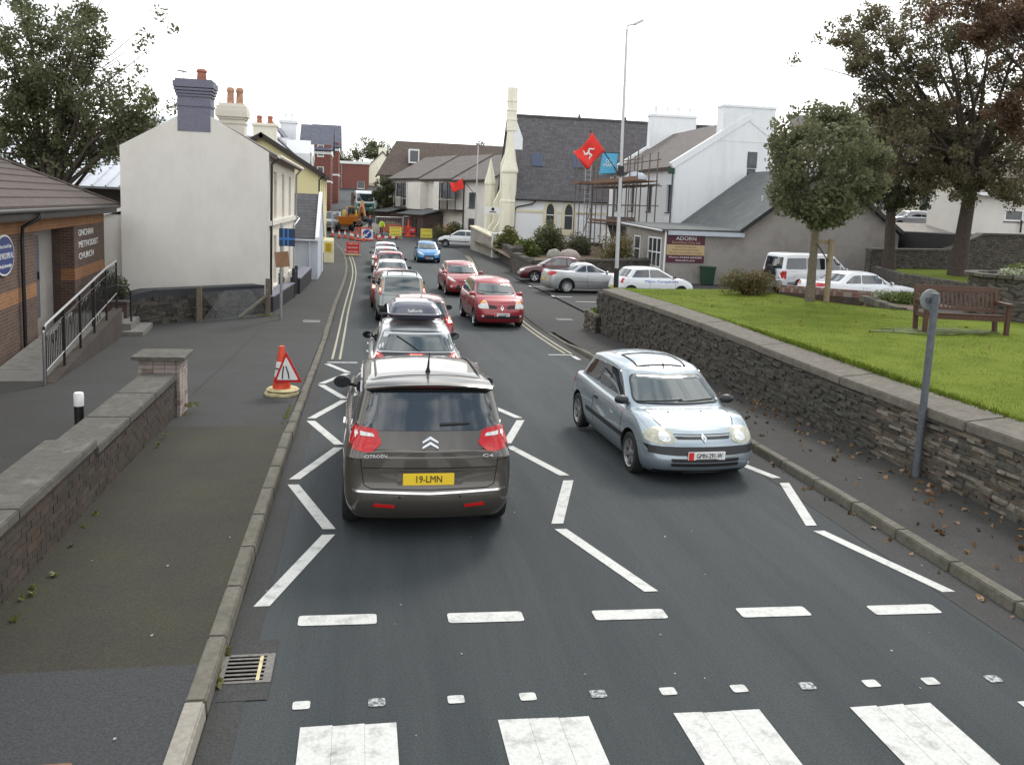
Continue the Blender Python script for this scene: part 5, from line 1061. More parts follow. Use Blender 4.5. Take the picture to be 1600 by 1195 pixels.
# garden wall round the car park, gate pier
lw = thing('car_park_wall','dark stone garden wall behind the parked cars','wall',(9.3,48,-.5))
def rubble(parent,pts,h,th,mt='rubble_dark',cope=True,name='wall_run'):
    for (a,b,ha,hb) in pts:
        a = Vector((*a,0)); b = Vector((*b,0)); d = (b-a).normalized(); n = Vector((d.y,-d.x,0))*th; za,zb2 = zg(a.y)+.0,zg(b.y)+.0
        m = MB(); m.hexa([(*(a).xy,za-.3),(*(b).xy,zb2-.3),(*(b+n).xy,zb2-.3),(*(a+n).xy,za-.3),(*(a).xy,za+ha),(*(b).xy,zb2+hb),(*(b+n).xy,zb2+hb),(*(a+n).xy,za+ha)]); m.build(name,mt,parent)
        if cope:
            # uneven row of cope stones
            L_ = (b-a).length; u = 0
            while u < L_-.05:
                l = rnd.uniform(.3,.6); e = min(u+l,L_); m = MB(); p = a+d*u; q = a+d*(e-.02); hh = ha+(hb-ha)*(u/L_); k = rnd.uniform(.08,.16); zz = za+(zb2-za)*u/L_+hh
                m.hexa([(*(p-n*.12).xy,zz),(*(q-n*.12).xy,zz),(*(q+n*1.12).xy,zz),(*(p+n*1.12).xy,zz),(*(p-n*.06).xy,zz+k),(*(q-n*.06).xy,zz+k),(*(q+n*1.06).xy,zz+k),(*(p+n*1.06).xy,zz+k)]); m.build('cope_stone','stone%d' % rnd.choice([0,2,4]),parent); u += l
rubble(lw,[((9.35,47.3),(9.15,52.8),1.0,1.15),((9.75,54.6),(10.4,65.5),1.15,1.25),((16.6,48.6),(9.35,47.3),1.25,1.0)],1.2,.4)
for (x,y) in ((9.15,53.0),(9.65,54.3)): m = MB(); m.box(x,x+.5,y,y+.5,-.6,1.0); m.add([(x-.03,y-.03,1.0),(x+.53,y-.03,1.0),(x+.53,y+.53,1.0),(x-.03,y+.53,1.0),(x+.25,y+.25,1.25)],[(0,1,4),(1,2,4),(2,3,4),(3,0,4),(0,3,2,1)]); m.build('gate_pier','rubble_dark',lw)
gp = thing('gate_pier','white painted gate pier and sloping wall at the chapel drive','pier',(10.4,68,-.5)); simple_box(gp,'pier','white_paint',10.1,10.75,67.4,68.05,-.6,1.35); simple_box(gp,'cap','white_paint',10.0,10.85,67.3,68.15,1.35,1.5)
m = MB(); m.hexa([(10.15,68.1,-.6),(10.7,68.1,-.6),(10.4,80,-.6),(9.9,80,-.6),(10.15,68.1,1.1),(10.7,68.1,1.1),(10.4,80,1.6),(9.9,80,1.6)]); m.build('wall','render_grey',gp); m = MB(); m.hexa([(10.05,68.1,1.11),(10.8,68.1,1.11),(10.5,80,1.61),(9.8,80,1.61),(10.05,68.1,1.24),(10.8,68.1,1.24),(10.5,80,1.74),(9.8,80,1.74)]); m.build('coping','cream_paint',gp)
m = MB(); V = []
for j,y in enumerate(np.linspace(48.6,77,12)):
    for i,x in enumerate(np.linspace(9.6,20,8)): V.append((x,y,-.1+.55*min(1,(y-48)/16.)+rnd.uniform(-.05,.05)))
m.add(V,[(j*8+i,j*8+i+1,j*8+i+9,j*8+i+8) for j in range(11) for i in range(7)]); struct(m.build('chapel_garden','soil',None,R(60)))
for i,(nm,lb,c_,r_,mt,n_,sz) in enumerate((('laurel_bush','yellow green laurel bush by the white gate pier',(10.9,64.5,-.1),(1.1,1.5,1.9),'leaf_olive',3500,.2),('rhododendron_bush','tall rhododendron in front of the lancet windows',(13.0,60.5,-.1),(1.3,1.4,2.5),'leaf_tree',4200,.2),('holly_bush','dark rounded evergreen bush under the lancet windows',(15.2,61.0,-.1),(1.4,1.4,1.85),'leaf_dark',4200,.14),('fern_clump','bright green fern clump behind the garden wall',(11.1,58.0,0),(1.0,1.0,1.3),'leaf_bright',1600,.22),('dwarf_conifer','small bright dwarf conifer in the chapel garden',(16.4,56,.2),(.6,.6,.8),'leaf_bright',1500,.08),('rose_bush','rose bush with pale blooms beside the lamp post',(15.0,50.2,-.1),(1.3,1.2,2.5),'leaf_shrub',3800,.14),('roadside_bush','dark bush with pink flowers beside the far white car',(9.0,89.8,-.1),(1.7,1.4,1.8),'leaf_tree',4500,.16))):
    t_ = shrub(nm,lb,c_,r_,mt,n_,sz,40+i)
    if 'rose' in nm or 'road' in nm: leaf_cloud('blooms',[(c_[0]-.3,c_[1]-r_[1]*.4,c_[2]+r_[2]*.6,r_[0]*.8,r_[1]*.5,r_[2]*.4,1)],'flowers_pale' if 'rose' in nm else 'flowers',t_,60 if 'rose' in nm else 140,.16,3)
for x,y,r_ in ((11.7,52.3,.5),(12.7,52.6,.75)):
    b_ = thing('garden_boulder','rounded %s boulder behind the car park wall' % ('pale' if r_ < .6 else 'mossy pinkish'),'boulder',(x,y,.7)); m = MB(); m.lathe([(r_,0),(r_*.95,.15),(r_*.6,.38),(.1,.48)],10,(x,y,.62)); m.v = [(v[0]+rnd.uniform(-.05,.05),v[1]+rnd.uniform(-.05,.05),v[2]) for v in m.v]; m.build('stone','rubble' if r_ < .6 else 'brick_pale',b_,R(60))

# ------------------------------------------------------------------ lamp posts, flags
def flag(name,label,p0,dirv,w_,h_,seed,emblem=True):
    """cloth hanging from a slanted staff: p0 hoist top corner"""
    t_ = thing(name,label,'flag',p0); g = random.Random(seed); d = Vector(dirv[0]); e = Vector(dirv[1]); n = d.cross(e).normalized(); V = []; nx,ny = 14,10
    def pt(u,v,o=0): 
        wv = .06*w_*math.sin(u*7+v*2)+.035*w_*math.sin(u*13-v*4); sag = -.16*w_*math.sin(u*math.pi)*(1-v)-.10*u*u*w_
        return Vector(p0)+d*(u*w_*(1-.05*v))+e*(v*h_)+n*(wv*(.15+u)+o)+Vector((0,0,sag))
    for j in range(ny+1):
        for i in range(nx+1): V.append(pt(i/nx,j/ny))
    m = MB(); m.add(V,[(j*(nx+1)+i,j*(nx+1)+i+1,(j+1)*(nx+1)+i+1,(j+1)*(nx+1)+i) for j in range(ny) for i in range(nx)]); o = m.build('cloth','flag_red',t_,R(60)); md = o.modifiers.new('s','SOLIDIFY'); md.thickness = .006
    if emblem:   # three running legs
        for s_ in (1,-1):
            for k in range(3):
                a = math.radians(100+120*k); kx,ky = .21*math.cos(a),.21*math.sin(a); fx,fy = kx+.20*math.cos(a-1.75),ky+.20*math.sin(a-1.75); gx,gy = fx+.07*math.cos(a-.5),fy+.07*math.sin(a-.5)
                q = [(.5+b*h_/w_,.5+c) for b,c in ((0,0),(kx*.5,ky*.5),(kx,ky),((kx+fx)/2,(ky+fy)/2),(fx,fy),(gx,gy))]
                m = MB(); m.tube([pt(u,v,.014*s_) for u,v in q],[.045*h_,.05*h_,.036*h_,.036*h_,.02*h_,.014*h_],6); m.build('emblem_leg','sign_white',t_)
    return t_
def lamppost(name,label,x,y,z0,h,lean,sleeve=1.3,arm=1.0):
    t_ = thing(name,label,'lamp post',(x,y,z0)); m = MB(); m.tube([(x,y,z0-.1),(x+lean*sleeve/h,y,z0+sleeve)],.11,12); m.build('base_sleeve','black_iron',t_,R(40)); m = MB(); m.tube([(x+lean*.9*sleeve/h,y,z0+sleeve*.95),(x+lean*.5,y,z0+h*.5),(x+lean,y,z0+h)],[.085,.07,.045],12); m.build('column','galv_light',t_,R(40))
    if arm:
        m = MB(); m.tube([(x+lean,y,z0+h-.02),(x+lean+.02,y,z0+h+.15),(x+lean+.30,y-.02,z0+h+.22)],.03,8); m.build('bracket','galv_light',t_); m = MB(); m.obox((x+lean+.48,y-.03,z0+h+.30),(.42,.16,.10),0,0,R(-28)); m.build('lantern','galv_light',t_,None,.02)
    return t_
LX,LY = 10.72,35.6; l1 = lamppost('lamp_post','tall pale lamp post with a red flag beside the stone wall end',LX,LY,-.42,11.35,-.15,1.55)
st = thing('flag_staff','slanted flag staff clamped to the near lamp post','flag staff',(10.6,35.5,5.2)); m = MB(); m.tube([(10.62,35.5,4.95),(9.1,35.1,6.75)],.022,6); m.build('staff','black_iron',st); simple_box(st,'clamp','black_iron',10.5,10.72,35.4,35.55,5.0,5.4)
flag('red_flag','red flag with a white three legged emblem on the near lamp post',(9.18,35.08,6.68),((-.62,-.12,-.55),(.62,.12,-.74)),1.30,.98,2)
bn = thing('blue_banner','pale blue banner on the near lamp post','banner',(10.0,35.4,5.0)); 
m = MB(); m.hexa([(9.75,35.72,5.02),(10.45,35.72,5.06),(10.45,35.735,5.06),(9.75,35.735,5.02),(9.86,35.72,5.92),(10.52,35.72,5.96),(10.52,35.735,5.96),(9.86,35.735,5.92)]); m.build('cloth','banner_blue',bn)
for z in (5.06,5.92): m = MB(); m.tube([(9.78,35.73,z),(10.62,35.7,z+.03)],.014,5); m.build('arm','black_iron',bn)
text_mesh('lettering','OF\nMAN',.20,'sign_white',bn,frame((10.12,35.712,5.50),(1,0,.05),(.1,0,1)),.002)
l2 = lamppost('lamp_post','far lamp post with a red flag in front of the houses',10.35,80.5,-.3,9.3,.05,1.2,0)
st = thing('flag_staff','short flag staff on the far lamp post','flag staff',(10.3,80.4,4)); m = MB(); m.tube([(10.35,80.4,4.4),(8.9,80.0,6.0)],.03,6); m.build('staff','black_iron',st)
flag('red_flag','small red flag on the far lamp post',(8.95,80.0,6.0),((-.8,-.1,-.2),(.25,0,-1)),1.45,.95,5,False)

# ------------------------------------------------------------------ post with round sign, bench, tree stakes, planters
po = thing('sign_post','leaning grey post carrying the back of a round sign beside the stone wall','sign',(7.52,10.35,.1)); m = MB(); m.tube([(7.50,10.36,zg(10)+.05),(7.50,10.33,2.60)],.048,12); m.build('post','grey_post',po,R(40))
m = MB(); m.lathe([(.14,0),(.145,.008),(.145,.026),(.135,.032)],24,(7.50,10.42,2.50),'y'); m.build('disc','sign_grey',po,R(30)); simple_box(po,'clamp','grey_post',7.42,7.58,10.37,10.425,2.48,2.53)
be = thing('park_bench','dark brown wooden slatted park bench on the lawn','bench',(13.05,17.05,zl(13,17)+.0),R(-14),world=False)
def bp(nm,*b): m = MB(); m.box(*b); return m.build(nm,'brown_wood',be,None,.008)
BW = .86
for sx in (-BW,BW):
    bp('leg',sx-.045,sx+.045,-.32,-.23,-.05,.64); m = MB(); m.hexa([(sx-.045,.20,-.05),(sx+.045,.20,-.05),(sx+.045,.29,-.05),(sx-.045,.29,-.05),(sx-.045,.36,.98),(sx+.045,.36,.98),(sx+.045,.44,.98),(sx-.045,.44,.98)]); m.build('back_post','brown_wood',be,None,.008)
    bp('armrest',sx-.065,sx+.065,-.40,.34,.64,.695); bp('side_rail',sx-.03,sx+.03,-.23,.24,.30,.40)
bp('front_rail',-BW+.04,BW-.04,-.31,-.26,.30,.41)
for i in range(5): y = -.33+i*.115; bp('seat_slat',-BW+.05,BW-.05,y,y+.095,.41-.012*i,.437-.012*i)
m = MB(); m.hexa([(-BW,.345,.86),(BW,.345,.86),(BW,.39,.86),(-BW,.39,.86),(-BW,.365,.99),(BW,.365,.99),(BW,.41,.99),(-BW,.41,.99)]); m.build('top_rail','brown_wood',be,None,.008); m = MB(); m.hexa([(-BW,.245,.45),(BW,.245,.45),(BW,.285,.45),(-BW,.285,.45),(-BW,.255,.52),(BW,.255,.52),(BW,.295,.52),(-BW,.295,.52)]); m.build('lower_rail','brown_wood',be)
for i in range(17):
    x = -BW+.10+i*(2*BW-.2)/16; m = MB(); m.hexa([(x-.022,.262,.52),(x+.022,.262,.52),(x+.022,.278,.52),(x-.022,.278,.52),(x-.022,.355,.87),(x+.022,.355,.87),(x+.022,.371,.87),(x-.022,.371,.87)]); m.build('back_slat','brown_wood',be)
tk = thing('tree_stake','pair of timber stakes with a cross bar beside the young tree','stake',(13.5,23.7,.95)); 
for x,y,h in ((13.68,23.8,2.35),): m = MB(); m.tube([(x,y,.8),(x,y,.95+h-.35)],.085,8); m.build('stake','stake_wood',tk)
m = MB(); m.obox((13.47,23.90,2.86),(.62,.12,.12)); m.build('cross_bar','stake_wood',tk); m = MB(); m.tube([(13.20,23.75,2.8),(13.35,23.72,2.6),(13.60,23.75,2.3)],.02,5); m.build('tie','black_plastic',tk)
shrub('berberis_shrub','low rounded green and rust coloured shrub on the lawn',(12.2,26.2,zl(12.2,26)),(1.15,.85,.82),'leaf_shrub',6500,.07,77)
rp_ = thing('planter','round dry stone planter with bright flowers at the right edge','planter',(17.6,20.4,1.1))
m = MB(); m.lathe([(1.55,-.1),(1.50,1.15),(1.2,1.15)],28,(17.75,20.6,1.05)); m.build('wall','rubble_dark',rp_); 
for k in range(26): a = 2*math.pi*k/26; m = MB(); m.obox((17.75+1.45*math.cos(a),20.6+1.45*math.sin(a),2.23),(.34,.33,.08),a+math.pi/2); m.build('cope_stone','stone%d' % (k%5),rp_)
m = MB(); m.lathe([(1.3,0),(.1,.1)],16,(17.75,20.6,2.18)); m.build('soil','soil',rp_); leaf_cloud('plants',[(17.6,20.2,2.36,.9,.9,.25,1)],'leaf_bright',rp_,1200,.10,4); leaf_cloud('blooms',[(17.9,20.1,2.50,.6,.6,.2,1)],'flowers',rp_,700,.07,5); leaf_cloud('grey_leaves',[(16.7,20.0,2.35,.4,.4,.12,1)],'flowers_pale',rp_,400,.08,6)
bk = thing('low_brick_wall','low curved brick wall edging the lawn in front of the white saloon','wall',(17.6,29,0))
q = [(15.75,30.9),(16.6,30.3),(17.6,29.6),(18.6,28.7),(19.3,27.9)]
for (a,b) in zip(q[:-1],q[1:]):
    d = Vector((b[0]-a[0],b[1]-a[1])); d.normalize(); n = Vector((-d.y,d.x))*.25
    for mt,z0,z1,e in (('brick_old',-.5,.72,0),('brick_soldier',.72,.98,.012)): m = MB(); c_ = [Vector(a)-n*e,Vector(b)-n*e,Vector(b)+n*(1+e),Vector(a)+n*(1+e)]; m.hexa([(v.x,v.y,z0) for v in c_]+[(v.x,v.y,z1) for v in c_]); m.build('brick_courses' if z0 < 0 else 'soldier_course',mt,bk)
fbed = thing('flower_bed','stone edged flower bed behind the bench','flower bed',(16.5,25,.9)); m = MB(); m.prism([(16.2,24),(17.3,27.6),(19.2,27.0),(18.6,23.5)],'z',.3,.90); m.build('soil','soil',fbed)
for i in range(7): m = MB(); m.obox((16.15+i*.16,23.9+i*.55,.88),(.3,.5,.2),-.25); m.build('edging_stone','stone%d' % (i%5),fbed)
leaf_cloud('plants',[(17.8,26.0,1.05,.9,.9,.2,1)],'leaf_bright',fbed,1500,.12,8); leaf_cloud('blooms',[(17.3,26.4,1.12,.6,.4,.15,1)],'flowers_pale',fbed,300,.09,9)
# terraces behind the lawn
m = MB(); m.prism([(24.3,27.5),(24.6,36),(27.0,42.6),(62,42.6),(62,14),(19.5,14),(18.5,23),(21,27)],'z',-.5,1.02); struct(m.build('terrace','asphalt_old'))
m = MB(); V = []; 
for j in range(13):
    for i in range(13): x = max(25.0,25.0+(y0_-36)*.37 if (y0_ := 27.6+j*1.24) > 36 else 25.0)+i*1.6; y = 27.6+j*1.24; V.append((x,y,1.06+.10*(j/12)*i/4+rnd.uniform(-.02,.02)))
m.add(V,[(j*13+i,j*13+i+1,j*13+i+14,j*13+i+13) for j in range(12) for i in range(12)]); struct(m.build('upper_lawn','grass',None,R(60)))
tw_ = thing('terrace_wall','low dark stone wall between the parked cars and the upper lawn','wall',(24.3,32,0)); 
for a,b in (((24.25,27.3),(24.55,36.2)),((24.55,36.2),(27.0,42.8))):
    m = MB(); m.hexa([(a[0],a[1],-.5),(a[0]+.4,a[1],-.5),(b[0]+.4,b[1],-.5),(b[0],b[1],-.5),(a[0],a[1],1.15),(a[0]+.4,a[1],1.15),(b[0]+.4,b[1],1.2),(b[0],b[1],1.2)]); m.build('wall_run','rubble_dark',tw_)
rtw = thing('retaining_wall','high dark rubble retaining wall behind the large trees','wall',(40,43,1)); 
for (x0,x1,h0,h1) in ((26.9,31.5,2.0,2.1),(31.5,33.5,2.1,3.05),(33.5,64,3.05,3.35)): m = MB(); m.hexa([(x0,42.7,-.5),(x1,42.7,-.5),(x1,43.2,-.5),(x0,43.2,-.5),(x0,42.7,h0),(x1,42.7,h1),(x1,43.2,h1),(x0,43.2,h0)]); m.build('wall_run','rubble_dark',rtw); m = MB(); m.hexa([(x0,42.62,h0),(x1,42.62,h1),(x1,43.28,h1),(x0,43.28,h0),(x0,42.62,h0+.1),(x1,42.62,h1+.1),(x1,43.28,h1+.1),(x0,43.28,h0+.1)]); m.build('coping','coping',rtw)
m = MB(); m.box(31.8,140,43.2,140,-.5,3.02); struct(m.build('hillside','asphalt_old'))
gr = thing('low_garage','low grey garage with lichen covered roof below the parked silver car','garage',(34,48,1)); simple_box(gr,'wall','render_grey',31.4,37.6,49.0,53,0,2.75); simple_box(gr,'fascia','white_paint',31.3,37.7,48.93,48.99,2.62,2.80); slab(gr,'roof','rubble',[(31.2,48.8,2.80),(37.8,48.8,2.80),(37.8,53.4,3.55),(31.2,53.4,3.55)],.1); simple_box(gr,'window','glass_house',34.6,35.9,48.96,48.99,1.6,2.2)
# white bungalow at the right edge and houses behind the trees
wb_ = thing('white_bungalow','white roughcast bungalow with small window behind the retaining wall','house',(42,49.5,3)); op = (3.0,4.35,1.0,1.75); wall(wb_,'wall','render_cream',(37.2,49.5,2.9),X,-Y_,14,2.75,[op],.12); window(wb_,(37.2,49.5,2.9),X,-Y_,op,'white_paint',1,1,.06,'glass_house',.1,'coping'); simple_box(wb_,'side','render_cream',37.2,37.3,49.51,53,2.9,5.6)
slab(wb_,'roof','tiles_warm',[(36.9,49.1,5.62),(51.6,49.1,5.62),(51.6,54,8.2),(36.9,54,8.2)],.15); simple_box(wb_,'fascia','white_paint',36.95,51.5,49.0,49.08,5.42,5.62); m = MB(); m.tube([(37.4,49.4,5.5),(37.4,49.4,2.9)],.06,8); m.build('downpipe','black_iron',wb_); simple_box(wb_,'vent_pipe','black_iron',41.3,41.36,49.3,49.4,3.2,4.0)
hb = thing('slate_house','dark slate roofed house with cream chimney behind the large trees','house',(50,62,3)); simple_box(hb,'wall','render_buff',37,63,68,78,2.9,8.6); slab(hb,'roof_slope','slates_brown',[(36.6,67.5,8.5),(63.4,67.5,8.5),(63.4,73,12.6),(36.6,73,12.6)],.15)
chimney(hb,'chimney','render_pale_yellow',53.6,56.4,67.0,68.3,7.8,14.0,[(13.7,13.9,.1)],[(54.4,67.6,.5,.2),(55.5,67.6,.5,.2)],'pot_orange')
for x in (39.5,43,47): simple_box(hb,'window','glass_house',x,x+1.1,67.95,67.99,4.6,6.2)

# ------------------------------------------------------------------ pair of houses beyond the chapel (own axes: front along +y, facing -x)
hr = thing('terraced_houses','cream rendered pair of houses with stepped brown roofs and dark bay balconies','house',(12.9,86.5,-.1),R(20.5),world=False)
def hp(nm,mt,*b): m = MB(); m.box(*b); return m.build(nm,mt,hr)
o0 = Vector((0,26,-.5)); opsf = [(3.0,4.6,3.9,5.5),(3.0,4.4,.9,2.7),(12.2,12.7,3.9,5.6),(13.2,13.7,3.9,5.6),(14.2,14.7,3.9,5.6),(20.6,22.2,3.9,5.5),(20.6,22.2,1.0,2.8)]
wall(hr,'front_wall','render_cream',(0,26,-.5),(0,-1,0),(-1,0,0),26,7.0,opsf,.15)
for op in opsf: window(hr,(0,26,-.5),(0,-1,0),(-1,0,0),op,'grey_post',1,1,.12,'glass_house',.07,'dark_timber')
wall(hr,'end_wall','render_cream',(0,0,-.5),(1,0,0),(0,-1,0),9,7.0,(),.1,(4.5,9.6)); hp('back','render_cream',8.8,9,0,26,-.5,6.5); hp('far_wall','render_cream',0,9,25.8,26,-.5,6.5)
for i,(a,b,h) in enumerate(((-.3,8.6,0),(8.6,17.2,.15),(17.2,26.4,.3))):
    slab(hr,'roof_slope','slates_brown',[(-.6,a,6.3+h),(-.6,b,6.3+h),(4.5,b,9.2+h),(4.5,a,9.2+h)],.16); slab(hr,'roof_slope','slates_brown',[(9.6,a,6.3+h),(9.6,b,6.3+h),(4.5,b,9.2+h),(4.5,a,9.2+h)],.16)
    hp('eaves','dark_timber',-.62,-.02,a,b,6.08+h,6.22+h)
for y0 in (6.6,19.2):   # glazed balcony bays
    b_ = hp('bay_balcony','dark_timber',-1.0,-.01,y0,y0+4.0,2.95,3.15); 
    for y in (y0,y0+1.95,y0+3.9): hp('bay_post','dark_timber',-1.0,-.90,y,y+.1,3.15,6.1)
    hp('bay_glass','glass_house',-.80,-.75,y0+.1,y0+3.9,4.4,6.0); hp('bay_rail','render_grey',-.98,-.93,y0,y0+4.0,4.1,4.25)
    for k in range(12): hp('baluster','dark_timber',-.97,-.94,y0+.12+k*.33,y0+.16+k*.33,3.15,4.1)
hp('wing','render_cream',-1.0,-.01,10.6,12.0,3.0,6.1); hp('wing','render_cream',-1.0,-.01,15.6,19.6,3.0,6.1); hp('porch','brick_brown',-2.4,-.01,11.4,17.6,-.5,2.5); slab(hr,'porch_roof','felt_roof',[(-2.8,11,2.45),(-2.8,18,2.45),(0,18,3.15),(0,11,3.15)],.1)
for k in range(3): hp('porch_window','glass_dark',-2.44,-2.405,13.2+k*.9,13.5+k*.9,.4,2.0)
hp('porch','brick_brown',-2.2,-.01,21.6,26,-.5,2.6); slab(hr,'porch_roof','felt_roof',[(-2.6,21.4,2.55),(-2.6,26.3,2.55),(0,26.3,3.2),(0,21.4,3.2)],.1); hp('door_frame','white_paint',-.06,.0,18.2,20.8,-.5,2.6); hp('door','grey_post',-.10,-.06,18.5,19.4,-.4,2.3)
m = MB(); m.tube([(-.1,6.4,6.1),(-.1,6.4,-.5)],.07,6); m.tube([(-.1,17.4,6.1),(-.1,17.4,3)],.07,6); m.build('downpipe','black_iron',hr)
br_ = thing('brown_roof_house','large brown roofed house with a white dormer window behind the pair of houses','house',(10,121,1)); simple_box(br_,'wall','render_grey',2.5,24,121,131,0,7.4)
slab(br_,'roof_slope','tiles_warm',[(1.8,120.4,7.2),(24.6,120.4,7.2),(22,126,12.2),(4.6,126,12.2)],.2); slab(br_,'roof_slope','tiles_warm',[(1.8,120.4,7.2),(1.8,131.6,7.2),(4.6,126,12.2),(4.62,126,12.2)],.2)
dm = MB(); dm.box(6.2,7.6,121.6,124,9.0,10.9); dm = dm.build('dormer','white_paint',br_); simple_box(dm,'pane','glass_house',6.35,7.45,121.56,121.6,9.2,10.7); simple_box(br_,'window','white_paint',2.9,4.0,120.94,121,4.6,6.6); simple_box(br_,'window_pane','glass_dark',3.05,3.85,120.9,120.935,4.75,6.45)
# ------------------------------------------------------------------ left far side
wbg = thing('white_block','large white apartment block with pale slate roof up the hill on the left','building',(-16,100,0)); wall(wbg,'end_wall','render_white',(-26,100,-.5),X,-Y_,18.0,10.6,[(13.4,13.9,9.3,10.1),(14.4,14.9,9.3,10.1),(15.4,15.9,9.3,10.1)],.1); wall(wbg,'front_wall','render_white',(-8,100,-.5),Y_,X,20,9.5,[(2+i*3,3.2+i*3,b,b+1.6) for i in range(6) for b in (4.4,7.4)],.15)
for i in range(3): window(wbg,(-26,100,-.5),X,-Y_,(13.4+i,13.9+i,9.3,10.1),'grey_post',1,1,.08,'glass_house',.05,None)
for i in range(6):
    for b in (4.4,7.4): window(wbg,(-8,100,-.5),Y_,X,(2+i*3,3.2+i*3,b,b+1.6))
slab(wbg,'roof_slope','zinc',[(-26,99.7,10.1),(-8.9,99.7,10.1),(-10.5,106,12.2),(-26,106,12.2)],.2); slab(wbg,'roof_slope','slates_blue',[(-7.6,99.7,9.0),(-7.6,121,9.0),(-10.5,121,12.4),(-10.5,104,12.4)],.2); m = MB(); m.tube([(-13.5,103,11.2),(-13.5,103,11.9)],.4,8); m.build('roof_vent','galv_light',wbg)
chimney(wbg,'chimney','render_white',-10.6,-8.6,118,119.5,10.5,13.6,[(13.2,13.5,.15)],[(-10,118.7,.9,.18),(-9.2,118.7,.9,.18)],'render_white')
dh = thing('dormer_house','small blue roofed house with dormers between the yellow house and the brick block','house',(-6,86,0)); simple_box(dh,'wall','render_cream2',-12,-4.9,80,94,-.5,6.4); slab(dh,'roof_slope','slates_blue',[(-4.5,79.8,6.2),(-4.5,94.2,6.2),(-8.4,94.2,9.6),(-8.4,79.8,9.6)],.15)
for y in (82.5,88): m = MB(); m.prism([(y-1,6.3),(y+1,6.3),(y+1,7.6),(y,8.8),(y-1,7.6)],'x',-6.8,-4.7); m.build('dormer','white_paint',dh); simple_box(dh,'dormer_pane','glass_house',-4.69,-4.66,y-.6,y+.6,6.5,7.7)
simple_box(dh,'bay','cream_paint',-4.9,-4.3,80.3,82,-.5,5.6); simple_box(dh,'shop_door','dark_timber',-4.29,-4.25,80.6,81.7,-.3,2.9)
def brickbay(t_,x1,y0,y1,h,zb2):
    ops = [(.6,2.4,zb2+k*2.9,zb2+k*2.9+1.6) for k in range(3)]
    wall(t_,'front_wall','brick_red',(x1,y0,-.5),Y_,X,y1-y0,h+.5,[((y1-y0)/2-.9,(y1-y0)/2+.9,a[2],a[3]) for a in ops],.12); wall(t_,'side_wall','brick_red',(x1-2.7,y0,-.5),X,-Y_,2.7,h+.5,[(.9,1.8,a[2],a[3]) for a in ops],.12)
    for a in ops: window(t_,(x1,y0,-.5),Y_,X,((y1-y0)/2-.9,(y1-y0)/2+.9,a[2],a[3]),'white_paint',2,1,.1,'glass_house',.1,'cream_paint'); window(t_,(x1-2.7,y0,-.5),X,-Y_,(.9,1.8,a[2],a[3]),'white_paint',1,1,.1,'glass_house',.12,'cream_paint')
    mid = (y0+y1)/2
    for s_,yy in ((1,y0-.4),(-1,y1+.4)): slab(t_,'roof_slope','slates_blue',[(x1-4.2,yy,h),(x1+.3,yy,h),(x1+.3,mid,h+3.6),(x1-4.2,mid,h+3.6)],.18)
    m = MB(); m.prism([(y0,h-.2),(y1,h-.2),(mid,h+3.3)],'x',x1-.02,x1+.06); m.build('gable','white_paint',t_); simple_box(t_,'white_band','white_paint',x1-2.7,x1+.08,y0-.06,y1+.06,h-.55,h-.2); simple_box(t_,'white_band','white_paint',x1-2.7,x1+.05,y0-.04,y1+.04,zb2+1.9,zb2+2.15)
b1_ = thing('brick_apartments','red brick apartment building with white gable and blue slate roof, nearer of two','building',(-6,124,0)); brickbay(b1_,-4.3,122,130,10.2,4.0)
b2_ = thing('brick_apartments','red brick apartment building with white gable and blue slate roof, farther of two','building',(-5,142,0)); brickbay(b2_,-3.7,138,146,11.6,5.4)
fbk = thing('flat_brick_building','flat topped red brick building at the top of the hill','building',(-2,172,4)); wall(fbk,'wall','brick_red',(-12,172,3),X,-Y_,13.2,7.6,[(11.0,12.4,3.0,4.4)],.1); window(fbk,(-12,172,3),X,-Y_,(11.0,12.4,3.0,4.4),'white_paint'); simple_box(fbk,'side','brick_red',1.0,1.2,172.01,184,3,10.6); simple_box(fbk,'parapet','white_paint',-12.2,1.4,171.8,184,10.6,11.1); m = MB(); m.tube([(-4,171.9,10.5),(-4,171.9,4)],.1,6); m.build('downpipe','render_grey',fbk)
cf = thing('cream_far_house','cream gabled house at the top of the hill','house',(4,186,4)); wall(cf,'gable_wall','render_pale_yellow',(-.5,186,3),X,-Y_,9,6.3,(),.1,(4.5,11.0)); slab(cf,'roof_slope','slates_dark',[(8.9,185.8,9.0),(8.9,196,9.0),(4,196,14.1),(4,185.8,14.1)],.2); slab(cf,'roof_slope','slates_dark',[(-.9,185.8,9.0),(-.9,196,9.0),(4,196,14.1),(4,185.8,14.1)],.2); simple_box(cf,'chimney','render_pale_yellow',3.2,4.8,186.05,187.5,12.5,14.8); simple_box(cf,'low_wall','render_pale_yellow',1.2,9,183,186,3,7.4)

# ------------------------------------------------------------------ road works
def cone(i,x,y,label,h=.75):
    z = zg(y); t_ = thing('traffic_cone',label,'traffic cone',(x,y,z),group='cones round the road works',world=False)
    if i == 0:
        m = MB(); m.box(-.19,.19,-.19,.19,.02,.06); m.build('foot','black_plastic',t_); m = MB(); m.lathe([(.15,.06),(.10,.34)],12); m.build('lower_body','cone_orange',t_,R(40)); m = MB(); m.lathe([(.10,.34),(.065,.56)],12); m.build('sleeve','cone_white',t_,R(40)); m = MB(); m.lathe([(.065,.56),(.03,.75)],12); m.build('tip','cone_orange',t_,R(40)); cone.src = t_
    else:
        for c_ in cone.src.children: k = c_.copy(); COL.objects.link(k); k.parent = t_
    t_.scale = (1.15,)*3
cx_ = [(-3.0,93.5),(-2.3,92.0),(-1.7,92.3),(-1.1,91.0),(-.9,90.2),(-.4,89.2),(.2,88.4),(1.8,90.4)]
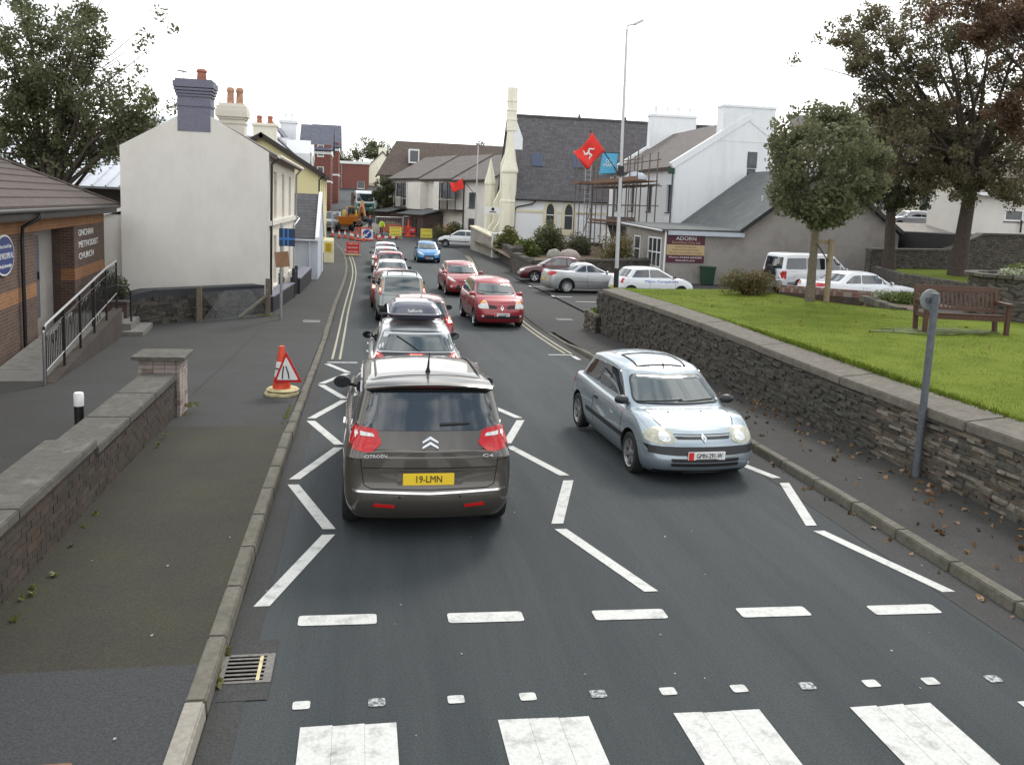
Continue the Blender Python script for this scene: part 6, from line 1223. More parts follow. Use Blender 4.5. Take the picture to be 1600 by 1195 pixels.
for i,(x,y) in enumerate(cx_): cone(i,x,y,['leftmost traffic cone at the road works','second traffic cone from the left at the road works','third traffic cone from the left at the road works','fourth traffic cone from the left at the road works','fifth traffic cone from the left, behind the barrier boards','sixth traffic cone from the left at the road works','traffic cone just left of the blue arrow sign','traffic cone right of the blue arrow sign'][i])
def board(name,label,x,y,w_,h_,zb2,mt,lines,txtm,foot='black_plastic',rz=0):
    z = zg(y); t_ = thing(name,label,'sign',(x,y,z)); m = MB(); m.obox((x,y,z+zb2+h_/2),(w_,.03,h_),rz); m.build('panel',mt,t_,None,.006)
    for sx in (-1,1): m = MB(); m.tube([(x+sx*w_*.38,y+.03,z+zb2+h_*.9),(x+sx*w_*.38,y+.45,z)],.02,5); m.tube([(x+sx*w_*.38,y,z+zb2),(x+sx*w_*.38,y-.02,z)],.02,5); m.build('leg','black_iron',t_)
    m = MB(); m.obox((x,y+.1,z+.06),(w_*1.15,.4,.1)); m.build('ballast','sandbag',t_,None,.03)
    for i,tx in enumerate(lines): text_mesh('lettering',tx,h_*.19,txtm,t_,frame((x,y-.018,z+zb2+h_*(1-(i+.55)/(len(lines)+.1))),(1,0,0),(0,0,1)),.002,width=w_*.70)
    m = MB(); b_ = .03
    for a,c_,dx,dz in ((w_*.94,.014,0,h_*.46),(w_*.94,.014,0,-h_*.46),(.014,h_*.94,w_*.46,0),(.014,h_*.94,-w_*.46,0)): m.obox((x+dx,y-.018,z+zb2+h_/2+dz),(a,.006,c_),rz)
    m.build('border',txtm,t_); return t_
board('red_wait_sign','red rectangular sign reading WHEN STOP SIGN SHOWS WAIT HERE on the left kerb',-.62,65.4,1.05,.92,.14,'sign_red',['WHEN STOP','SIGN SHOWS','WAIT HERE'],'sign_white')
board('yellow_works_sign','yellow road works sign with black lettering left of the red sign stack',3.55,93.6,1.3,1.0,.25,'sign_yellow',['ROAD WORKS','DELAYS LIKELY','HERE'],'ink'); board('yellow_works_sign','yellow road works sign half hidden by the roadside bush',6.75,92.6,1.25,1.0,.25,'sign_yellow',['CHANGED','PRIORITY AHEAD'],'ink')
ar = thing('arrow_sign','round blue keep left arrow sign at the road works','sign',(.55,90.0,zg(90))); z = zg(90); m = MB(); m.obox((.55,90.06,z+.62),(1.15,.02,1.05)); m.build('plate','sign_white',ar); m = MB(); m.lathe([(.44,0),(.44,.03)],28,(.55,90.01,z+.68),'y'); m.build('disc','sign_blue',ar); m = MB(); m.tube([(.78,89.99,z+.90),(.38,89.99,z+.52)],.055,6); m.tube([(.32,89.99,z+.72),(.33,89.99,z+.47),(.58,89.99,z+.47)],.05,6); m.build('arrow','sign_white',ar); m = MB(); m.obox((.55,90.2,z+.08),(1.5,.5,.14)); m.build('ballast','cone_orange',ar,None,.03)
rs2 = thing('red_sign_stack','red road sign strapped over a cone on the right of the works','sign',(5.3,96.0,zg(96))); z = zg(96); m = MB(); m.obox((5.3,96,z+.72),(1.0,.03,.55)); m.build('panel','sign_red',rs2); m = MB(); m.lathe([(.22,.1),(.06,1.9)],12,(5.05,96.15,z)); m.build('cone','cone_orange',rs2,R(40)); m = MB(); m.obox((5.2,96.1,z+.1),(1.2,.6,.18)); m.build('ballast','cone_orange',rs2,None,.03); text_mesh('lettering','STOP',.28,'sign_white',rs2,frame((5.4,95.98,z+.74),(1,0,0),(0,0,1)),.002,width=.5)
# barrier boards: low red and white
bb = thing('barrier_board','low red and white barrier board beside the arrow sign','barrier',(2.3,92,zg(92))); z = zg(92)
for i in range(7): m = MB(); m.obox((1.45+i*.36,92-.02*i,z+.28),(.355,.04,.22)); m.build('stripe','sign_red' if i%2 == 0 else 'sign_white',bb)
for x in (1.5,3.5): m = MB(); m.obox((x,92.05,z+.1),(.12,.4,.2)); m.build('foot','black_plastic',bb)
# mesh barrier panels
for i,(x0,y0,x1,y1,lb) in enumerate(((1.5,97,4.5,99,'left galvanised fence panel across the trench'),(4.6,99,8.2,101,'right galvanised fence panel across the trench'),(4.8,113,9.5,108,'far galvanised fence panel by the hedge'),(-3.2,97,-2.6,104,'galvanised fence panel beside the orange dumper'))):
    t_ = thing('site_fence',lb,'fence',(x0,y0,zg(y0)),group='site fence panels'); z = zg((y0+y1)/2); m = MB(); m.tube([(x0,y0,z),(x0,y0,z+1.9),(x1,y1,z+1.9),(x1,y1,z),(x0,y0,z+.15)],.05,6); m.build('frame','galv_light',t_)
    m = MB()
    for k in range(1,16): f_ = k/16; m.tube([(x0+(x1-x0)*f_,y0+(y1-y0)*f_,z+.1),(x0+(x1-x0)*f_,y0+(y1-y0)*f_,z+1.9)],.012,4,False)
    m.build('wires','galv',t_)
# heaps and trench
for i,(x,y,rx,h,mt,lb) in enumerate(((3.5,102,3.0,1.1,'soil','brown heap of excavated soil in the road works'),(6.4,104,2.6,1.5,'soil','reddish heap of earth by the brick porch'),(1.2,101,1.8,.9,'rubble','pale heap of rubble beside the digger'))):
    t_ = thing('spoil_heap',lb,'heap',(x,y,zg(y))); m = MB(); m.lathe([(1,0),(.8,.35),(.5,.75),(.2,.95),(.03,1.0)],18,(0,0,0)); m.v = [(x+v[0]*rx*(1+rnd.uniform(-.12,.12)),y+v[1]*1.6*(1+rnd.uniform(-.1,.1)),zg(y)-.05+v[2]*h*(1+rnd.uniform(-.15,.15))) for v in m.v]; m.build('mound',mt,t_,R(50))
def person(name,label,x,y,top,legs,hat,rz,stoop=0.0):
    z = zg(y); t_ = thing(name,label,'person',(x,y,z),rz,world=False); me = bpy.data.meshes.new('body')
    s = stoop; V = [(0,0,.95),(0,.05*s*3,1.2),(0,.35*s,1.45),(0,.42*s,1.56),(0,.46*s,1.68),(.19,.33*s,1.42),(.27,.30*s+.05,1.12),(.25,.30*s+.25,.92),(-.19,.33*s,1.42),(-.28,.30*s+.05,1.12),(-.22,.30*s+.27,.95),(.10,0,.88),(.12,.04,.48),(.13,-.03,.08),(.13,.12,.04),(-.10,0,.88),(-.13,-.03,.48),(-.13,-.08,.08),(-.13,.07,.04)]
    E = [(0,1),(1,2),(2,3),(3,4),(2,5),(5,6),(6,7),(2,8),(8,9),(9,10),(0,11),(11,12),(12,13),(13,14),(0,15),(15,16),(16,17),(17,18)]
    rr_ = [.17,.18,.16,.07,.105,.085,.065,.05,.085,.065,.05,.10,.08,.055,.05,.10,.08,.055,.05]
    me.from_pydata(V,E,[]); o = bpy.data.objects.new('body',me); COL.objects.link(o); md = o.modifiers.new('k','SKIN')
    for sv,r_ in zip(me.skin_vertices[0].data,rr_): sv.radius = (r_,r_)
    me.skin_vertices[0].data[0].use_root = True; o.modifiers.new('s','SUBSURF').levels = 1; dg = bpy.context.evaluated_depsgraph_get(); m2 = bpy.data.meshes.new_from_object(o.evaluated_get(dg)); bpy.data.objects.remove(o)
    for mt in (top,legs,'skin'): m2.materials.append(MT(mt))
    for p in m2.polygons: c_ = p.center; p.material_index = 2 if c_.z > 1.53 or (c_.z < 1.0 and abs(c_.x) > .2 and c_.y > .2) else (0 if c_.z > .9 else 1); p.use_smooth = True
    o = bpy.data.objects.new('body',m2); COL.objects.link(o); o.parent = t_
    m = MB(); hy = .46*s; m.lathe([(.125,1.70),(.13,1.74),(.115,1.80),(.07,1.845),(.01,1.86)],12,(0,hy,0)); m.lathe([(.15,1.70),(.15,1.715)],12,(0,hy+.02,0)); m.build('hard_hat' if hat != 'cloth_dark' else 'hair',hat,t_,R(40))
person('person','person in a bright yellow hi-vis jacket bending over the trench',2.1,96.5,'hivis','cloth_dark','cloth_dark',R(200),.5); person('person','person in dark clothes and a red hard hat by the digger',.9,99.5,'cloth_dark','cloth_dark','helmet_red',R(170),.1); person('person','person in brown work clothes standing left of the red hatted worker',-.3,97.5,'cloth_brown','cloth_dark','cloth_brown',R(150),.1)
# dumper
dp_ = thing('site_dumper','orange site dumper with a deep skip behind the cones','dumper',(-1.9,100.5,zg(100)),R(8),world=False)
m = MB(); m.hexa([(-.7,-1.0,.75),(.7,-1.0,.75),(.7,.2,.75),(-.7,.2,.75),(-1.0,-1.5,1.65),(1.0,-1.5,1.65),(1.0,.4,1.65),(-1.0,.4,1.65)]); m.build('skip','p_orange',dp_,None,.03); m = MB(); m.box(-.6,.6,.2,1.7,.5,1.25); m.build('engine_cover','p_orange',dp_,None,.05); m = MB(); m.box(-.3,.3,.5,1.0,1.25,1.45); m.build('seat','black_plastic',dp_); m = MB(); m.tube([(-.5,1.1,1.2),(-.5,1.1,2.4),(.5,1.1,2.4),(.5,1.1,1.2)],.05,6); m.build('roll_bar','black_iron',dp_)
for x in (-.75,.75):
    for y in (-.7,1.1): m = MB(); m.lathe([(.2,-.15),(.42,-.15),(.46,0),(.42,.15),(.2,.15)],16,(x,y,.45),'x'); m.build('wheel','rubber',dp_,R(40))
# digger
dg_ = thing('mini_digger','orange tracked digger with yellow engine cover and raised boom','digger',(-1.2,106,zg(106)),R(25),world=False); dg_.scale = (.85,)*3
for x in (-.8,.8): m = MB(); m.prism(rpoly([(-1.3,.0),(1.3,.0),(1.45,.3),(1.2,.6),(-1.2,.6),(-1.45,.3)],.15),'x',x-.22,x+.22); m.build('track','rubber',dg_)
m = MB(); m.box(-.95,.95,-1.2,1.3,.65,1.35); m.build('deck','p_digger',dg_,None,.06); m = MB(); m.prism(rpoly([(.1,1.35),(1.35,1.35),(1.35,1.9),(1.0,2.25),(.2,2.2)],.15),'x',-.9,.9); m.build('engine_cover','p_dyellow',dg_)
cab_ = MB(); cab_.box(-.9,.05,-1.0,.1,1.35,2.7); cab_ = cab_.build('cab','p_digger',dg_,None,.06); m = MB(); m.box(-.95,.1,-1.03,-.6,1.7,2.6); m.build('cab_glass','glass_green',cab_)
m = MB(); m.hexa([(.3,-1.0,1.2),(.6,-1.0,1.2),(.6,-1.4,1.1),(.3,-1.4,1.1),(.33,-2.2,3.5),(.57,-2.2,3.5),(.57,-2.6,3.3),(.33,-2.6,3.3)]); m.build('boom','p_digger',dg_); m = MB(); m.hexa([(.34,-2.1,3.55),(.56,-2.1,3.55),(.56,-2.5,3.6),(.34,-2.5,3.6),(.36,-3.2,1.4),(.54,-3.2,1.4),(.54,-3.5,1.5),(.36,-3.5,1.5)]); m.build('dipper','p_digger',dg_); m = MB(); m.prism([(-3.6,.7),(-3.0,.9),(-3.0,1.5),(-3.5,1.5),(-3.8,1.1)],'x',.1,.8); m.build('bucket','black_iron',dg_)
# tipper lorry up the hill
tl = thing('tipper_lorry','teal tipper lorry with a white cab top facing down the hill','lorry',(.0,122,zg(122)),R(186),world=False)
m = MB(); m.prism(rpoly([(1.2,.7),(3.4,.7),(3.5,1.4),(3.35,2.9),(3.0,3.15),(1.2,3.15)],.15),'x',-1.2,1.2); cb2 = m.build('cab','p_white',tl,R(30)); m = MB(); m.box(-1.08,1.08,3.40,3.50,1.75,2.75); m.build('windscreen','glass_green',cb2); m = MB(); m.box(-1.22,1.22,3.2,3.56,.6,1.55); m.build('front_panel','p_teal',cb2,None,.05); m = MB(); m.box(-.9,.9,3.57,3.60,1.0,1.35); m.build('grille','black_plastic',cb2)
m = MB(); m.box(-1.22,1.22,-3.4,1.1,1.1,2.9); m.build('tipper_body','p_teal',tl,None,.05); m = MB(); m.box(-.5,.5,-3.3,3.2,.7,1.1); m.build('chassis','black_iron',tl)
for x in (-1.0,1.0):
    for y in (2.6,-1.5,-2.6): m = MB(); m.lathe([(.25,-.16),(.48,-.16),(.5,0),(.48,.16),(.25,.16)],18,(x,y,.5),'x'); m.build('wheel','rubber',tl,R(40))
    m = MB(); m.obox((x*1.35,3.3,2.2),(.2,.12,.5)); m.build('mirror','black_plastic',tl); m = MB(); m.obox((x*.8,3.57,.95),(.35,.04,.2)); m.build('headlight','lamp_glass',tl)
gt = thing('parked_van','small grey van behind the cones on the left','van',(-3.3,102,zg(102)+.1),R(183),world=False); m = MB(); m.prism(rpoly([(-2.2,.35),(2.1,.35),(2.2,.9),(1.5,1.1),(.9,1.85),(-2.1,1.9),(-2.25,1.2)],.12),'x',-.85,.85); vb = m.build('body','p_silver2',gt,R(30)); m = MB(); m.hexa([(-.7,1.02,1.80),(.7,1.02,1.80),(.72,1.60,1.10),(-.72,1.60,1.10),(-.7,1.04,1.83),(.7,1.04,1.83),(.72,1.62,1.13),(-.72,1.62,1.13)]); m.build('windscreen','glass_green',vb)
for x in (-.75,.75):
    for y in (1.35,-1.4): m = MB(); m.lathe([(.15,-.1),(.31,-.1),(.31,.1),(.15,.1)],16,(x,y,.31),'x'); m.build('wheel','rubber',gt,R(40))
# walls along the far left of the road
fw_ = thing('hill_wall','long grey retaining wall along the left of the hill road','wall',(-5.4,115,1)); m = MB(); q = [(96,-4.6,.9),(110,-5.2,1.2),(125,-5.3,1.6),(150,-5.9,1.6)]
for (a,xa,ha),(b,xb,hb_) in zip(q[:-1],q[1:]): m.hexa([(xa-.4,a,zg(a)-.4),(xa,a,zg(a)-.4),(xb,b,zg(b)-.4),(xb-.4,b,zg(b)-.4),(xa-.4,a,zg(a)+ha),(xa,a,zg(a)+ha),(xb,b,zg(b)+hb_),(xb-.4,b,zg(b)+hb_)])
m.build('wall_run','block_far',fw_)

for i,(x,y,rz_2,lb) in enumerate(((4.6,98.2,.1,'orange plastic barrier beside the red sign stack'),(3.0,99.4,-.15,'orange plastic barrier in front of the soil heap'),(.2,94.6,.2,'orange plastic barrier behind the blue arrow sign'))):
    t_ = thing('plastic_barrier',lb,'barrier',(x,y,zg(y)),rz_2,group='plastic barriers',world=False)
    for z in (.15,.5,.85): m = MB(); m.box(-.9,.9,-.03,.03,z,z+.12); m.build('rail','cone_orange',t_)
    for k in range(7): m = MB(); m.box(-.9+k*.29,-.84+k*.29,-.025,.025,.2,.95); m.build('upright','cone_orange',t_)
    for sx in (-.8,.8): m = MB(); m.box(sx-.06,sx+.06,-.25,.25,0,.12); m.build('foot','black_plastic',t_)

# ------------------------------------------------------------------ trees
def tree(name,label,base,h,r,th,crown_c,mt,n,size,seed,depth=3,split=3,spread=.6,up=.25,clump=.7,bark='bark',d0=(0,0,1),extra=(),group=None,trunks=1,flat=0.0):
    rng = random.Random(seed); t_ = thing(name,label,'tree',base,group=group); m = MB(); tips = []; b = Vector(base)
    m.tube([b-Vector((0,0,.3)),b+Vector((rng.uniform(-.05,.05),0,th*.4)),b+Vector((d0[0]*th,d0[1]*th,th))],[r*1.35,r,r*.82],10); st = b+Vector((d0[0]*th,d0[1]*th,th*.93))
    nl = 5
    for k in range(nl):
        a = 2*math.pi*k/nl+rng.uniform(-.4,.4); d = Vector((math.cos(a)*spread,math.sin(a)*spread,1.0 if k else 1.6)); limbs(m,st-Vector((0,0,rng.uniform(0,th*.15))),d,h*rng.uniform(.26,.36),r*.55,depth,tips,rng,spread,up,split)
    m.build('trunk',bark,t_,R(60)); cl = [(p.x,p.y,p.z,clump,clump,clump*.8,1.0) for p,l in tips]+list(extra)
    leaf_cloud('crown',cl,mt,t_,n,size,seed,1.0,flat); return t_
# young tree on the lawn: dense oval crown
rng = random.Random(5); cl = []
for i in range(120):
    a = rng.uniform(0,6.28); q = rng.random()**.5; zz = rng.uniform(-1,1); w_ = math.sqrt(max(0,1-abs(zz)**2.2)); cl.append((13.25+math.cos(a)*1.75*q*w_,23.9+math.sin(a)*1.75*q*w_,5.05+zz*1.55,.38,.38,.34,1))
for i in range(16): a = rng.uniform(0,6.28); cl.append((13.25+math.cos(a)*rng.uniform(.3,1.9),23.9+math.sin(a)*1.2,5.05+rng.uniform(-1.2,1.75),.25,.25,.25,.5))
tree('young_tree','young staked tree with a dense rounded green crown on the lawn',(13.2,23.9,.9),4.2,.125,2.6,None,'leaf_young',100,.15,11,2,3,.5,.3,.3,'bark_young',extra=())
yt = bpy.data.objects['young_tree']; [bpy.data.objects.remove(c_) for c_ in list(yt.children) if c_.name.startswith('crown')]; leaf_cloud('crown',cl,'leaf_young',yt,15000,.14,12)
# two large trees at the right
def big(name,label,base,H,seed,cl,n,mt,th,r,lean,size=.22,cr=.42):
    rng = random.Random(seed); t_ = thing(name,label,'tree',base); m = MB(); b = Vector(base); tips = []
    m.tube([b-Vector((0,0,.4)),b+Vector((lean*.3,0,th*.35)),b+Vector((lean,0,th))],[r*1.5,r,r*.8],12); st = b+Vector((lean,0,th))
    for i,c_ in enumerate(cl):
        c_ = Vector(c_[:3]); k = st+Vector((0,0,-rng.uniform(0,th*.25))); mid = k.lerp(c_,.5)+Vector((rng.uniform(-.4,.4),rng.uniform(-.4,.4),.5)); m.tube([k,k.lerp(mid,.5),mid,mid.lerp(c_,.6),c_],[r*.42,r*.34,r*.24,r*.14,r*.05],6)
        for j in range(4): e = c_+Vector((rng.gauss(0,1.1),rng.gauss(0,1.1),rng.gauss(.3,.8))); m.tube([mid.lerp(c_,rng.uniform(.3,.9)),(mid+e)/2+Vector((0,0,.2)),e],[r*.12,r*.07,r*.02],5); tips.append(e)
    m.build('trunk','bark',t_,R(60)); C = []
    for c_ in cl:
        for j in range(int(c_[4]*1.7)+2): C.append((c_[0]+rng.gauss(0,c_[3]*.55),c_[1]+rng.gauss(0,c_[3]*.55),c_[2]+rng.gauss(0,c_[3]*.42),*((q_ := cr*rng.uniform(.45,1.25)),q_*rng.uniform(.7,1.2),q_*rng.uniform(.6,1.5)),q_*q_))
    C += [(e.x,e.y,e.z,cr*.8,cr*.8,cr*.8,cr*cr*.5) for e in tips]
    leaf_cloud('crown',C,mt,t_,n,size,seed,1.0); return t_
SYC = [(20.7, 36.5, 11.3, 0.6, 3), (23.3, 39.4, 11.7, 0.8, 6), (23.9, 39.1, 13.0, 1.0, 7), (23.4, 37.0, 11.3, 0.9, 7), (22.5, 38.0, 10.8, 0.6, 3), (24.6, 37.8, 10.2, 1.0, 8), (25.9, 38.6, 12.2, 0.8, 5), (27.0, 39.2, 13.7, 1.0, 6), (25.0, 36.4, 10.3, 1.1, 9), (26.1, 36.1, 11.8, 0.9, 6), (28.7, 39.3, 10.4, 1.2, 10), (28.9, 37.7, 11.4, 1.1, 8), (29.8, 39.0, 13.4, 1.0, 6), (28.9, 36.0, 11.9, 1.2, 8), (30.6, 37.8, 10.0, 1.2, 10), (24.4, 38.9, 9.0, 0.9, 8), (24.8, 36.9, 8.6, 1.2, 12), (28.5, 39.8, 8.7, 1.2, 13), (30.5, 39.6, 9.0, 1.2, 12), (29.5, 36.1, 7.7, 1.2, 10), (23.4, 36.1, 7.3, 1.1, 11), (26.7, 38.2, 7.1, 1.2, 13), (29.7, 39.8, 7.2, 1.2, 13), (30.0, 37.5, 6.5, 1.1, 10), (23.1, 36.9, 6.3, 0.8, 7), (25.3, 37.7, 5.9, 1.0, 10), (26.0, 36.1, 5.7, 1.0, 9), (28.4, 36.9, 5.5, 1.0, 9), (30.9, 37.8, 5.2, 0.9, 7), (32.5, 38.0, 9.9, 1.5, 9), (31.3, 36.9, 12.3, 1.5, 8), (22.8, 37.8, 9.8, 0.4, 2)]
big('sycamore_tree','large sycamore with an open autumn tinged crown at the right',(28.6,38.0,1.1),15,3,SYC,44000,'leaf_autumn',4.8,.34,.3,.17)
big('rear_tree','second large tree close behind the sycamore with a darker crown',(26.9,41.0,1.0),13,4,[(24.8, 40.8, 8.8, 0.8, 7), (26.9, 42.2, 8.7, 1.1, 10), (25.9, 42.0, 7.5, 0.8, 7), (28.0, 41.0, 8.2, 1.2, 10), (26.6, 41.5, 6.0, 1.0, 10), (28.3, 41.4, 5.1, 0.9, 8), (26.2, 41.8, 5.1, 0.8, 8), (30.4, 42.1, 7.2, 1.2, 10), (26.7, 40.7, 4.6, 0.7, 6), (30.6, 40.6, 7.8, 1.2, 9), (25.5, 42.2, 6.4, 0.6, 5)],19000,'leaf_dark',3.6,.27,-.2,.17)
big('copper_beech','copper coloured tree overhanging the top right corner',(31.6,33.0,1.0),15,8,[(23.7, 32.3, 12.0, 1.0, 8), (26.0, 33.7, 12.6, 1.2, 9), (26.9, 33.5, 12.1, 1.2, 9), (24.6, 32.5, 11.4, 0.6, 4), (27.2, 33.0, 8.0, 0.8, 6), (26.2, 32.9, 8.2, 0.6, 4), (28.1, 33.3, 12.4, 1.4, 9), (28.7, 33.6, 9.9, 1.5, 8)],16000,'leaf_copper',6.0,.3,0,.15)
# tree at the upper left, behind the church
big('oak_tree','broad green tree with upright shoots rising behind the church roof',(-11.8,36.0,-.4),9,14,[(-12.6, 34.9, 7.7, 1.2, 9), (-12.4, 37.0, 7.8, 1.2, 9), (-13.2, 36.8, 6.4, 1.3, 12), (-11.5, 35.3, 6.6, 1.3, 12), (-10.6, 36.0, 7.0, 1.0, 8), (-12.5, 35.8, 5.1, 1.2, 11), (-11.3, 36.5, 5.7, 1.2, 12), (-10.3, 36.9, 5.8, 1.0, 9), (-8.9, 34.8, 5.7, 0.7, 5), (-8.4, 34.6, 6.5, 0.6, 4), (-10.9, 37.0, 8.2, 0.8, 5), (-11.2, 35.8, 8.8, 0.8, 5), (-12.6, 36.8, 9.4, 0.9, 5), (-9.9, 34.5, 9.0, 0.5, 3), (-10.7, 35.8, 4.9, 0.8, 7), (-12.3, 36.7, 4.6, 0.9, 7), (-12.8, 35.2, 8.7, 1.0, 5), (-13.8, 37.3, 4.7, 1.0, 7), (-9.9, 37.2, 5.2, 0.7, 5), (-8.2, 34.6, 5.6, 0.5, 4), (-9.4, 34.6, 6.6, 0.8, 6), (-8.2, 36.1, 7.1, 0.3, 2), (-12.7, 37.3, 10.4, 0.4, 3), (-10.2, 35.6, 10.1, 0.3, 2), (-9.8, 35.1, 8.4, 0.4, 2), (-13.9, 35.8, 6.8, 1.5, 10), (-13.8, 34.6, 4.9, 1.5, 10)],34000,'leaf_tree',3.6,.26,0,.15)
# far trees
for i,(x,y,z,r_,lb) in enumerate(((3.0,205,15.2,4.2,'rounded tree behind the cream house at the top of the hill'),(10.5,205,14.2,3.4,'low tree behind the hill top roofs'),(-6,200,12.6,2.6,'small tree beyond the flat brick building'))):
    big('hilltop_tree',lb,(x,y,6),9,30+i,[(x,y,z,r_*.8,16),(x-r_*.7,y,z-1,r_*.6,10),(x+r_*.7,y,z-1,r_*.6,10)],6000,'leaf_tree',6,.3,0,.4,1.0)
for i,(x,y,z,lb) in enumerate(((17.5,128,10.6,'tree top showing over the brown roof'),(23.5,118,9.8,'tree top between the brown roof and the chapel'))): big('garden_tree',lb,(x,y,0),9,50+i,[(x,y,z,1.5,10),(x-2.2,y,z-.5,1.2,8),(x+2.2,y,z-.6,1.2,8)],6000,'leaf_tree',6,.25,0,.28,.8)
big('hedge_tree','dense dark evergreen beside the road works',(2.9,112,zg(112)),6,60,[(2.2,111,4.2,1.0,12),(3.1,111,5.2,1.0,12),(3.6,112,3.4,1.0,12),(2.4,111.5,2.6,1.0,12),(3.2,112,6.0,.6,8)],9000,'leaf_dark',2.0,.25,0)


# profile sets (local: +y forward)
def hatch(L, W, H, wb, fo, kind='hatch', hood=0.72, belt=0.90, **k):
    f = L/2; r = -L/2
    yF0 = k.pop('yF0', f-0.86); yF1 = k.pop('yF1', f-1.62); yR1 = k.pop('yR1', r+0.62); yR0 = k.pop('yR0', r+0.17)
    deck = k.pop('deck', belt+0.03)
    top = [(r,deck-.03),(r+.12,deck),(r+.5,deck if kind == 'sedan' else belt+.03),(0,belt),(yF0-.1,belt-.015),(yF0+.12,hood+.13),(f-.35,hood+.015),(f-.10,hood-.055),(f,hood-.09)]
    nose = k.pop('nose', [(0,.10),(.12,.04),(.3,.0),(.55,.015),(.75,.05),(.9,.10),(1,.20)])
    tail = k.pop('tail', [(0,.13),(.12,.06),(.28,.0),(.48,.015),(.62,.05),(.8,.08),(1,.15)])
    gh = dict(z0=belt-.08, yR0=yR0, yR1=yR1, yF0=yF0+.10, yF1=yF1, w0=W/2-.075, w1=W/2-.215, roof=[(yR1-.1,H-.09),((yR1*.7+yF1*.3),H-.035),((yR1+yF1)/2+.1,H-.03),(yF1+.1,H-.075)])
    gh.update(k.pop('gh',{}))
    return dict(L=L, W=W, wb=wb, fo=fo, top=top, nose=nose, tail=tail, gh=gh, **k)

QUEUE = 'cars queueing away from the crossing'; ONC = 'cars coming towards the crossing'; PARK = 'cars parked at the side'

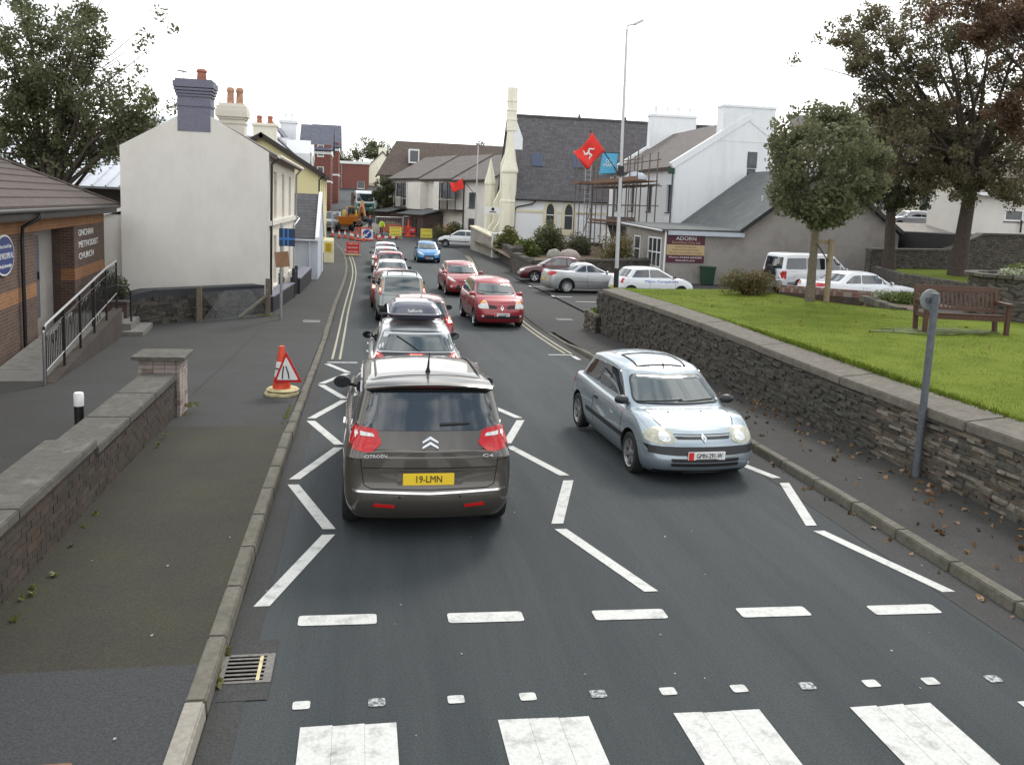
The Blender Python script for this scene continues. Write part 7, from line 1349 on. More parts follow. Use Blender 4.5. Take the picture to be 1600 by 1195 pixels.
# --- grey people carrier right in front
def car_mpv():
    sp = hatch(4.47,1.83,1.66,2.73,.94, hood=.86, belt=1.04, deck=.98, yF0=4.47/2-.62, yF1=4.47/2-2.0, yR1=-4.47/2+.40, yR0=-4.47/2+.045, wr=.325, tw=.215, zb=.24, rr=.20, rf=.3, br=.07,
        tail=[(0,.12),(.12,.05),(.28,.0),(.40,.0),(.50,.04),(.62,.045),(.8,.048),(1,.055)], gh=dict(z0=.90,w0=.86,w1=.675,rr=.14,br=.06,crown=.045, roof=[(-4.47/2+.3,1.585),(-4.47/2+.8,1.64),(-.6,1.625),(0,1.565),(.5,1.50)]))
    c = Car('people_carrier','dark grey people carrier with yellow number plate, nearest car at the crossing','car',(.74,10.90,0),0,'p_grey',group=QUEUE,**sp); r = -4.47/2
    # rear glass, spoiler, lamps
    c.patch('rear_window','R',rpoly([(-.70,1.165),(.70,1.165),(.775,1.235),(.70,1.545),(-.70,1.545),(-.775,1.235)],.05),'glass_car',.006,.06)
    m = MB(); n = 12; V = []
    for zz,yo in ((1.585,-.02),(1.60,-.13),(1.625,-.15),(1.655,-.04),(1.655,.25),(1.575,.22)):
        for i in range(n+1):
            x = -.665+1.33*i/n; e = (x/.665)**2; h = 0 if yo > .1 else 1
            V.append((x*(1 if zz > 1.58 else .97), r+.42+yo*(1-.3*e)-.02+.05*e, zz-.055*e+.005-(c.gcr*0 if yo < .1 else 0)))
    F = []
    for a in range(5):
        for i in range(n): q = a*(n+1)+i; F.append((q,q+1,q+n+2,q+n+1))
    F += [tuple(a*(n+1) for a in range(6)), tuple(a*(n+1)+n for a in range(5,-1,-1))]; F += [(5*(n+1)+i,5*(n+1)+i+1,i+1,i) for i in range(n)]
    m.add(V,F); sp_ = m.build('spoiler','p_grey',c.t,R(30))
    m = MB(); m.obox((0,r+.285,1.607),(.50,.012,.016)); m.build('brake_light','red_lens',sp_)
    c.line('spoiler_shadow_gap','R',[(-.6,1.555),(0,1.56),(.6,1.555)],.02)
    for sg in (-1,1):
        lp = [(sg*.50,1.04),(sg*.555,1.175),(sg*.80,1.215),(sg*.865,1.18),(sg*.885,1.00),(sg*.70,.965),(sg*.60,.965)]
        o = c.patch('tail_light','R',rpoly(lp,.025),'red_lens',.012,.05)
        c.patch('tail_light_side','SR' if sg > 0 else 'SL',rpoly([(r+.19,1.02),(r+.21,1.19),(r+.36,1.18),(r+.30,1.05)],.02),'red_lens',.010,.05,parent=o)
        c.patch('reversing_lens','R',rpoly([(sg*.575,1.105),(sg*.59,1.135),(sg*.725,1.155),(sg*.72,1.115)],.008),'lamp_glass',.018,.05,parent=o)
        c.patch('indicator_lens','R',rpoly([(sg*.742,1.12),(sg*.748,1.158),(sg*.855,1.165),(sg*.85,1.135)],.008),'lamp_glass',.018,.05,parent=o)
        c.patch('reflector','R',rpoly([(sg*.36,.385),(sg*.58,.40),(sg*.57,.435),(sg*.36,.415)],.006),'red_lens',.012,.06)
        # tailgate cut lines
        c.line('tailgate_gap','R',[(sg*.715,1.17),(sg*.715,.965),(sg*.705,.80),(sg*.675,.62),(sg*.60,.585),(0,.575)],.010)
        c.line('bumper_gap','R',[(sg*.71,.86),(sg*.80,.87),(sg*.885,.88)],.008)
        c.line('sensor','R',[(sg*.30,.50),(sg*.325,.50)],.022)
    c.patch('tailgate_step','R',rpoly([(-.69,.805),(.69,.805),(.70,.885),(-.70,.885)],.01),'p_grey',.010,.08)
    c.line('step_gap','R',[(-.69,.80),(0,.797),(.69,.80)],.012)
    c.patch('plate_recess','R',rpoly([(-.34,.62),(.34,.62),(.37,.76),(-.37,.76)],.03),'p_grey',.003,.08)
    c.line('recess_gap','R',[(-.34,.758),(.34,.758)],.016)
    c.plate('R',-.015,.685,'19-LMN','plate_yellow',.53,.125)
    c.patch('chrome_strip','R',rpoly([(-.80,.555),(0,.53),(.80,.555),(.80,.575),(0,.552),(-.80,.575)],.004),'chrome',.014,.06)
    for dz in (0,.05):   # double chevron badge
        for sg in (-1,1): c.patch('badge_chevron','R',[(0,1.062+dz),(sg*.082,1.012+dz),(sg*.082,.994+dz),(0,1.034+dz)],'chrome',.014,.2)
    for txt,x,w_ in (('CITROËN',-.56,.23),('C4',.60,.11)):
        h,_ = c.hit('R',x,.925); text_mesh('badge_text',txt,.045,'badge',c.t,frame((x,h.y-.028,.925),(1,0,0),(0,0,1)),.004,width=w_)
    c.wiper('R',(.10,1.225),(.42,1.235),.016)
    c.windows([('R',.30),(-1.02,0),(.0,0),('F',.36)],1.09,1.50,fz=(1.06,1.50))
    for sg in (-1,1):
        c.bar('roof_rail',[(sg*.56,r+.46,c.topz(.56,r+.46)+.008)]+[(sg*.565,y,c.topz(.565,y)+.014) for y in (-1.4,-.9,-.4)]+[(sg*.545,.0,c.topz(.545,.0)+.006)],.012,'black_plastic')
        c.line('rear_door_gap','SR' if sg > 0 else 'SL',[(-1.02,1.05),(-1.05,.8),(-1.0,.4)],.01); c.line('front_door_gap','SR' if sg > 0 else 'SL',[(.0,1.05),(0.0,.35)],.01)
        c.patch('door_handle','SR' if sg > 0 else 'SL',rpoly([(-.95,.95),(-.74,.96),(-.74,.99),(-.95,.98)],.01),'chrome',.03,.1)
    c.line('roof_seam','T',[(-.62,r+.62),(0,r+.60),(.62,r+.62)],.012,'gap')
    c.bar('aerial',[(0,r+.72,c.topz(0,r+.72)),(0,r+.70,c.topz(0,r+.7)+.05),(0,r+.56,c.topz(0,r+.7)+.24)],[.030,.014,.004],'black_plastic',n=8)
    c.mirrors(.72,1.11,'black_plastic',.16,(.115,.06,.085))
    c.line('sill','S',[(-1.0,.30),(1.0,.30)],.10,'black_plastic',.004)
    return c

# --- generic rear furniture
def rear_basic(c, belt, lamps, win, plate=None, plz=.55, brake=None, litmat='red_lens', lit=None, bumper=None, plm='plate_yellow'):
    c.patch('rear_window','R',rpoly(win,.06),c.gl,.006,.07)
    for sg in (-1,1):
        o = c.patch('tail_light','R',rpoly([(sg*x,z) for x,z in lamps],.02),litmat,.012,.06)
        if lit: c.patch('brake_lamp','R',rpoly([(sg*x,z) for x,z in lit],.02),'brake_lit',.020,.06,parent=o)
    if plate is not None: c.plate('R',0,plz,plate,plm)
    if brake: c.patch('high_brake_light','R',rpoly(brake,.006),'red_lens_lit',.014,.1)
    if bumper: c.patch('bumper_strip','R',rpoly(bumper,.02),'black_plastic',.008,.1)
def sides(c, doors, zb, zt, hz=None, trim=None):
    for y in doors: c.line('door_gap','S',[(y,zt),(y-.01,zb+.15),(y+.03,zb)],.010)
    if hz: 
        for y in doors[:-1]: c.patch('door_handle','S',rpoly([(y+.06,hz),(y+.25,hz+.005),(y+.25,hz+.035),(y+.06,hz+.03)],.01),c.pm,.028,.12)
    if trim: c.patch('side_trim','S',rpoly(trim,.01),'black_plastic',.010,.15)

def car_silver_hatch():
    sp = hatch(4.2,1.76,1.46,2.6,.86, hood=.78, belt=.93, wr=.31, gh=dict(w0=.80,w1=.60), yR1=-1.38, yR0=-1.98)
    c = Car('hatchback','silver hatchback with dark blue roof box, second in the queue','car',(1.02,17.02,zg(16.5)),R(-1.0),'p_silver2',group=QUEUE,glass='glass_green',**sp)
    c.windows([('R',.42),(-.62,0),(.28,0),('F',.34)],.98,1.33)
    rear_basic(c,.93,[(.58,.90),(.58,1.03),(.80,1.06),(.86,.98),(.84,.86)],[(-.70,1.07),(.70,1.07),(.58,1.37),(-.58,1.37)],'',.62,None,'red_lens',[(.66,.91),(.66,1.02),(.80,1.04),(.83,.92)])
    c.patch('tailgate_bar','R',rpoly([(-.60,.955),(.60,.955),(.62,1.045),(-.62,1.045)],.02),'black_plastic',.020,.08)
    for k in range(5): c.patch('brake_lamp','R',rpoly([(-.11+k*.045,.99),(-.075+k*.045,.99),(-.075+k*.045,1.02),(-.11+k*.045,1.02)],.008),'brake_lit',.030,.1)
    c.patch('brake_lens','R',rpoly([(-.15,.975),(.15,.975),(.15,1.035),(-.15,1.035)],.02),'red_lens',.026,.1)
    c.wiper('R',(.06,1.08),(-.34,1.30),.013)
    c.mirrors(.62,1.0,'black_plastic',.12,(.11,.06,.08)); sides(c,[-.62,.28,1.12],.35,.93,.82)
    for y in (-.25,.45):
        z = c.topz(0,y); c.bar('roof_bar',[(-.62,y,c.topz(.6,y)-.02),(-.60,y,z+.07),(.60,y,z+.07),(.62,y,c.topz(.6,y)-.02)],.018,'black_plastic')
    # the box is a thing of its own
    bx = thing('roof_box','dark blue roof box on the silver hatchback','roof box',(1.0,16.55,zg(16.5)+1.53),R(-1),world=False)
    rings = []
    for z,sx,y0,y1 in ((0,.42,-.62,.95),(.05,.475,-.70,1.02),(.12,.485,-.72,1.02),(.13,.475,-.70,1.0),(.22,.44,-.62,.85),(.29,.38,-.48,.62),(.315,.33,-.38,.48)):
        rings.append([(x,y,z) for x,y in outline(y0,y1,sx,.13,.24,.04,.16,ns=12)])
    V,F = loft(rings,.012,0); m = MB(); m.add(V,F); o = m.build('lid','p_navy',bx,R(35))
    m = MB(); rs = []
    for z in (.112,.132): rs.append([(x,y,z) for x,y in outline(-.735,1.03,.495,.14,.25,.04,.16,ns=12)])
    V,F = loft(rs); m.add(V,F); m.build('seam','p_silver2',bx,R(35))
    text_mesh('lettering','halfords',.085,'plate_white',bx,frame((0,-.70,.185),(1,0,0),(0,.45,1)),.008,width=.26)
    return c
def car_red_hatch():
    sp = hatch(4.1,1.74,1.46,2.55,.85, hood=.78, belt=.92, gh=dict(w0=.80,w1=.60), yR1=-1.42, yR0=-1.92)
    c = Car('hatchback','red hatchback with its brake lights on, behind the silver car with the roof box','car',(1.62,24.3,zg(24)),R(-1.5),'p_red',group=QUEUE,glass='glass_green',**sp)
    c.windows([('R',.40),(-.60,0),(.28,0),('F',.34)],.97,1.33)
    rear_basic(c,.92,[(.62,.82),(.64,1.02),(.80,1.08),(.86,.98),(.84,.80)],[(-.69,1.0),(.69,1.0),(.60,1.35),(-.60,1.35)],'',.6,[(-.14,1.375),(.14,1.375),(.14,1.395),(-.14,1.395)],'red_lens',[(.68,.88),(.70,1.0),(.81,1.02),(.82,.88)])
    c.patch('rear_spoiler','R',rpoly([(-.62,1.36),(.62,1.36),(.60,1.405),(-.60,1.405)],.02),'black_plastic',.03,.1)
    for sg in (-1,1): c.line('roof_channel','T',[(sg*.57,-1.3),(sg*.575,-.5),(sg*.56,.4)],.03,'black_plastic',.004)
    c.bar('aerial',[(0,-1.15,c.topz(0,-1.15)),(0,-1.3,c.topz(0,-1.15)+.12)],[.014,.004],'black_plastic')
    c.mirrors(.60,1.0,'black_plastic',.12,(.11,.06,.08)); sides(c,[-.60,.28,1.1],.35,.92,.82)
def car_suv():
    sp = hatch(4.5,1.75,1.66,2.62,.80, hood=.95, belt=1.05, wr=.34, zb=.30, yF0=1.25, yF1=.62, yR1=-1.98, yR0=-2.14, tail=[(0,.08),(.12,.02),(.28,.0),(.42,.02),(.6,.03),(.8,.05),(1,.07)], gh=dict(w0=.80,w1=.655,br=.04,rr=.09), rr=.12)
    c = Car('estate_car','grey green estate car with tall amber and red rear lights, fourth in the queue','car',(1.36,31.1,zg(31)),R(0),'p_greygreen',group=QUEUE,glass='glass_green',**sp)
    c.windows([('R',.18),(-1.3,0),(-.42,0),(.5,0),('F',.30)],1.10,1.50)
    c.patch('rear_window','R',rpoly([(-.60,1.05),(.60,1.05),(.56,1.55),(-.56,1.55)],.06),'glass_green',.006,.08)
    for sg in (-1,1):
        o = c.patch('tail_light','R',rpoly([(sg*.66,1.22),(sg*.79,1.22),(sg*.70,1.56),(sg*.62,1.56)],.01),'amber',.012,.06)
        c.patch('red_lens','R',rpoly([(sg*.68,.98),(sg*.84,.98),(sg*.79,1.215),(sg*.66,1.215)],.01),'red_lens',.014,.06,parent=o)
        c.patch('brake_lamp','R',rpoly([(sg*.70,1.10),(sg*.80,1.10),(sg*.785,1.19),(sg*.69,1.19)],.01),'brake_lit',.022,.06,parent=o)
        c.line('tailgate_gap','R',[(sg*.63,1.0),(sg*.64,.55)],.012)
    c.line('tailgate_gap','R',[(-.70,.97),(.70,.97)],.012); c.patch('handle','R',rpoly([(-.20,.85),(-.02,.85),(-.02,.89),(-.20,.89)],.01),'black_plastic',.01,.1)
    c.patch('bumper_strip','R',rpoly([(-.84,.40),(.84,.40),(.84,.62),(-.84,.62)],.03),'black_plastic',.012,.1)
    y = -1.75; z = c.topz(0,y); rk = c.bar('roof_rack',[(-.50,y,z-.02),(-.47,y,z+.09),(-.2,y,z+.115),(.2,y,z+.115),(.47,y,z+.09),(.50,y,z-.02)],.022,'black_plastic'); c.bar('rack_stay',[(0,y,z),(0,y,z+.12)],.014,'black_plastic',rk)
    c.mirrors(.95,1.12,'black_plastic'); sides(c,[-.42,.5,1.25],.45,1.05,.92)
def car_queue(name, label, x, Y, pm, rz=0, kind='hatch', L=4.1, H=1.45, glass='glass_car', lampcol='red_lens', lit=True, spoiler=False):
    if kind == 'sedan': sp = hatch(L,1.74,H,2.6,.86,kind='sedan',hood=.76,belt=.90,deck=1.0,yR1=-L/2+1.25,yR0=-L/2+.62, gh=dict(w0=.79,w1=.59))
    else: sp = hatch(L,1.70,H,2.5,.82,hood=.78,belt=.92,gh=dict(w0=.77,w1=.595))
    c = Car(name,label,'car',(x,Y+L/2,zg(Y+2)),R(rz),pm,group=QUEUE,glass=glass,**sp); r = -L/2; b = .97 if kind == 'hatch' else 1.04
    c.windows([('R',.40),(-.55,0),(.30,0),('F',.34)],.96,H-.13)
    rear_basic(c,.92,[(.60,.74),(.62,.93),(.80,.96),(.83,.72)],[(-.66,b),(.66,b),(.575,H-.10),(-.575,H-.10)],'',.55,[(-.15,H-.085),(.15,H-.085),(.15,H-.06),(-.15,H-.06)] if kind == 'hatch' else [(-.16,b+.02),(.16,b+.02),(.16,b+.05),(-.16,b+.05)],lampcol,[(.66,.79),(.67,.90),(.78,.91),(.79,.79)] if lit else None)
    if spoiler: c.patch('rear_spoiler','R',rpoly([(-.62,H-.085),(.62,H-.085),(.60,H-.045),(-.60,H-.045)],.02),pm,.04,.1)
    c.mirrors(.60,.99,'black_plastic',.12,(.10,.055,.07)); sides(c,[-.55,.3,1.1],.35,.92)
    return c
def front_basic(c, lamps, grille=None, lower=None, plate=None, plz=.42, flag=True, lampm='lamp_glass', bump=None, wipers=True, wz=.95, fogs=None):
    for sg in (-1,1):
        o = c.patch('headlight','F',rpoly([(sg*x,z) for x,z in lamps],.03),lampm,.010,.05)
        if fogs: c.patch('fog_light','F',rpoly([(sg*x,z) for x,z in fogs],.02),'lamp_glass',.012,.06)
    if grille: c.patch('grille','F',rpoly(grille,.02),'black_plastic',.008,.06)
    if lower: c.patch('lower_grille','F',rpoly(lower,.03),'black_plastic',.008,.06)
    if bump: c.patch('bumper_strip','F',rpoly(bump,.02),'black_plastic',.012,.07)
    if plate is not None: c.plate('F',0,plz,plate,'plate_white',.52,.11,flag)
    if wipers: c.wiper('F',(-.45,wz),(.12,wz+.03)); c.wiper('F',(.05,wz),(.60,wz+.06))
def car_clio():
    L = 3.77; sp = hatch(L,1.64,1.36,2.47,.75,hood=.72,belt=.86, yF0=1.05, yF1=.28, yR1=-1.30, yR0=-1.68, wr=.285, tw=.18, gh=dict(w0=.755,w1=.585,bf=.20,crown=.045), rf=.30, bf=.13,
        nose=[(0,.12),(.12,.05),(.3,.0),(.50,.0),(.60,.03),(.75,.06),(.9,.12),(1,.26)])
    c = Car('hatchback','small silver three door hatchback with red and white number plate beside the stone wall','car',(4.40,12.27,zg(12.2)),R(180+2.5),'p_icy',group=ONC,glass='glass_green',zb=.17,rim='alloy_dirty',spokes=6,**sp)
    c.windows([('R',.30),(-.52,0),('F',.30)],.92,1.235,fz=(.915,1.205))
    front_basic(c,[(.40,.60),(.41,.70),(.50,.745),(.66,.74),(.76,.68),(.77,.60),(.66,.565),(.48,.565)],None,None,'GMN-291-W',.43,True,'lamp_hazy',None,False)
    for sg in (-1,1):
        c.patch('lamp_inner','F',rpoly([(sg*.45,.61),(sg*.46,.69),(sg*.58,.71),(sg*.62,.62),(sg*.54,.59)],.03),'lamp_glass',.016,.06)
        c.line('wing_gap','T',[(sg*.60,1.05),(sg*.56,1.4),(sg*.42,1.74)],.010)
    c.patch('grille','F',rpoly([(-.36,.625),(.36,.625),(.39,.655),(-.39,.655)],.01),'black_plastic',.010,.08)
    c.patch('bumper_strip','F',rpoly([(-.80,.455),(-.4,.43),(.4,.43),(.80,.455),(.80,.545),(.38,.535),(-.38,.535),(-.80,.545)],.02),'black_plastic',.012,.06)
    for z in (.285,.345): c.patch('lower_grille','F',rpoly([(-.46,z),(.46,z),(.48,z+.045),(-.48,z+.045)],.018),'black_plastic',.008,.08)
    c.line('lower_lip','F',[(-.66,.20),(0,.19),(.66,.20)],.05,'black_plastic',.01)
    h,_ = c.hit('F',0,.70)   # diamond badge
    for s_,mt,o_ in ((.052,'badge',.022),(.022,'p_icy',.028)): c.patch('badge','F',[(0,.635+s_*.9),(s_*.72,.635),(0,.635-s_*.9),(-s_*.72,.635)],mt,o_,.2)
    c.line('bonnet_gap','F',[(-.40,.672),(0,.668),(.40,.672)],.008)
    # sunroof, aerial, washers, wipers
    for a,b in (((-.38,.16),(.38,.16)),((-.38,-.52),(.38,-.52)),((-.38,.16),(-.38,-.52)),((.38,.16),(.38,-.52))): c.line('sunroof_seal','T',[a,b],.024,'gap',.009)
    c.bar('aerial',[(0,.24,c.topz(0,.24)),(0,.20,c.topz(0,.24)+.10)],[.016,.007],'black_plastic')
    for x in (-.18,.30): c.bar('washer_jet',[(x,1.22,c.topz(x,1.22)),(x,1.22,c.topz(x,1.22)+.012)],.014,'black_plastic')
    c.wiper('F',(-.55,.945),(.02,.935),.013); c.wiper('F',(-.05,.955),(.60,.925),.013)
    c.patch('tax_disc','F',rpoly([(-.52,.965),(-.60,.96),(-.565,1.05),(-.49,1.055)],.01),'disc_white',.012,.1); c.patch('sticker','F',rpoly([(-.575,.935),(-.65,.925),(-.62,.955),(-.56,.965)],.005),'disc_white',.012,.1)
    c.mirrors(.72,.93,'black_plastic',.10,(.105,.055,.065)); sides(c,[-.52,.78],.33,.86,None,[(-.85,.43),(.86,.43),(.86,.50),(-.85,.50)])
    c.patch('door_handle','S',rpoly([(-.46,.70),(-.30,.705),(-.30,.745),(-.46,.74)],.015),'black_plastic',.012,.1)
    c.patch('lens_red','S',rpoly([(-1.84,.70),(-1.66,.70),(-1.62,.98),(-1.72,1.0)],.02),'red_lens',.01,.08)
def car_modus():
    L = 3.79; sp = hatch(L,1.70,1.55,2.48,.74,hood=.92,belt=.98,yF0=1.15,yF1=.30,yR1=-1.45,yR0=-1.72,wr=.30,zb=.19,gh=dict(w0=.785,w1=.61,bf=.18,crown=.04),rf=.28)
    c = Car('hatchback','tall red hatchback with amber topped headlights','car',(4.52,30.1,zg(30)),R(180+3.5),'p_red',group=ONC,glass='glass_green',**sp)
    c.windows([('R',.30),(-.60,0),(.25,0),('F',.36)],1.03,1.42,fz=(1.075,1.365))
    front_basic(c,[(.44,.66),(.50,.90),(.60,.92),(.78,.74),(.76,.66)],None,[(-.56,.33),(.56,.33),(.62,.43),(-.62,.43)],'127-MAN',.46,True,'lamp_glass',None,True,1.10)
    for sg in (-1,1):
        c.patch('indicator','F',rpoly([(sg*.50,.905),(sg*.60,.93),(sg*.70,.84),(sg*.58,.82)],.02),'amber',.016,.06)
        c.patch('grille','F',rpoly([(sg*.15,.66),(sg*.43,.66),(sg*.44,.79),(sg*.22,.76)],.02),'black_plastic',.010,.06)
        c.patch('fog_light','F',rpoly([(sg*.60,.38),(sg*.68,.38),(sg*.68,.45),(sg*.60,.45)],.03),'lamp_glass',.014,.06)
    for s_,mt,o_ in ((.075,'chrome',.02),(.038,'p_red',.026)): c.patch('badge','F',[(0,.69+s_*1.2),(s_*.72,.69),(0,.69-s_*1.2),(-s_*.72,.69)],mt,o_,.2)
    c.patch('disc','F',rpoly([(-.54,1.10),(-.61,1.10),(-.60,1.18),(-.54,1.17)],.02),'disc_white',.012,.1)
    c.mirrors(.82,1.06,'p_red',.11,(.105,.06,.075)); sides(c,[-.6,.25,1.05],.35,.98,.86)
def car_fiesta():
    L = 3.95; sp = hatch(L,1.72,1.46,2.49,.82,hood=.80,belt=.93,wr=.305,gh=dict(w0=.79,w1=.60,bf=.2),rf=.32,yF0=1.12,yF1=.22)
    c = Car('hatchback','low red hatchback with swept back headlights, between the blue car and the tall red car','car',(4.53,40.1,zg(40)),R(180+2),'p_red2',group=ONC,glass='glass_green',**sp)
    c.windows([('R',.36),(-.55,0),(.30,0),('F',.36)],.98,1.33,fz=(.985,1.28))
    front_basic(c,[(.42,.64),(.60,.68),(.80,.80),(.76,.88),(.62,.82)],[(-.36,.63),(.36,.63),(.34,.67),(-.34,.67)],[(-.50,.30),(.50,.30),(.38,.52),(-.38,.52)],'',.43,True,'lamp_glass',None,True,.98,[(.60,.40),(.70,.40),(.70,.49),(.60,.49)])
    c.patch('badge','F',rpoly([(-.08,.69),(.08,.69),(.08,.73),(-.08,.73)],.02),'chrome',.016,.1)
    c.mirrors(.78,1.0,'p_red2',.11,(.11,.06,.07)); sides(c,[-.55,.3,1.1],.35,.93,.84)
def car_206():
    L = 3.84; sp = hatch(L,1.65,1.43,2.44,.78,hood=.74,belt=.90,wr=.30,gh=dict(w0=.76,w1=.58,bf=.2),rf=.32,yF0=1.10,yF1=.20)
    c = Car('hatchback','bright blue hatchback coming up the road','car',(4.57,61.7,zg(61)),R(180+1),'p_blue',group=ONC,glass='glass_green',**sp)
    c.windows([('R',.34),(-.50,0),(.30,0),('F',.36)],.95,1.30,fz=(.945,1.25))
    front_basic(c,[(.30,.58),(.46,.66),(.74,.80),(.77,.74),(.66,.62),(.44,.54)],None,[(-.40,.40),(.40,.40),(.36,.52),(-.36,.52)],'',.33,True,'lamp_glass',[(-.78,.26),(.78,.26),(.78,.36),(-.78,.36)],True,.95)
    c.patch('bonnet_vent','T',rpoly([(.18,1.18),(.38,1.18),(.36,1.26),(.20,1.26)],.02),'black_plastic',.004,.1)
    c.mirrors(.74,.97,'black_plastic',.11,(.11,.06,.07)); sides(c,[-.5,.3,1.05],.35,.90)
def car_white_far():
    L = 3.77; sp = hatch(L,1.64,1.40,2.47,.75,hood=.74,belt=.88,yF0=1.05,yF1=.28,yR1=-1.30,yR0=-1.68,wr=.285,gh=dict(w0=.755,w1=.585))
    c = Car('hatchback','white hatchback with black bumpers turned across the far drive beside the yellow chapel','car',(9.35,83.4,zg(80)+.08),R(76),'p_white',scale=1.16,group=PARK,glass='glass_car',rim='alloy_dirty',spokes=6,**sp)
    c.windows([('R',.30),(-.52,0),('F',.30)],.93,1.28)
    front_basic(c,[(.42,.58),(.44,.70),(.72,.72),(.76,.58)],[(-.38,.62),(.38,.62),(.38,.66),(-.38,.66)],None,'',.40,True,'lamp_glass',[(-.81,.32),(.81,.32),(.81,.52),(-.81,.52)],True,.95)
    c.patch('bumper_side','S',rpoly([(1.15,.32),(1.75,.32),(1.75,.52),(1.2,.50)],.02),'black_plastic',.01,.1)
    c.mirrors(.72,.95,'black_plastic'); sides(c,[-.52,.78],.33,.88,None,[(-.85,.43),(.86,.43),(.86,.50),(-.85,.50)])
def car_maroon():
    L = 4.25; sp = hatch(L,1.70,1.40,2.5,.88,kind='sedan',hood=.70,belt=.88,deck=.95,yF0=1.15,yF1=.30,yR1=-1.0,yR0=-1.55,wr=.30,gh=dict(w0=.77,w1=.58),rf=.35,bf=.16)
    c = Car('saloon_car','dark maroon car parked nose out beside the garden wall','car',(10.45,45.9,-.38),R(90-8),'p_maroon',group=PARK,**sp)
    c.windows([('R',.34),(-.45,0),(.35,0),('F',.34)],.93,1.28)
    front_basic(c,[(.34,.56),(.50,.64),(.72,.70),(.78,.62),(.62,.55)],None,[(-.4,.28),(.4,.28),(.4,.38),(-.4,.38)],'',.44,True,'lamp_glass',None,True,.93)
    c.mirrors(.76,.95,'p_maroon'); sides(c,[-.45,.35,1.1],.35,.88)
def car_coupe():
    L = 4.40; sp = hatch(L,1.78,1.43,2.61,.86,kind='sedan',hood=.80,belt=.95,deck=1.04,yF0=1.10,yF1=.12,yR1=-.62,yR0=-1.42,wr=.335,tw=.22,gh=dict(w0=.78,w1=.60,roof=[(-.9,1.31),(-.4,1.39),(-.1,1.395),(.3,1.33)]),rr=.25,
        tail=[(0,.14),(.12,.05),(.28,.0),(.48,.015),(.62,.04),(.8,.06),(1,.14)])
    c = Car('coupe','silver coupe with ten spoke wheels parked beside the maroon car','car',(10.75,40.6,-.38),R(-90+4),'p_silver2',group=PARK,spokes=10,**sp)
    c.windows([('R',.32),(-.28,0),('F',.32)],1.0,1.30)
    rear_basic(c,.95,[(.44,.86),(.46,1.0),(.80,1.02),(.86,.90),(.80,.82)],[(-.64,1.06),(.64,1.06),(.56,1.30),(-.56,1.30)],'',.62)
    c.patch('tail_light_side','S',rpoly([(-2.14,.88),(-2.12,1.03),(-1.74,1.0),(-1.86,.88)],.02),'red_lens',.01,.06)
    c.patch('door_handle','S',rpoly([(-.24,.84),(-.02,.845),(-.02,.885),(-.24,.88)],.015),'p_silver2',.03,.1)
    c.line('crease','S',[(-1.3,.56),(1.3,.53)],.014,'gap'); c.line('door_gap','S',[(-.28,.95),(-.30,.6),(-.22,.34)],.012); c.line('door_gap','S',[(1.0,.95),(1.0,.34)],.012)
    c.mirrors(.70,1.01,'p_silver2')
def car_corsa():
    L = 3.82; sp = hatch(L,1.65,1.44,2.49,.76,hood=.78,belt=.93,yF0=1.12,yF1=.20,yR1=-1.30,yR0=-1.72,wr=.29,gh=dict(w0=.765,w1=.59))
    c = Car('hatchback','white hatchback with blue lettering on its door parked behind the lamp post','car',(13.3,38.6,-.38),R(-90+6),'p_white',group=PARK,**sp)
    c.windows([('R',.32),(-.42,0),('F',.34)],.97,1.32)
    rear_basic(c,.93,[(.66,.72),(.66,1.0),(.76,1.05),(.80,.72)],[(-.64,.99),(.64,.99),(.56,1.33),(-.56,1.33)],'',.50)
    sides(c,[-.42,.85],.33,.93,None,None); c.mirrors(.76,1.0,'black_plastic')
    m = frame((c.hit('SR',.15,.80)[0].x+.006,.15,.80),(0,1,0),(0,0,1)); text_mesh('lettering','Manx Carephone',.17,'text_blue',c.t,m,.003,width=1.65)
def car_van():
    L = 4.4; sp = hatch(L,1.78,1.88,2.7,.75,hood=1.05,belt=1.12,yF0=1.35,yF1=.60,yR1=-2.02,yR0=-2.16,wr=.36,zb=.35,rr=.08,tail=[(0,.08),(.12,.02),(.28,.0),(.42,.01),(.6,.02),(.8,.03),(1,.05)],gh=dict(w0=.85,w1=.72,br=.02,rr=.08,bf=.12,roof=[(-2.1,1.82),(-1.5,1.85),(0,1.85),(.7,1.80)]))
    c = Car('off_roader','tall white off roader with red tail lights parked behind the lawn','car',(23.4,42.2,-.40),R(-90+7),'p_white',group=PARK,scale=1.16,**sp)
    c.windows([('R',.12),(-.95,0),(.0,0),(.78,0),('F',.30)],1.18,1.68)
    c.patch('rear_window','R',rpoly([(-.66,1.18),(.66,1.18),(.62,1.68),(-.62,1.68)],.05),'glass_car',.006,.1)
    for sg in (-1,1):
        o = c.patch('tail_light','R',rpoly([(sg*.74,.78),(sg*.87,.78),(sg*.86,1.10),(sg*.74,1.10)],.02),'red_lens',.014,.06)
        c.patch('tail_light_side','SR' if sg > 0 else 'SL',rpoly([(-2.19,.76),(-2.0,.76),(-2.0,1.10),(-2.19,1.10)],.02),'red_lens',.012,.06,parent=o)
    m = MB(); m.lathe([(.33,0),(.36,.04),(.36,.16),(.30,.19),(.12,.19)],22,(0,-2.38,.95),'y'); m.build('spare_wheel','rubber',c.t,R(40))
    c.patch('lower_band','S',rpoly([(-1.9,.45),(1.9,.45),(1.9,.62),(-1.9,.62)],.02),'p_silver2',.008,.15); c.patch('bumper','R',rpoly([(-.86,.42),(.86,.42),(.86,.66),(-.86,.66)],.03),'p_silver2',.03,.1)
    sides(c,[.0,.78],.5,1.1,.98); c.mirrors(1.0,1.2,'p_white')
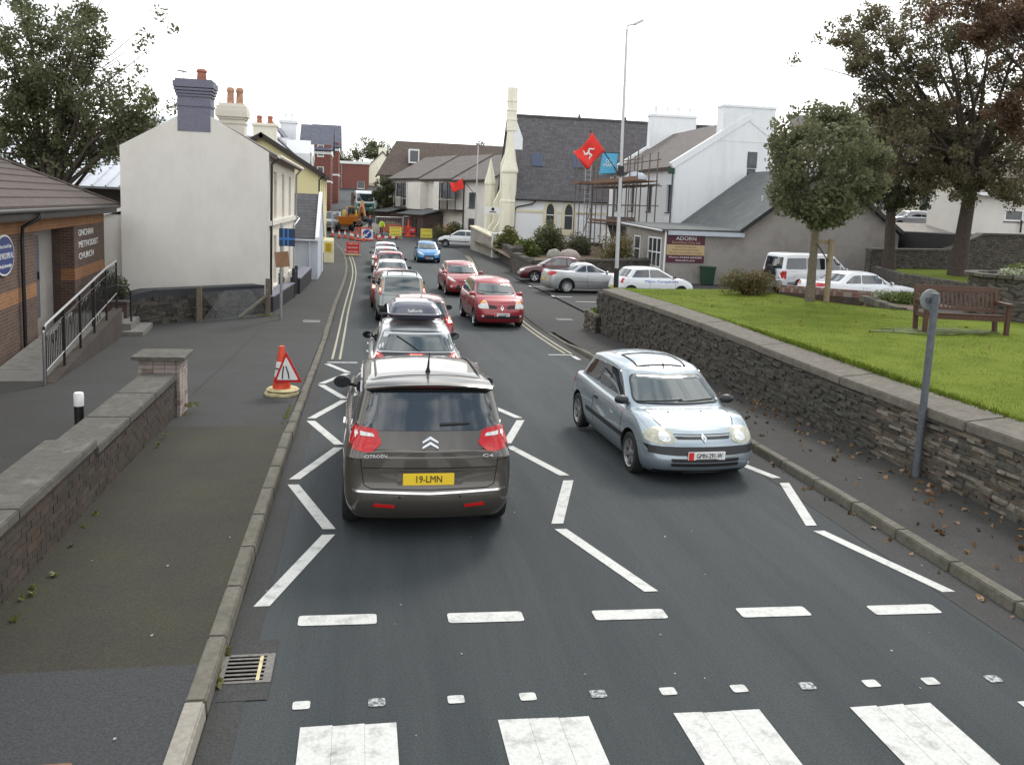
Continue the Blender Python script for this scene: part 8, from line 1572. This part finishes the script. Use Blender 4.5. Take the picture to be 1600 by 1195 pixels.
def car_saloon():
    L = 4.85; sp = hatch(L,1.84,1.46,2.89,.82,kind='sedan',hood=.80,belt=.94,deck=1.02,yF0=1.22,yF1=.38,yR1=-1.05,yR0=-1.72,wr=.33,tw=.22,gh=dict(w0=.82,w1=.63),rf=.3)
    c = Car('saloon_car','white saloon parked behind the low brick wall on the lawn','car',(21.5,34.8,-.20),R(-90+3),'p_white',scale=1.08,group=PARK,**sp)
    c.windows([('R',.42),(-.42,0),(.52,0),('F',.36)],.99,1.32)
    rear_basic(c,.95,[(.52,.82),(.54,.98),(.82,1.0),(.88,.86)],[(-.68,1.05),(.68,1.05),(.60,1.33),(-.60,1.33)],'',.66)
    c.patch('tail_light_side','S',rpoly([(-2.38,.84),(-2.36,.99),(-2.1,.98),(-2.14,.86)],.02),'red_lens',.01,.06)
    sides(c,[-.42,.52,1.25],.35,.94,.84); c.mirrors(.86,1.02,'p_white')
def car_hill():
    L = 4.2; sp = hatch(L,1.75,1.48,2.58,.85,hood=.80,belt=.95,wr=.32,gh=dict(w0=.80,w1=.61))
    c = Car('hatchback','silver hatchback parked up behind the retaining wall by the large trees','car',(40.6,60.0,3.03),R(90),'p_silver2',group=PARK,glass='glass_car',**sp)
    c.windows([('R',.40),(-.58,0),(.30,0),('F',.34)],1.0,1.35)
    front_basic(c,[(.46,.64),(.50,.78),(.80,.84),(.80,.70)],[(-.4,.58),(.4,.58),(.4,.68),(-.4,.68)],None,'',.45,False)
    c.mirrors(.7,1.03,'p_silver2'); sides(c,[-.58,.3,1.1],.35,.94)

# ------------------------------------------------------------------ vehicles in place
car_mpv(); car_silver_hatch(); car_red_hatch(); car_suv()
car_queue('hatchback','red hatchback with a pale sheen on its roof, partly hidden by the estate car',1.22,32.9,'p_red2',0,'hatch',4.1,1.46)
car_queue('saloon_car','white saloon in the queue behind the dark red cars',1.40,38.6,'p_white',-1,'sedan',4.4,1.43,'glass_green')
car_queue('hatchback','small red hatchback with a dark rear window high in the queue',1.50,44.8,'p_red',0,'hatch',3.9,1.50,spoiler=True)
car_queue('hatchback','white hatchback, second from the front of the queue',1.42,50.6,'p_white',0,'hatch',4.0,1.45,'glass_green')
car_queue('hatchback','white hatchback at the very front of the queue',1.55,56.6,'p_white',0,'hatch',4.0,1.45,'glass_green',lit=False)
car_clio(); car_modus(); car_fiesta(); car_206(); car_white_far(); car_maroon(); car_coupe(); car_corsa(); car_van(); car_saloon(); car_hill()
